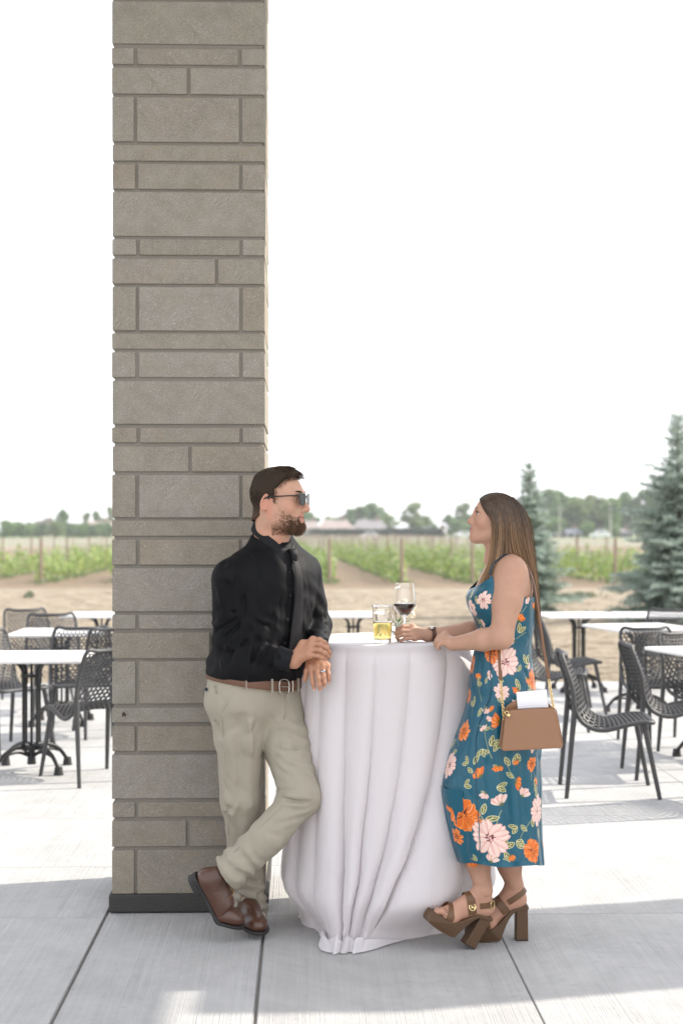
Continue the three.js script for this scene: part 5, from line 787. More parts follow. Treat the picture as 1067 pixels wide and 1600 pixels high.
  function shoe(M, m, bent, open) {
    const up = joinS([cone([0.042, 0.035, 0], [0.048, 0.085, 0], 0.036, 0.037), cone([0.05, 0.05, 0], [0.15, 0.048, 0], 0.035, 0.036), ell([0.215, 0.028, 0], 0.085, 0.040, 0.0475), ell([0.115, 0.04, 0], 0.11, 0.042, 0.040), cone([0.07, 0.09, 0], [0.185, 0.052, 0], 0.022, 0.02)], 0.03);
    const seam = creaser([[V(0.2, 0.07, -0.04), V(0.2, 0.075, 0.04), 0.004, 0.003], [V(0.206, 0.06, -0.05), V(0.206, 0.075, 0.05), 0.004, -0.002], [V(0.216, 0.06, -0.05), V(0.214, 0.07, 0.05), 0.004, 0.003], [V(0.08, 0.03, 0.045), V(0.10, 0.075, 0.042), 0.002, 0.0014], [V(0.10, 0.075, 0.042), V(0.15, 0.07, 0.04), 0.002, 0.0014], [V(0.15, 0.07, 0.04), V(0.185, 0.025, 0.05), 0.002, 0.0014], [V(0.08, 0.03, -0.045), V(0.10, 0.075, -0.042), 0.002, 0.0014], [V(0.10, 0.075, -0.042), V(0.15, 0.07, -0.04), 0.002, 0.0014], [V(0.15, 0.07, -0.04), V(0.185, 0.025, -0.05), 0.002, 0.0014]]);
    let g = nets((x, y, z) => { let d = up(x, y, z); if (Math.abs(d) < 0.02) d += seam(x, y, z); d = smax(d, 0.012 - y, 0.004); return smax(d, -ell([0.05, 0.125, 0], 0.032, 0.04, 0.026)(x, y, z), 0.004); }, [-0.02, 0, -0.07], [0.32, 0.14, 0.07], 0.0036);
    const ol = new THREE.Shape(); const out = [[-0.002, 0], [0.006, 0.024], [0.03, 0.035], [0.1, 0.034], [0.16, 0.042], [0.22, 0.049], [0.265, 0.043], [0.296, 0.022], [0.304, 0]]; ol.moveTo(-0.002, 0); ol.splineThru([...out.slice(1), ...out.slice(1, -1).reverse().map(([x, z]) => [x, -z]), [-0.002, 0]].map(([x, z]) => new THREE.Vector2(x, z)));
    let sl = new THREE.ExtrudeGeometry(ol, { depth: 0.007, bevelEnabled: true, bevelSize: 0.003, bevelThickness: 0.003, bevelSegments: 2, curveSegments: 60 }).rotateX(-Math.PI / 2).translate(0, 0.003, 0); 
    const oh = new THREE.Shape(); oh.moveTo(-0.002, 0); oh.splineThru([[0.006, 0.024], [0.03, 0.034], [0.075, 0.033], [0.08, 0], [0.075, -0.033], [0.03, -0.034], [0.006, -0.024], [-0.002, 0]].map(([x, z]) => new THREE.Vector2(x, z))); const hl = new THREE.ExtrudeGeometry(oh, { depth: 0.02, bevelEnabled: true, bevelSize: 0.001, bevelThickness: 0.001, bevelSegments: 1, curveSegments: 24 }).rotateX(-Math.PI / 2).translate(0, -0.021, 0);
    sl = mergeVertices(clean(sl).toNonIndexed ? clean(sl) : sl); const lac = []; for (let k = 0; k < 4; k++) { const x = 0.105 + k * 0.021, y = 0.107 - k * 0.0125; lac.push(tube([V(x, y - 0.012, -0.022), V(x + 0.002, y + 0.004, -0.008), V(x + 0.002, y + 0.004, 0.008), V(x, y - 0.012, 0.022)], 0.0022, 12, 6)); } for (const s of [1, -1]) { lac.push(tube([V(0.105, 0.112, 0), V(0.112, 0.128, s * 0.014), V(0.122, 0.120, s * 0.032), V(0.112, 0.108, s * 0.024), V(0.105, 0.112, 0)], 0.0018, 24, 6)); lac.push(tube([V(0.105, 0.112, 0), V(0.128, 0.112, s * 0.02), V(0.14, 0.09, s * 0.038)], 0.0018, 14, 6)); }
    let lc = merge(lac);
    const apply = (g2) => { if (bent) { const p = g2.attributes.position; for (let i = 0; i < p.count; i++) { const x = p.getX(i), y = p.getY(i), x0 = 0.20; if (x > x0 - 0.03) { const t = bent * sstep(x0 - 0.03, x0 + 0.035, x), dx = x - x0, c = Math.cos(t), s = Math.sin(t); p.setXY(i, x0 + dx * c - y * s, dx * s + y * c); } } } g2.computeVertexNormals(); g2.applyMatrix4(M); return g2; };
    const G = new THREE.Group(); G.name = 'shoe'; man.add(G); part('upper', apply(g), m, G); part('sole', apply(sl), soleM, G); part('heel', apply(hl), soleM, G); part('lace', apply(lc), laceM, G);
  }
  const lc0 = P(298, 1370, 5.385), lc1 = P(361, 1466, 5.40); { shoe(frame(lc0.clone().add(V(0.010, 0.010, 0)), V(0.47, -0.88, -0.03), V(0.88, 0.47, 0.12), 0.98), shoeMat, 0.75); }
  { const toe = P(407, 1466, 5.40), yaw2 = 20 * Math.PI / 180, dir = V(Math.sin(yaw2), -0.085, Math.cos(yaw2)); const hp = toe.clone().setY(0.0215).addScaledVector(dir, -0.29); shoe(frame(hp, dir, V(0, 1, 0), 0.98), shoeMat, 0); }
  { const sock = mat(0.012, 0.013, 0.018, { roughness: 0.95 }); part('sock', taper([P(354, 1364, 5.382), P(344, 1379, 5.385), P(334, 1394, 5.385)], [0.037, 0.035, 0.031], 8, 20), sock, man); part('sock', taper([P(389, 1415, 5.60), P(391, 1445, 5.6)], [0.04, 0.04], 4, 20), sock, man); }
  { const f = handL.f[2], a = handL.kn[2], c = a.clone().lerp(f[0], 0.55), dir = f[0].clone().sub(a).normalize(); const g = new THREE.TorusGeometry(0.0106, 0.0018, 10, 32); g.scale(1, 1, 2.2); g.applyMatrix4(new THREE.Matrix4().makeRotationFromQuaternion(new THREE.Quaternion().setFromUnitVectors(V(0, 0, 1), dir)).setPosition(c)); part('ring', g, mat(0.45, 0.47, 0.5, { metalness: 1, roughness: 0.2 }), man); }
}
// ---------------------------------------------------------------- the woman
const woman = thing('person', 'person in a teal floral dress with long brown hair, facing the table from the right', 'person', V(0, 0, 0));
const wskin = phys(1, 1, 1, { bumpMap: skinT, bumpScale: 0.0004, vertexColors: true, roughness: 0.5, sheen: 0.15, sheenRoughness: 0.5, specularIntensity: 0.6 });
{
  const WD = 5.38, q = (x, y, d) => P(x, y, d), sc = FPX / WD, yOf = (py) => EYE - (py - HOR) / sc, pyOf = (y) => HOR + (EYE - y) * sc, xOf = (px) => (px - 533.5) / sc;
  const base = [0.47, 0.272, 0.186], red = [0.48, 0.23, 0.155], lip = [0.50, 0.20, 0.18];
  // head in profile, chin a little raised
  const hs = 0.865, hM = frame(q(775.5, 808.5, WD), V(-1, 0.20, -0.05), V(0, 1, 0), hs), hf = headField({ jaw: 0.85, nose: -0.002, brow: 0.7, open: 0, neck: 0.05, ears: false });
  const hg = nets(hf, [-0.12, -0.21, -0.1], [0.135, 0.12, 0.1], 0.0029);
  paint(hg, (x, y, z) => { let c = base.map((k) => k * (1 + 0.05 * fbm(x * 40, y * 40, z * 40))); c = mixc(c, red, 0.45 * Math.exp(-Math.pow(Math.hypot(x - 0.115, y + 0.042, z) / 0.014, 2))); c = mixc(c, red, 0.45 * Math.exp(-Math.pow(Math.hypot(x - 0.066, y + 0.032, Math.abs(z) - 0.05) / 0.024, 2)));
    if (x > 0.08 && Math.abs(z) < 0.022 && Math.abs(y + 0.0735) < 0.0115) c = mixc(c, lip, 0.85); if (x > 0.07 && Math.abs(Math.hypot(y + 0.001, Math.abs(z) - 0.0315) - 0.011) < 0.0035 && y > 0.001) c = mixc(c, [0.10, 0.06, 0.05], 0.55); return c; }); hg.applyMatrix4(hM);
  // torso from its side outline: height -> front, back, half width
  const prof = interp([[845, 764, 806, 0.05], [868, 765, 813, 0.062], [880, 758, 824, 0.11], [895, 751, 831, 0.145], [915, 742, 834, 0.155], [930, 735, 833, 0.152], [950, 738, 833, 0.142], [970, 746, 832, 0.128], [1005, 746, 827, 0.118], [1040, 741, 829, 0.14], [1070, 739, 832, 0.158], [1110, 740, 838, 0.168], [1150, 748, 838, 0.165], [1190, 752, 834, 0.15]]);
  const torso = (x, y, z) => { const py = clamp(pyOf(y), 845, 1190), [f, b, hz] = prof(py), x0 = xOf(f + 2), x1 = xOf(b - 2), cx = (x0 + x1) / 2, rx = (x1 - x0) / 2, u = (x - cx) / rx, w = (z + WD) / (hz - 0.010), k = Math.pow(Math.pow(Math.abs(u), 2.2) + Math.pow(Math.abs(w), 2.2), 1 / 2.2); return Math.max((k - 1) * Math.min(rx, hz) * 0.95, y - yOf(846), yOf(1190) - y); };
  const SN = q(799, 893, 5.255), EN = q(783, 996, 5.215), WN = q(706, 1006, 5.325), SF = q(797, 893, 5.51), EF = q(772, 985, 5.57), WF = q(676, 991, 5.50);
  // sandals: local frames, x toward the toes, y up
  const fM = frame(V(xOf(827), 0.001, -5.42), V(-1, 0, 0.04), V(0, 1, 0)), nDir = V(-0.80, 0.505, 0.30).normalize(); const nHeel = q(734, 1479, 5.325).setY(0.004), nM = frame(nHeel, nDir, V(0.53, 0.84, -0.1)).multiply(new THREE.Matrix4().makeTranslation(-0.006, 0, -0.02));
  const legN = [q(762, 1190, 5.32), q(748, 1290, 5.34), q(746, 1345, 5.345), V(0.082, 0.205, 0).applyMatrix4(nM)], legF = [q(808, 1190, 5.44), q(802, 1290, 5.43), q(795, 1350, 5.42), V(0.054, 0.21, 0).applyMatrix4(fM)];
  const legS = (l) => [cone(A(l[0]), A(l[1]), 0.075, 0.052), cone(A(l[1]), A(l[2]), 0.050, 0.0425), cone(A(l[2]), A(l[3]), 0.0425, 0.034), ball(A(l[3].clone().add(V(0, 0, 0.02))), 0.016)];
  const footOf = (stub) => joinS([cone([0.036, 0.152, 0], [0.06, 0.145, 0], 0.028, 0.025), cone([0.046, 0.155, 0], [stub[0], stub[1], 0], 0.028, 0.033), cone([stub[0] + 0.002, stub[1] - 0.02, 0], [0.15, 0.085, 0.002], 0.028, 0.026), cone([0.06, 0.14, 0], [0.15, 0.062, 0], 0.024, 0.024), cone([0.15, 0.066, 0.014], [0.178, 0.058, 0.016], 0.021, 0.016), cone([0.15, 0.062, -0.018], [0.172, 0.055, -0.022], 0.02, 0.013)], 0.028);
  const toes = [[0.018, 0.218, 0.0115], [0.002, 0.214, 0.0092], [-0.012, 0.208, 0.0087], [-0.0245, 0.2, 0.0083], [-0.036, 0.19, 0.0078]];
  const footFull = (side, stub) => { const footF = footOf(stub), t = toes.map(([z, x, r]) => joinS([cone([0.168, 0.06, side * z * 0.85], [x - 0.018, 0.064, side * z], r * 1.05, r), cone([x - 0.018, 0.064, side * z], [x, 0.055, side * z], r, r * 0.85)], 0.006)); return (x, y, z) => { let d = footF(x, y, z); let e = 1e9; for (const f of t) e = Math.min(e, f(x, y, z)); return smin(d, e, 0.007); }; };
  const fFoot = footFull(1, [0.054, 0.215]), nFoot = footFull(-1, [0.088, 0.21]);
  const feet = [[fM, fFoot], [nM, nFoot]].map(([M, f]) => nets(f, [0, 0.03, -0.065], [0.24, 0.25, 0.065], 0.003).applyMatrix4(M));
  const handN = { s: 0.88, rf: 0.034, fore: EN, wrist: q(707, 1006, 5.325), kn: [q(695, 991, 5.355), q(691, 994, 5.338), q(689, 998.5, 5.324), q(690, 1004, 5.314)], f: [[q(685, 995, 5.362), q(681, 1001, 5.368), q(683, 1006, 5.375)], [q(683, 999, 5.342), q(680, 1005, 5.350), q(683, 1009, 5.358)], [q(682.5, 1003, 5.326), q(680.5, 1008, 5.333), q(684, 1011, 5.341)], [q(684.5, 1008, 5.314), q(683.5, 1012, 5.320), q(687, 1013.5, 5.328)]], th: [q(700, 998, 5.362), q(690, 998, 5.385), q(682, 1003, 5.395)] };
  const handF = { s: 0.88, rf: 0.033, fore: EF, wrist: q(668, 992, 5.500), kn: [q(644, 979.5, 5.477), q(644, 985.5, 5.465), q(645, 991.5, 5.463), q(648, 997, 5.465)], f: [[q(629, 979, 5.463), q(620.5, 983.5, 5.472), q(622, 989, 5.490)], [q(628, 985.5, 5.453), q(619, 989.5, 5.462), q(620, 995, 5.481)], [q(629, 992, 5.451), q(620, 995.5, 5.461), q(622, 1000, 5.480)], [q(633, 998, 5.455), q(626, 1001, 5.463), q(627, 1004, 5.477)]], th: [q(654, 988, 5.523), q(641, 985, 5.531), q(630, 985.5, 5.522)] };
  const hands = [handN, handF].map(handGeo);
  const armN = joinS([cone(A(SN), A(SN.clone().lerp(EN, 0.45)), 0.058, 0.053), cone(A(SN.clone().lerp(EN, 0.45)), A(EN), 0.053, 0.041), cone(A(EN), A(EN.clone().lerp(WN, 0.35)), 0.042, 0.040), cone(A(EN.clone().lerp(WN, 0.35)), A(WN), 0.040, 0.024)], 0.02), armF = joinS([cone(A(SF), A(EF), 0.06, 0.044), cone(A(EF), A(EF.clone().lerp(WF, 0.4)), 0.043, 0.040), cone(A(EF.clone().lerp(WF, 0.4)), A(WF), 0.040, 0.0245)], 0.02);
  const neck = cone(A(q(786, 872, WD)), A(q(778, 840, WD)), 0.052, 0.05), trap = joinS([cone(A(q(792, 872, WD)), A(q(799, 886, 5.29)), 0.045, 0.042), cone(A(q(790, 872, WD)), A(q(799, 886, 5.47)), 0.045, 0.042)], 0.03), clav = joinS([cone(A(q(768, 885, 5.37)), A(q(788, 884, 5.27)), 0.016, 0.012)], 0.01);
  const bodyF = joinS([torso, neck, trap, armN, armF, ...legS(legN), ...legS(legF)], 0.028);
  const [ba, bb] = boundsOf([SN, SF, EN, EF, WN, WF, q(740, 1100, WD), q(845, 1100, WD), legN[3], legF[3]], 0.075);
  const bg = nets(bodyF, ba, [bb[0], q(0, 838, WD).y, bb[2]], 0.0075);
  const body = merge([hg.clone(), bg, ...feet, ...hands].map((g) => g.attributes.color ? g : paint(g, (x, y, z) => { const b = 0.13 * fbm(x * 14, y * 14, z * 14) + 0.09 * fbm(x * 60, y * 60, z * 60); const t = y < 0.35 ? 0.25 : 0; return mixc(base, red, t).map((k) => k * (1 + b)); })));
  part('body', body, wskin, woman);
  const em = mat(0.75, 0.73, 0.7, { roughness: 0.2 }), iris = mat(0.05, 0.035, 0.025, { roughness: 0.15 });
  for (const s of [1, -1]) { const g = new THREE.SphereGeometry(0.0127, 16, 12); g.translate(0.0757, -0.001, s * 0.0315); g.applyMatrix4(hM); const e = part('eye', g, em, woman); const gi = new THREE.SphereGeometry(0.0058, 12, 10); gi.scale(0.45, 1, 1); gi.translate(0.0868, -0.001, s * 0.0315); gi.applyMatrix4(hM); part('iris', gi, iris, e);
    const lash = []; const r = rnd(3); for (let i = 0; i < 40; i++) { const t = r() * 2 - 1, p = V(0.0885 - 0.004 * t * t, 0.0045 - 0.003 * t * t, s * (0.0315 + t * 0.012)); lash.push({ pts: [p, p.clone().add(V(0.004, 0.001, 0)), p.clone().add(V(0.007, 0.0035, s * 0.001))], r: 0.0011, c: [0.012, 0.009, 0.008] }); } for (let i = 0; i < 110; i++) { const t = r(), p = V(0.1 - 0.017 * t * t - 0.004 * t, 0.0165 + 0.005 * Math.sin(t * 3) + (r() - 0.5) * 0.004, s * (0.012 + 0.034 * t)); lash.push({ pts: [p, p.clone().add(V(0.001, 0.002, s * 0.004)), p.clone().add(V(-0.001, 0.002, s * 0.008))], r: 0.0009, c: [0.05, 0.03, 0.02] }); }
    const lg = strands(lash); lg.applyMatrix4(hM); part('lashes_and_brow', lg, mat(1, 1, 1, { vertexColors: true, roughness: 0.6 }), woman); }
  const nm = mat(0.62, 0.40, 0.34, { roughness: 0.25 }); toes.forEach(([z, x]) => { const dir = V(0.85, -0.5, 0); const g = new THREE.SphereGeometry(1, 8, 6); g.scale(0.0055, 0.0014, 0.005); g.applyMatrix4(frame(V(x - 0.002, 0.0655, z), V(0.8, -0.5, 0), V(0.5, 0.85, 0))); g.applyMatrix4(nM); part('nail', g, nm, woman); });
  // hair: an inner mass and many strands over it, parted on top, falling down the back
  const hairM = phys(1, 1, 1, { vertexColors: true, roughness: 0.34, sheen: 0.1 });
  const L2 = (x, y, z) => V(x, y, z).applyMatrix4(hM), r = rnd(77);
  const skull = inFrame(hM, ell([0, 0.020, 0], 0.098, 0.080, 0.077)), front = inFrame(hM, (x, y, z) => x - (0.055 + 0.35 * (y - 0.06)));
  const back = joinS([cone(A(q(800, 815, WD)), A(q(810, 850, WD)), 0.05, 0.045), cone(A(q(810, 850, WD)), A(q(823, 905, WD)), 0.042, 0.028), cone(A(q(824, 905, WD)), A(q(834, 965, WD)), 0.027, 0.010)], 0.04);
  const hairF = (x, y, z) => { let d = smax(skull(x, y, z) + 0.003, front(x, y, z), 0.01); d = smin(d, back(x, y, z), 0.035); return d + 0.0035 * fbm(x * 55, y * 9, z * 55); };
  const hb = boundsOf([q(745, 775, 5.27), q(845, 980, 5.5)], 0.03); const hgm = nets(hairF, hb[0], hb[1], 0.0045); paint(hgm, (x, y, z) => { const k = 1 + 0.5 * fbm(x * 70, y * 8, z * 70), t = sstep(yOf(800), yOf(960), y); return mixc([0.055 * k, 0.033 * k, 0.020 * k], [0.15 * k, 0.088 * k, 0.045 * k], t); }); part('hair', hgm, hairM, woman);
  const st = [], zd = (dz) => WD - dz;                    // dz toward the camera
  const guide = [ // t: 0 at the face .. 1 at the back of the head: px, py, side
    [[752, 783, 0.012], [757, 793, 0.05], [768, 815, 0.079], [768, 845, 0.078], [763, 880, 0.085], [752, 905, 0.095], [745, 922, 0.09]],
    [[762, 777, 0.006], [774, 788, 0.055], [781, 815, 0.084], [781, 848, 0.082], [774, 885, 0.10], [765, 910, 0.112], [758, 925, 0.11]],
    [[775, 774, 0.004], [789, 787, 0.055], [797, 817, 0.086], [799, 848, 0.080], [806, 872, 0.068], [829, 905, 0.050], [838, 965, 0.035]],
    [[790, 774, 0.004], [804, 788, 0.050], [813, 815, 0.074], [819, 848, 0.066], [826, 880, 0.052], [836, 925, 0.042], [842, 975, 0.030]],
    [[802, 778, 0.003], [817, 795, 0.030], [825, 820, 0.046], [830, 850, 0.044], [835, 885, 0.038], [840, 930, 0.032], [843, 985, 0.022]]];
  for (let i = 0; i < 3400; i++) {
    let t = Math.pow(r(), 0.78); const side = r() < 0.66 ? 1 : -1; if (side < 0 && r() < 0.3) t *= 0.4; const f = t * (guide.length - 1), k = Math.min(guide.length - 2, Math.floor(f)); let u = f - k; const u1 = u; if (k === 1) u = u < 0.45 ? u * 0.3 : 0.55 + (u - 0.45) * 0.8; const dep = Math.pow(r(), 1.5) * 0.022, j = [(r() - 0.5), (r() - 0.5), r() - 0.5, r() - 0.5];
    const len = 0.72 + r() * 0.3, ctrl = guide[k].map((g, m) => { const h = guide[k + 1][m]; const spread = m / 6, uu = lerp(u1, u, sstep(1.5, 4.5, m)); return q(lerp(g[0], h[0], uu) + j[0] * 5 * spread + j[2] * 2, lerp(g[1], h[1], uu) + j[1] * 3 * spread + (m === 0 ? (t < 0.2 ? 0 : j[1] * 1.5) : 0) + dep * 40 * (m < 2 ? 1 : 0.3), zd(side * Math.max(0.001, lerp(g[2], h[2], uu) - dep * (m > 0 ? 1 : 0) + j[3] * 0.012 * spread))); });
    const cv = new THREE.CatmullRomCurve3(ctrl, false, 'centripetal'), pts = []; for (let m = 0; m <= 14; m++) { const p = cv.getPoint(m / 14 * len); for (let it = 0; it < 3; it++) { const d0 = skull(p.x, p.y, p.z); const need = 0.0045 + (j[0] + 0.5) * 0.004 - dep * 0.1; if (d0 > need) break; const e = 0.002, g3 = V(skull(p.x + e, p.y, p.z) - d0, skull(p.x, p.y + e, p.z) - d0, skull(p.x, p.y, p.z + e) - d0).normalize(); p.addScaledVector(g3, need - d0); } pts.push(p); }
    const tone = r(), kk = 0.45 + r() * 1.0, c0 = [0.070 * kk, 0.042 * kk, 0.025 * kk], c1 = tone < 0.35 ? [0.40 * kk, 0.24 * kk, 0.12 * kk] : tone < 0.75 ? [0.27 * kk, 0.155 * kk, 0.078 * kk] : [0.10 * kk, 0.06 * kk, 0.034 * kk]; st.push({ pts, r: 0.0011 + r() * 0.0012, c: (w) => mixc(c0, c1, sstep(0.15, 0.85, w)) });
  }
  for (let i = 0; i < 40; i++) { const ctrl = [q(800 + r() * 10, 780, WD - 0.02), q(822 + r() * 8, 815, WD - 0.03 * r()), q(832 + r() * 5, 860 + r() * 20, WD - 0.02), q(837 + r() * 7, 905 + r() * 40, WD)]; const cv = new THREE.CatmullRomCurve3(ctrl); st.push({ pts: cv.getPoints(10), r: 0.0006, c: [0.22, 0.14, 0.075] }); }
  part('hair_strands', strands(st), hairM, woman);

  // dress: outline of front and back by height, half width
  const dp = interp([[895, 748, 834, 0.158], [915, 738, 834, 0.162], [926, 730, 834, 0.163], [936, 728, 834, 0.16], [950, 731, 834, 0.15], [965, 739, 834, 0.139], [980, 744, 833, 0.130], [1003, 743, 830, 0.124], [1008, 742, 829, 0.124], [1025, 738, 830, 0.132], [1045, 735, 832, 0.148], [1065, 733, 834, 0.160], [1085, 732, 838, 0.170], [1105, 727, 842, 0.176], [1130, 718, 845, 0.180], [1160, 707, 845, 0.182], [1190, 697, 844, 0.183], [1220, 689, 845, 0.184], [1245, 688, 845, 0.185], [1270, 691, 845, 0.186], [1300, 698, 846, 0.187], [1325, 706, 848, 0.188], [1352, 716, 850, 0.189]]);
  const hemY = (a) => 1345 - 13 * Math.max(0, Math.sin(a)) + 4 * Math.sin(a * 1.0 + 0.6) + 1.5 * Math.sin(a * 5), topY = (a) => { const f = -Math.cos(a); // f = 1 at the front; a = 90 deg faces the camera
    const aa = Math.acos(clamp(f, -1, 1)) * 180 / Math.PI; return aa < 25 ? lerp(921, 914, aa / 25) : aa < 55 ? lerp(914, 897, Math.pow((aa - 25) / 30, 1.3)) : aa < 100 ? lerp(897, 930, Math.pow((aa - 55) / 45, 0.7)) : 931; };
  const NU = 240, NV = 190, DW = 1.06, DH = 1.14, Y0 = 895;
  const pull = creaser([[q(762, 1052, 5.22), q(742, 1062, 5.25), 0.008, 0.005], [q(770, 1058, 5.20), q(742, 1076, 5.25), 0.007, -0.004], [q(772, 1072, 5.20), q(738, 1090, 5.25), 0.008, 0.006], [q(772, 1088, 5.20), q(732, 1105, 5.25), 0.008, -0.004], [q(771, 1102, 5.20), q(726, 1122, 5.25), 0.009, 0.006], [q(770, 1118, 5.20), q(722, 1136, 5.25), 0.008, -0.003], [q(772, 1060, 5.20), q(770, 1340, 5.20), 0.004, 0.003], [q(772, 1100, 5.20), q(800, 1130, 5.20), 0.014, 0.004], [q(786, 1110, 5.20), q(792, 1345, 5.20), 0.018, 0.006], [q(815, 1130, 5.21), q(822, 1345, 5.21), 0.020, 0.007], [q(800, 1150, 5.20), q(806, 1345, 5.20), 0.014, -0.005], [q(752, 1110, 5.21), q(756, 1345, 5.21), 0.014, 0.005], [q(735, 1150, 5.23), q(738, 1340, 5.23), 0.012, -0.005], [q(800, 1004, 5.24), q(826, 1004, 5.28), 0.004, 0.004], [q(742, 1004, 5.3), q(800, 1004, 5.24), 0.004, 0.004], [q(815, 1030, 5.25), q(826, 1060, 5.26), 0.010, 0.005], [q(832, 1010, 5.3), q(820, 1045, 5.27), 0.008, -0.004]]);
  const ringAt = (a, py) => { const [f, b, hz] = dp(py), cx = (f + b) / 2, rx = (b - f) / 2, e = 2 / 2.25, c = Math.cos(a), s = Math.sin(a); let k = 1 + (py > 1060 ? 0.018 * Math.sin(a * 7 + 1.3) * sstep(1060, 1330, py) + 0.011 * Math.sin(a * 13) * sstep(1100, 1340, py) : 0); const bust = Math.exp(-Math.pow((py - 935) / 22, 2)) * 0.05 * Math.exp(-Math.pow((Math.acos(clamp(-c, -1, 1)) - 0.75) / 0.4, 2));
    const p = V(xOf(cx + Math.sign(c) * Math.pow(Math.abs(c), e) * rx * (Math.abs(c) > 0.93 ? 1 : k + bust)), yOf(py), -WD + Math.sign(s) * Math.pow(Math.abs(s), e) * hz * (k + bust)); return p; };
  const rows = []; for (let j = 0; j <= NV; j++) { const v = j / NV; rows.push([...Array(NU)].map((_, i) => { const a = i / NU * 2 * Math.PI, t0 = topY(a), t1 = hemY(a), py = lerp(t0, t1, v), p = ringAt(a, py); const w = pull(p.x, p.y, p.z), dx = p.x - xOf(785), dz = p.z + WD, L = Math.hypot(dx, dz); const m = -1.7 * w - 0.003 * fbm(p.x * 20, p.y * 8, p.z * 20) - 0.0032 * ridge(p.x * 9 + 3, p.y * 7 + p.x * 6, p.z * 9) * sstep(1345, 1180, py) - 0.0025 * ridge(p.x * 13, p.y * 2.2, p.z * 13) * sstep(1060, 1180, py); p.x += dx / L * m; p.z += dz / L * m; return p; })); }
  // u runs round the body in metres, v down it
  const dressUV = (t, i, p) => [t, (yOf(Y0) - p.y) / DH];
  const cvs = document.createElement('canvas'); cvs.width = 2048; cvs.height = 2048; const g2 = cvs.getContext('2d'); g2.fillStyle = '#0d5468'; g2.fillRect(0, 0, 2048, 2048);
  const rr2 = rnd(99), hex = (r3, g3, b3) => `rgb(${r3 | 0},${g3 | 0},${b3 | 0})`;
  const near = (py) => HOR + (py - HOR) / 1.033;
  const angOf = (px, py) => { const [f, b] = dp(near(py)), s0 = clamp((px - (f + b) / 2) / ((b - f) / 2), -1, 1), s = clamp((px - (px - 533.5) * 0.032 * Math.sqrt(1 - s0 * s0) - (f + b) / 2) / ((b - f) / 2), -0.998, 0.998); return Math.acos(Math.sign(s) * Math.pow(Math.abs(s), 2.25 / 2)); };   // near side, 0..pi
  const cuv = (px, py) => [angOf(px, py) / (2 * Math.PI) * 2048, (near(py) - Y0) / sc / DH * 2048];
  const at = (px, py, s, fn, rot = 0, squash = 1) => { const [u, v] = cuv(px, py), m = s / sc / DH * 2048; const [f, b, hz] = dp(py), per = Math.PI * (3 * ((b - f) / 2 / sc + hz) - Math.sqrt((3 * (b - f) / 2 / sc + hz) * ((b - f) / 2 / sc + 3 * hz))); const kx = (s / sc / per * 2048) / m; for (const o of [0, -2048, 2048]) { g2.save(); g2.translate(u + o, v); g2.scale(-kx * squash, 1); g2.rotate(rot); g2.scale(m, m); fn(); g2.restore(); } };
  const petal = (L3, w, notch = 0) => { g2.beginPath(); g2.moveTo(0, 0); g2.bezierCurveTo(w * 0.9, -L3 * 0.25, w * 1.1, -L3 * 0.85, w * 0.25, -L3); g2.lineTo(0, -L3 * (1 - notch)); g2.lineTo(-w * 0.25, -L3 * 0.98); g2.bezierCurveTo(-w * 1.1, -L3 * 0.85, -w * 0.9, -L3 * 0.25, 0, 0); g2.closePath(); };
  const bloom = (n, c1, c2, dark, core, wide = 0.42) => () => { for (let k = 0; k < n; k++) { g2.save(); g2.rotate(k / n * 6.283 + (rr2() - 0.5) * 0.25); const L3 = 0.85 + rr2() * 0.25; petal(L3, wide, 0.12); g2.fillStyle = c1; g2.fill(); g2.lineWidth = 0.035; g2.strokeStyle = c2; g2.stroke(); for (let q3 = 0; q3 <= 0; q3++) { g2.beginPath(); g2.moveTo(q3 * 0.05, -0.15); g2.quadraticCurveTo(q3 * wide * 0.5, -L3 * 0.5, q3 * wide * 0.35, -L3 * 0.85); g2.lineWidth = 0.10; g2.globalAlpha = 0.55; g2.strokeStyle = c2; g2.stroke(); g2.beginPath(); g2.moveTo(wide * 0.3, -L3 * 0.35); g2.quadraticCurveTo(wide * 0.5, -L3 * 0.6, wide * 0.2, -L3 * 0.9); g2.strokeStyle = '#fbe9e0'; g2.lineWidth = 0.05; g2.stroke(); g2.globalAlpha = 1; } g2.beginPath(); g2.moveTo(-0.07, -0.1); g2.lineTo(0, -dark); g2.lineTo(0.07, -0.1); g2.closePath(); g2.fillStyle = core; g2.fill(); g2.restore(); } for (let k = 0; k < 26; k++) { const a = rr2() * 6.283, d = 0.05 + rr2() * 0.2; g2.beginPath(); g2.arc(Math.cos(a) * d, Math.sin(a) * d, 0.035, 0, 6.3); g2.fillStyle = k % 3 ? core : c1; g2.fill(); } };
  const ORC = ['#d9691e', '#f0913f', 0.62, '#4a1a12'], PKC = ['#e6c8bd', '#d8a193', 0.3, '#6d2430'];
  const big = (c, n, w) => bloom(n, ...c, w);
  const sideBloom = (c) => () => { for (let k = -3; k <= 3; k++) { g2.save(); g2.rotate(k * 0.27); petal(0.9 + 0.1 * (k % 2), 0.2, 0.1); g2.fillStyle = k % 2 ? c[0] : c[1]; g2.fill(); g2.lineWidth = 0.03; g2.strokeStyle = c[0]; g2.stroke(); g2.restore(); } g2.fillStyle = '#55602a'; for (let k = -3; k <= 3; k++) { g2.save(); g2.rotate(k * 0.42); g2.beginPath(); g2.moveTo(-0.05, 0.1); g2.lineTo(0, -0.4); g2.lineTo(0.05, 0.1); g2.fill(); g2.restore(); } };
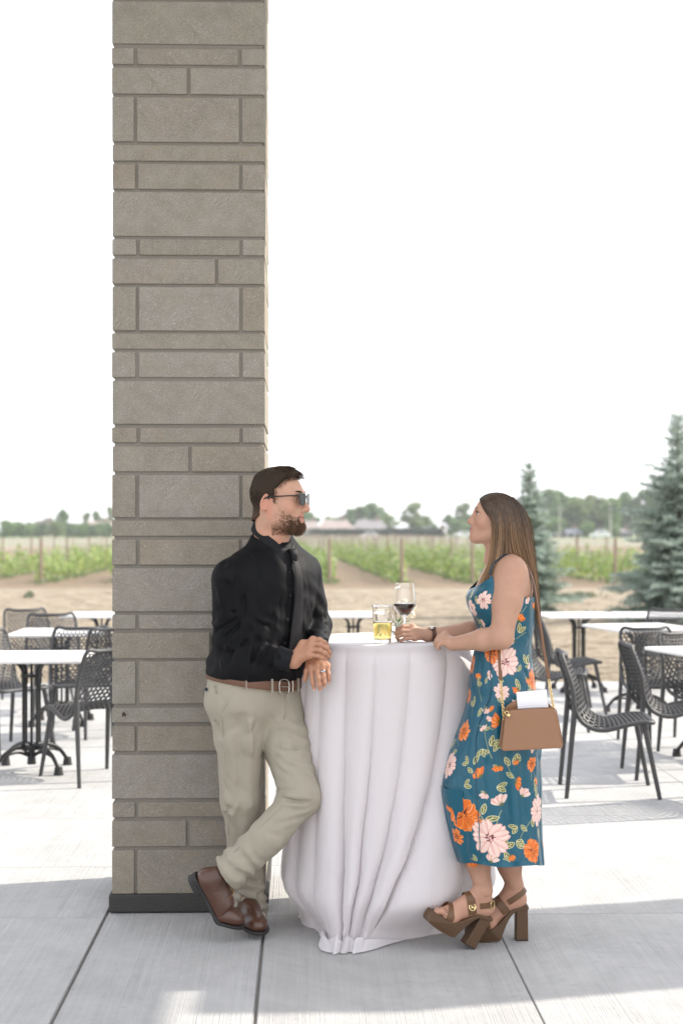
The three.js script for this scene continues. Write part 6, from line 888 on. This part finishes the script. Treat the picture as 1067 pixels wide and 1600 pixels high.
  const leaf = () => { g2.beginPath(); g2.moveTo(0, 0); g2.bezierCurveTo(0.34, -0.3, 0.3, -0.8, 0, -1.05); g2.bezierCurveTo(-0.3, -0.8, -0.34, -0.3, 0, 0); g2.fillStyle = '#5c6128'; g2.fill(); g2.lineWidth = 0.07; g2.strokeStyle = '#cfca9e'; g2.stroke(); g2.beginPath(); g2.moveTo(0, 0); g2.lineTo(0, -0.9); g2.moveTo(0, -0.3); g2.lineTo(0.16, -0.55); g2.moveTo(0, -0.5); g2.lineTo(-0.15, -0.72); g2.lineWidth = 0.06; g2.stroke(); };
  const sprig = (px, py, s, rot, n = 2) => { for (let k = 0; k < n; k++) at(px, py, s, leaf, rot + (k - (n - 1) / 2) * 0.95); };
  const stem = (x0, y0, x1, y1) => { const [a, b] = cuv(x0, y0), [c, d] = cuv(x1, y1); if (Math.abs(a - c) > 600) return; g2.beginPath(); g2.moveTo(a, b); g2.quadraticCurveTo((a + c) / 2 + 12, (b + d) / 2 - 6, c, d); g2.lineWidth = 4.5; g2.strokeStyle = '#c9c79a'; g2.stroke(); g2.lineWidth = 2; g2.strokeStyle = '#66692f'; g2.stroke(); };
  // stems and leaves first, then the flowers
  [[752, 1280, 745, 1250], [764, 1307, 752, 1275], [783, 1265, 775, 1290], [836, 1270, 812, 1310], [770, 1140, 745, 1135], [755, 1140, 768, 1185], [790, 1190, 803, 1217], [830, 1200, 828, 1222], [788, 1040, 805, 1050], [745, 1068, 752, 1098], [808, 1000, 822, 990], [812, 965, 822, 948]].forEach((s) => stem(...s));
  [[752, 1108, 13, 3.4, 1], [752, 1272, 16, 0.3, 1], [757, 1280, 17, 1.35, 1], [790, 1325, 15, 0.5, 2], [788, 1330, 15, 2.9, 1], [822, 1300, 14, -0.9, 1], [830, 1295, 15, 0.1, 1], [818, 1325, 13, -0.8, 2], [740, 1195, 15, 0.1, 1], [738, 1208, 12, -1, 1], [765, 1165, 15, 0.5, 2], [764, 1175, 14, -1.6, 1], [757, 1322, 12, -2, 1], [795, 1196, 14, -0.6, 1], [806, 1178, 15, 2.9, 2], [800, 1215, 12, -0.9, 1], [832, 1222, 12, 2.3, 2], [700, 1180, 15, 0.2, 1], [706, 1185, 15, 1.2, 1], [808, 1050, 13, 0.9, 1], [806, 1062, 16, 2.8, 1], [812, 990, 14, 0.5, 2], [822, 1040, 15, 0.1, 2], [823, 1068, 12, 2.6, 1], [806, 960, 13, 0.4, 2], [800, 972, 10, -1.0, 1], [747, 945, 12, 0.2, 2], [737, 935, 14, -0.6, 1], [751, 978, 9, 0.2, 2], [835, 1250, 15, 0.1, 1], [838, 1300, 13, 3, 1], [745, 1345, 9, -0.9, 2], [757, 1142, 9, 0.4, 2], [777, 1090, 9, 2.5, 1], [779, 1062, 9, 2.0, 1]].forEach(([x, y, s, ro, n]) => sprig(x, y, s, ro, n));
  [[722, 1275, 30, 'O', 7, 0.5], [764, 1308, 29, 'P', 8, 0.36], [702, 1203, 21, 'P', 8, 0.36], [724, 1148, 17, 'O', 13, 0.22], [838, 1272, 24, 'P', 8, 0.34], [830, 1332, 19, 'O', 8, 0.42], [829, 1196, 12, 'O', 11, 0.26], [790, 1036, 23, 'P', 7, 0.42], [771, 1022, 17, 'O', 9, 0.34], [736, 1045, 16, 'O', 8, 0.35], [713, 1312, 13, 'O', 10, 0.25], [783, 1082, 13, 'P', 6, 0.4], [756, 938, 14, 'P', 7, 0.36], [738, 952, 14, 'P', 6, 0.4], [845, 1200, 16, 'O', 9, 0.3], [831, 1068, 18, 'O', 8, 0.35], [848, 1328, 14, 'O', 8, 0.35], [700, 1262, 12, 'O', 7, 0.4], [728, 1095, 13, 'O', 9, 0.3]].forEach(([x, y, s, c, n, w]) => at(x, y, s, big(c === 'O' ? ORC : PKC, n, w), rr2() * 6));
  [[781, 1127, 17, ORC, -1.6], [750, 1213, 15, ORC, -0.9], [803, 1222, 15, ORC, 0.6 + 1.2], [783, 1257, 17, PKC, -0.4], [815, 1246, 16, PKC, 0.5], [811, 972, 14, ORC, 0.4], [832, 955, 13, ORC, 0.2], [822, 934, 11, PKC, 2.6], [806, 1003, 11, PKC, -1.5], [746, 1066, 12, ORC, 0.2], [766, 1346, 14, PKC, 0.4], [768, 1112, 9, ORC, -0.6], [760, 1127, 9, PKC, 0.6], [754, 1143, 9, PKC, -0.6], [743, 1000, 8, ORC, 0.6]].forEach(([x, y, s, c, ro]) => at(x, y, s, sideBloom(c), ro));
  { const used = [[722, 1275, 32], [764, 1308, 32], [702, 1203, 22], [724, 1148, 19], [838, 1272, 24], [830, 1332, 20], [829, 1196, 14], [790, 1036, 24], [771, 1022, 18], [736, 1045, 16], [713, 1312, 14], [783, 1082, 15], [756, 938, 15], [738, 952, 15], [781, 1127, 18], [750, 1213, 16], [803, 1222, 16], [783, 1257, 18], [815, 1246, 17], [811, 972, 15], [832, 955, 14], [806, 1003, 12], [765, 1346, 15]]; let n = 0; for (let i = 0; i < 900 && n < 30; i++) { const py = 940 + rr2() * 400, [f, b] = dp(py), px = lerp(f + 8, b - 5, rr2()); if (used.some(([x, y, q3]) => Math.hypot(px - x, py - y) < q3 + 9)) continue; n++; used.push([px, py, 11]); const k = rr2(), ro = rr2() * 6.28; if (k < 0.55) sprig(px, py, 11 + rr2() * 4, ro, 2); else if (k < 0.8) { sprig(px, py + 4, 9, ro + 2, 1); at(px, py, 9 + rr2() * 3, sideBloom(PKC), ro); } else { sprig(px, py + 4, 9, ro + 2, 1); at(px, py, 9 + rr2() * 3, sideBloom(ORC), ro); } } }
  for (let i = 0; i < 46; i++) { const a = 3.4 + rr2() * 2.6, py = 930 + rr2() * 410, u = a / 6.2832 * 2048, v = (py - Y0) / sc / DH * 2048, s = 40 + rr2() * 36; g2.save(); g2.translate(u, v); g2.rotate(rr2() * 6); g2.scale(s, s); const k = rr2(); (k < 0.3 ? big(ORC, 8, 0.36) : k < 0.6 ? big(PKC, 8, 0.36) : leaf)(); g2.restore(); }
  const print = new THREE.CanvasTexture(cvs); print.colorSpace = THREE.SRGBColorSpace; print.wrapS = THREE.RepeatWrapping; print.flipY = false; print.anisotropy = 8;
  const satinB = tex(256, 256, (u, v) => clamp(0.5 + 0.5 * tn(u, v, 18, 3), 0, 1), false, 6, 6);
  const dressM = phys(1, 1, 1, { map: print, roughness: 0.31, specularIntensity: 0.9, sheen: 0.05, sheenRoughness: 0.4, sheenColor: new THREE.Color(0.5, 0.8, 0.9), side: THREE.DoubleSide, bumpMap: satinB, bumpScale: 0.0005 });
  const dress = part('dress', loft(rows, { capA: false, capB: false, uvf: (t, i, p) => dressUV(t, i, p) }), dressM, woman);
  const teal = phys(0.006, 0.045, 0.075, { roughness: 0.4 });
  // the overlapping front panel of the wrapped skirt
  { const pr = []; for (let j = 0; j <= 40; j++) { const py = lerp(1225, 1338 - 0, j / 40), row = []; for (let i = 0; i <= 24; i++) { const a = lerp(2.2, 3.7, i / 24), p = ringAt(a, py), e = lerp(0.004, -0.012, j / 40); p.x += Math.cos(a) * e + (i < 8 ? 0.02 * (j / 40) * (1 - i / 8) * 0 : 0); p.z += Math.sin(a) * e; p.y -= 0.012 * Math.sin(i * 0.5) * (j / 40); row.push(p); } pr.push(row); } 
    const pos = [], uv = [], idx = []; pr.forEach((row, j) => row.forEach((p, i) => { pos.push(p.x, p.y, p.z); uv.push(0.1 + i * 0.008, 0.2 + j * 0.004); if (i && j) { const w = 25, b = j * w + i; idx.push(b - w - 1, b - w, b, b - w - 1, b, b - 1); } })); const g = new THREE.BufferGeometry(); g.setAttribute('position', new THREE.Float32BufferAttribute(pos, 3)); g.setAttribute('uv', new THREE.Float32BufferAttribute(uv, 2)); g.setIndex(idx); g.computeVertexNormals(); part('under_panel', g, dressM, woman); }
  { const pts = []; for (let k = 0; k <= 40; k++) { const py = lerp(1010, 1326, k / 40), px = lerp(768, 746, sstep(1060, 1150, py)) + Math.sin(k * 2.1) * 0.5, a = angOf(px, py), p = ringAt(a, py); pts.push(p.add(V(Math.cos(a) * 0.001, 0, Math.sin(a) * 0.001))); } part('ruched_seam', tube(pts, 0.0016, 120, 6), phys(0.004, 0.07, 0.11, { roughness: 0.4 }), woman); }
  // straps of the dress
  for (const s of [1, -1]) { const z = (d) => WD - s * d; const pts = [q(765, 899, z(0.125)), q(768, 886, z(0.116)), q(778, 873.5, z(0.098)), q(793, 866.0, z(0.086)), q(806, 870, z(0.088)), q(820, 884, z(0.09)), q(830, 905, z(0.088)), q(834, 932, z(0.08))]; const nn = [V(-0.8, 0.3, s * 0.5), V(-0.7, 0.6, s * 0.3), V(-0.5, 0.85, s * 0.2), V(0, 1, s * 0.25), V(0.6, 0.8, s * 0.2), V(0.85, 0.5, s * 0.2), V(1, 0.2, s * 0.2), V(1, 0, s * 0.2)]; part('dress_strap', ribbon(pts, nn, 0.0048, 0.0022, 50), teal, woman); }
  // wrist watch
  { const c = q(675, 991.5, 5.50), ax = WF.clone().sub(EF).normalize(), G = new THREE.Group(); G.name = 'wrist_watch'; woman.add(G); const M = new THREE.Matrix4().makeRotationFromQuaternion(new THREE.Quaternion().setFromUnitVectors(V(0, 1, 0), ax)).setPosition(c); const band = new THREE.CylinderGeometry(0.0268, 0.0272, 0.017, 30, 1, true); band.scale(1, 1, 1.02); part('band', band.applyMatrix4(M), mat(0.09, 0.035, 0.018, { roughness: 0.5, side: THREE.DoubleSide }), G); const top = c.clone().add(V(0, 0.0275, 0.006)), cs = new THREE.CylinderGeometry(0.015, 0.015, 0.007, 30).translate(top.x, top.y, top.z); part('case', cs, mat(0.6, 0.58, 0.55, { metalness: 1, roughness: 0.2 }), G); part('dial', new THREE.CylinderGeometry(0.013, 0.013, 0.001, 30).translate(top.x, top.y + 0.0042, top.z), mat(0.7, 0.7, 0.68, { roughness: 0.3 }), G); }
  { const f = handN.f[2], g = new THREE.TorusGeometry(0.0088, 0.0016, 10, 28); const dir = f[0].clone().sub(handN.kn[2]).normalize(); g.applyMatrix4(new THREE.Matrix4().makeRotationFromQuaternion(new THREE.Quaternion().setFromUnitVectors(V(0, 0, 1), dir)).setPosition(handN.kn[2].clone().lerp(f[0], 0.6))); part('ring', g, mat(0.7, 0.7, 0.7, { metalness: 1, roughness: 0.15 }), woman); }
  // platform sandals
  const woodT = tex(64, 256, (u, v, i, j) => { const k = 0.8 + 0.25 * PN.noise(3.1, v * 60, 0.5) + 0.12 * PN.noise(u * 6, v * 120, 2.5); return S(0.115 * k, 0.06 * k, 0.026 * k); }, true, 2, 6);
  const stackM = mat(1, 1, 1, { map: woodT, roughness: 0.55 }), strapM = mat(0.135, 0.066, 0.027, { roughness: 0.42 }), gold = mat(0.83, 0.66, 0.34, { metalness: 1, roughness: 0.22 }), soleB = mat(0.02, 0.018, 0.016);
  const sandal = (M, fld, side, fancy) => {
    const G = new THREE.Group(); G.name = 'platform_sandal'; woman.add(G);
    const pr = new THREE.Shape(); pr.moveTo(0.232, 0.012); pr.bezierCurveTo(0.243, 0.02, 0.238, 0.046, 0.232, 0.048); pr.lineTo(0.15, 0.046); pr.bezierCurveTo(0.115, 0.055, 0.09, 0.10, 0.06, 0.122); pr.lineTo(0.006, 0.129); pr.lineTo(0.004, 0.122); pr.lineTo(0.055, 0.112); pr.bezierCurveTo(0.085, 0.09, 0.098, 0.045, 0.112, 0.008); pr.bezierCurveTo(0.118, 0.001, 0.2, 0.0005, 0.232, 0.012);
    const pg = new THREE.ExtrudeGeometry(pr, { depth: 0.068, bevelEnabled: true, bevelSize: 0.003, bevelThickness: 0.005, bevelSegments: 2, curveSegments: 18 }).translate(0, 0, -0.034); { const p = pg.attributes.position; for (let i = 0; i < p.count; i++) { const x = p.getX(i), w = interp([[0, 0.72], [0.06, 0.78], [0.14, 1.08], [0.19, 1.12], [0.225, 0.8], [0.242, 0.45]])(x)[0]; p.setZ(i, p.getZ(i) * w); } pg.computeVertexNormals(); } part('platform', boxUV(pg, 8).applyMatrix4(M), stackM, G);
    const hl = rbox(0.047, 0.122, 0.05, 0.006, 0.027, 0.061, 0); { const p = hl.attributes.position; for (let i = 0; i < p.count; i++) { const y = p.getY(i); p.setX(i, 0.027 + (p.getX(i) - 0.027) * lerp(1.02, 0.96, y / 0.12)); } } part('heel', boxUV(hl, 8).applyMatrix4(M), stackM, G); part('heel_tip', box(0.046, 0.004, 0.048, 0.027, 0.001, 0).applyMatrix4(M), soleB, G);
    const wrap = (o, ax, up, rad, n0, n1, off) => { // points on the skin around the axis through o
      const a = ax.clone().normalize(), u = up.clone().addScaledVector(a, -up.dot(a)).normalize(), w = V().crossVectors(a, u), pts = [], nn = []; for (let k = 0; k <= 22; k++) { const t = lerp(n0, n1, k / 22), d = u.clone().multiplyScalar(Math.cos(t)).addScaledVector(w, Math.sin(t)); let s = 0.12; for (let it = 0; it < 30; it++) { const p = o.clone().addScaledVector(d, s), v = fld(p.x, p.y, p.z); s -= v * 0.8; if (Math.abs(v) < 0.0004) break; } s = clamp(s, 0.008, 0.07); pts.push(o.clone().addScaledVector(d, s + off)); nn.push(d); } return [pts, nn]; };
    const strap = (name, o, ax, up, n0, n1, hw) => { const [p, n] = wrap(o, ax, up, 0, n0, n1, 0.0022); part(name, ribbon(p, n, hw, 0.0028, 44).applyMatrix4(M), strapM, G); return [p, n]; };
    strap('toe_strap', V(0.166, 0.058, 0), V(1, -0.1, 0), V(0, 1, 0), -1.75, 1.75, 0.0145);
    const [ip, inn] = strap('instep_strap', V(0.097, 0.122, 0), V(0.78, -0.62, 0), V(0.62, 0.78, 0), -2.1, 2.1, 0.0155);
    const [ap] = strap('ankle_strap', V(0.056, 0.165, 0), V(0.55, 0.83, 0), V(-0.83, 0.55, 0), -2.3, 2.3, 0.0105);
    if (fancy) { // round gold emblem and buckle on the outer side
      const k = side > 0 ? 17 : 5, c = ip[k].clone().addScaledVector(inn[k], 0.004), n = inn[k].clone(); const EM = frame(c, V(0.75, -0.25, 0).addScaledVector(n, -V(0.75, -0.25, 0).dot(n)).normalize(), n.clone().cross(V(1, 0, 0)).lengthSq() ? V().crossVectors(n, V(0.75, -0.25, 0)).normalize() : V(0, 1, 0)); const B = new THREE.Matrix4(); const xA = V(-0.9, 0.15, 0).addScaledVector(n, -V(-0.9, 0.15, 0).dot(n)).normalize().multiplyScalar(-1), yA = V().crossVectors(n, xA).normalize(); B.makeBasis(xA, yA, n).setPosition(c);
      const E = part('emblem', new THREE.TorusGeometry(0.0125, 0.0021, 10, 36).applyMatrix4(B).applyMatrix4(M), gold, G); const bar = (x0, y0, x1, y1) => taper([V(x0, y0, 0), V(x1, y1, 0)], [0.0013, 0.0013], 2, 6); const flip = side > 0 ? 1 : 1;
      part('emblem_letters', merge([bar(-0.0085, -0.005, -0.0085, 0.0055), bar(-0.0085, 0.0055, -0.004, -0.002), bar(-0.004, -0.002, 0.0005, 0.0055), bar(0.0005, 0.0055, 0.0005, -0.0055), bar(0.0005, 0.0, 0.007, 0.0065), bar(0.002, 0.0015, 0.007, -0.0065)]).applyMatrix4(B).applyMatrix4(M), gold, E);
      const kb = side > 0 ? 16 : 6, o = V(0.056, 0.165, 0), cb = ap[kb], nb = cb.clone().sub(o).addScaledVector(V(0.55, 0.83, 0), -cb.clone().sub(o).dot(V(0.55, 0.83, 0))).normalize(), yb = V(0.55, 0.83, 0).normalize(), xb = V().crossVectors(yb, nb).normalize(), rb2 = [[-0.009, -0.0115], [0.009, -0.0115], [0.009, 0.0115], [-0.009, 0.0115]].map(([x, y]) => cb.clone().addScaledVector(nb, 0.004).addScaledVector(xb, x).addScaledVector(yb, y)); part('buckle', tube(rb2, 0.0014, 60, 8, true).applyMatrix4(M), gold, G); }
  };
  sandal(fM, fFoot, 1, false); sandal(nM, nFoot, -1, true);
}
// ---------------------------------------------------------------- handbag on her shoulder, with a card in it
{
  const c = P(829, 1168, 5.155), bag = thing('handbag', 'small brown leather handbag hanging from the shoulder of the person in the dress', 'handbag', c, 0.05); bag.rotation.z = 0.045;
  const grain = tex(256, 256, (u, v) => clamp(0.5 + 0.5 * tn(u, v, 34, 3) + 0.4 * tn(u, v, 80, 1), 0, 1), false, 10, 10), lea = phys(0.26, 0.128, 0.062, { roughness: 0.38, clearcoat: 0.12, clearcoatRoughness: 0.35, bumpMap: grain, bumpScale: 0.0004 }), leaD = mat(0.17, 0.08, 0.04, { roughness: 0.5 }), lining = mat(0.03, 0.02, 0.015, { roughness: 0.9, side: THREE.DoubleSide }), gold = mat(0.85, 0.66, 0.33, { metalness: 1, roughness: 0.2 });
  const s = 5.16 / FPX; // metres per pixel here
  const panel = (pts, depth, bs) => { const sh = new THREE.Shape(); pts.forEach((p, i) => i ? (p.length === 4 ? sh.quadraticCurveTo(...p) : sh.lineTo(...p)) : sh.moveTo(...p)); return new THREE.ExtrudeGeometry(sh, { depth, bevelEnabled: true, bevelSize: bs, bevelThickness: bs, bevelSegments: 4, curveSegments: 20 }); };
  // front wall, lower at its open zip; back wall with a domed top; base and end gussets between them
  const bow = (g, k) => { const p = g.attributes.position; for (let i = 0; i < p.count; i++) { const x = p.getX(i), y = p.getY(i); p.setZ(i, p.getZ(i) + k * Math.max(0, 1 - Math.pow(x / 0.115, 2)) * Math.sin(Math.PI * clamp(y / 0.15, 0, 1)) - 0.012 * Math.pow(clamp(y / 0.145, 0, 1), 2) * Math.sign(k)); } g.computeVertexNormals(); return boxUV(g); };
  part('front_panel', bow(panel([[-0.103, 0], [0.103, 0], [0.109, 0.004, 0.108, 0.012], [0.094, 0.118], [0.090, 0.137, 0.074, 0.139], [-0.066, 0.139], [-0.084, 0.137, -0.089, 0.118], [-0.108, 0.012], [-0.109, 0.004, -0.103, 0]], 0.003, 0.003).translate(0, 0, 0.026), 0.018), lea, bag);
  part('back_panel', bow(panel([[-0.103, 0], [0.103, 0], [0.109, 0.004, 0.108, 0.012], [0.090, 0.125], [0.078, 0.163, 0.04, 0.166], [-0.04, 0.166], [-0.078, 0.163, -0.090, 0.125], [-0.108, 0.012], [-0.109, 0.004, -0.103, 0]], 0.003, 0.003).translate(0, 0, -0.032), -0.006), lea, bag);
  { const o = [[-0.066, 0.142], [0.074, 0.142], [0.0925, 0.136], [0.096, 0.118], [0.111, 0.012]].map(([x, y]) => V(x, y, 0.0315 - 0.012 * Math.pow(clamp(y / 0.145, 0, 1), 2))); part('piping', tube([V(-0.111, 0.012, 0.0315), V(-0.092, 0.118, 0.024), V(-0.0865, 0.136, 0.021), ...o], 0.0019, 80, 6), leaD, bag); }
  part('base', rbox(0.212, 0.008, 0.066, 0.003, 0, 0.001, -0.001), lea, bag);
  for (const k of [1, -1]) part('gusset', loft([...Array(8)].map((_, i) => { const t = i / 7, y = t * 0.125, x = k * lerp(0.106, 0.088, t), w = lerp(0.03, 0.022, t); return [V(x, y, -w), V(x + k * 0.004 * (1 - t), y, 0), V(x, y, w), V(x - k * 0.004, y, 0)]; })), lea, bag);
  part('lining', box(0.17, 0.004, 0.045, 0, 0.1, -0.002), lining, bag);
  { const zp = []; for (let i = 0; i <= 20; i++) { const t = i / 20 * Math.PI; zp.push(V(-0.088 * Math.cos(t), 0.12 + 0.047 * Math.sin(t), -0.024)); } part('zip', tube(zp, 0.0028, 50, 6), mat(0.05, 0.03, 0.02, { roughness: 0.6 }), bag); }
  const pull = part('zip_pull', new THREE.SphereGeometry(0.0075, 18, 14).translate(-0.082, 0.126, 0.036), gold, bag); part('pull_ring', new THREE.TorusGeometry(0.006, 0.0015, 8, 20).translate(-0.087, 0.134, 0.03), gold, pull);
  scene.updateMatrixWorld(true); const loc = (p) => bag.worldToLocal(p.clone());
  const chain = (a, b, n) => { const A0 = loc(a), B0 = loc(b), dir = B0.clone().sub(A0), step = dir.length() / n; dir.normalize(); const side = V().crossVectors(dir, V(0, 0, 1)).normalize(), fr = V().crossVectors(side, dir); const lk = new THREE.TorusGeometry(0.0062, 0.0017, 7, 16); lk.scale(0.78, 1, 1.05); for (let k = 0; k < n; k++) { const M = new THREE.Matrix4().makeBasis(side, dir, fr), R2 = new THREE.Matrix4().makeRotationY(k % 2 ? 0.75 : -0.75), o = A0.clone().addScaledVector(dir, (k + 0.5) * step); const m = part('chain_link', lk, gold, bag); m.applyMatrix4(M.multiply(R2).setPosition(o)); } };
  chain(P(787, 1124, 5.165), P(782, 1064, 5.15), 16); chain(P(866, 1116, 5.165), P(857, 1062, 5.18), 15);
  const strapL = mat(0.165, 0.075, 0.032, { roughness: 0.45 });
  const p1 = [P(782, 1063, 5.15), P(780.5, 1045, 5.165), P(778.5, 1005, 5.232), P(775, 970, 5.255), P(770, 930, 5.25), P(770, 900, 5.262), P(778, 876, 5.29), P(793, 864.5, 5.30), P(808, 868, 5.30), P(823, 884, 5.295), P(833, 908, 5.285), P(838.5, 938, 5.27), P(845, 985, 5.23), P(852, 1032, 5.20), P(857, 1061, 5.18)];
  const n1 = [V(0, 0, 1), V(0, 0, 1), V(0, 0, 1), V(-0.2, 0, 1), V(-0.7, 0, 0.8), V(-0.8, 0.2, 0.6), V(-0.5, 0.8, 0.4), V(0, 1, 0.4), V(0.5, 0.8, 0.4), V(0.9, 0.4, 0.4), V(1, 0.2, 0.5), V(0.8, 0, 0.7), V(0.4, 0, 1), V(0.2, 0, 1), V(0, 0, 1)];
  const sp = part('strap', ribbon(p1.map(loc), n1, 0.0052, 0.003, 110), strapL, bag);
  for (const [a, b] of [[P(782, 1062, 5.15), P(781, 1048, 5.15)], [P(857, 1060, 5.18), P(854.5, 1046, 5.187)]]) part('strap_end', ribbon([loc(a), loc(a).lerp(loc(b), 0.5), loc(b)], [V(0, 0, 1), V(0, 0, 1), V(0, 0, 1)], 0.0066, 0.0058, 6), strapL, sp);
  const card = part('card', rbox(0.112, 0.105, 0.0022, 0.0008), mat(0.80, 0.79, 0.82, { roughness: 0.6 }), scene); card.position.copy(P(832, 1102, 5.163)); card.rotation.set(-0.06, 0.05, 0.085); tag(card, 'blank white card sticking out of the open brown handbag', 'card');
}
renderer.render(scene, camera);
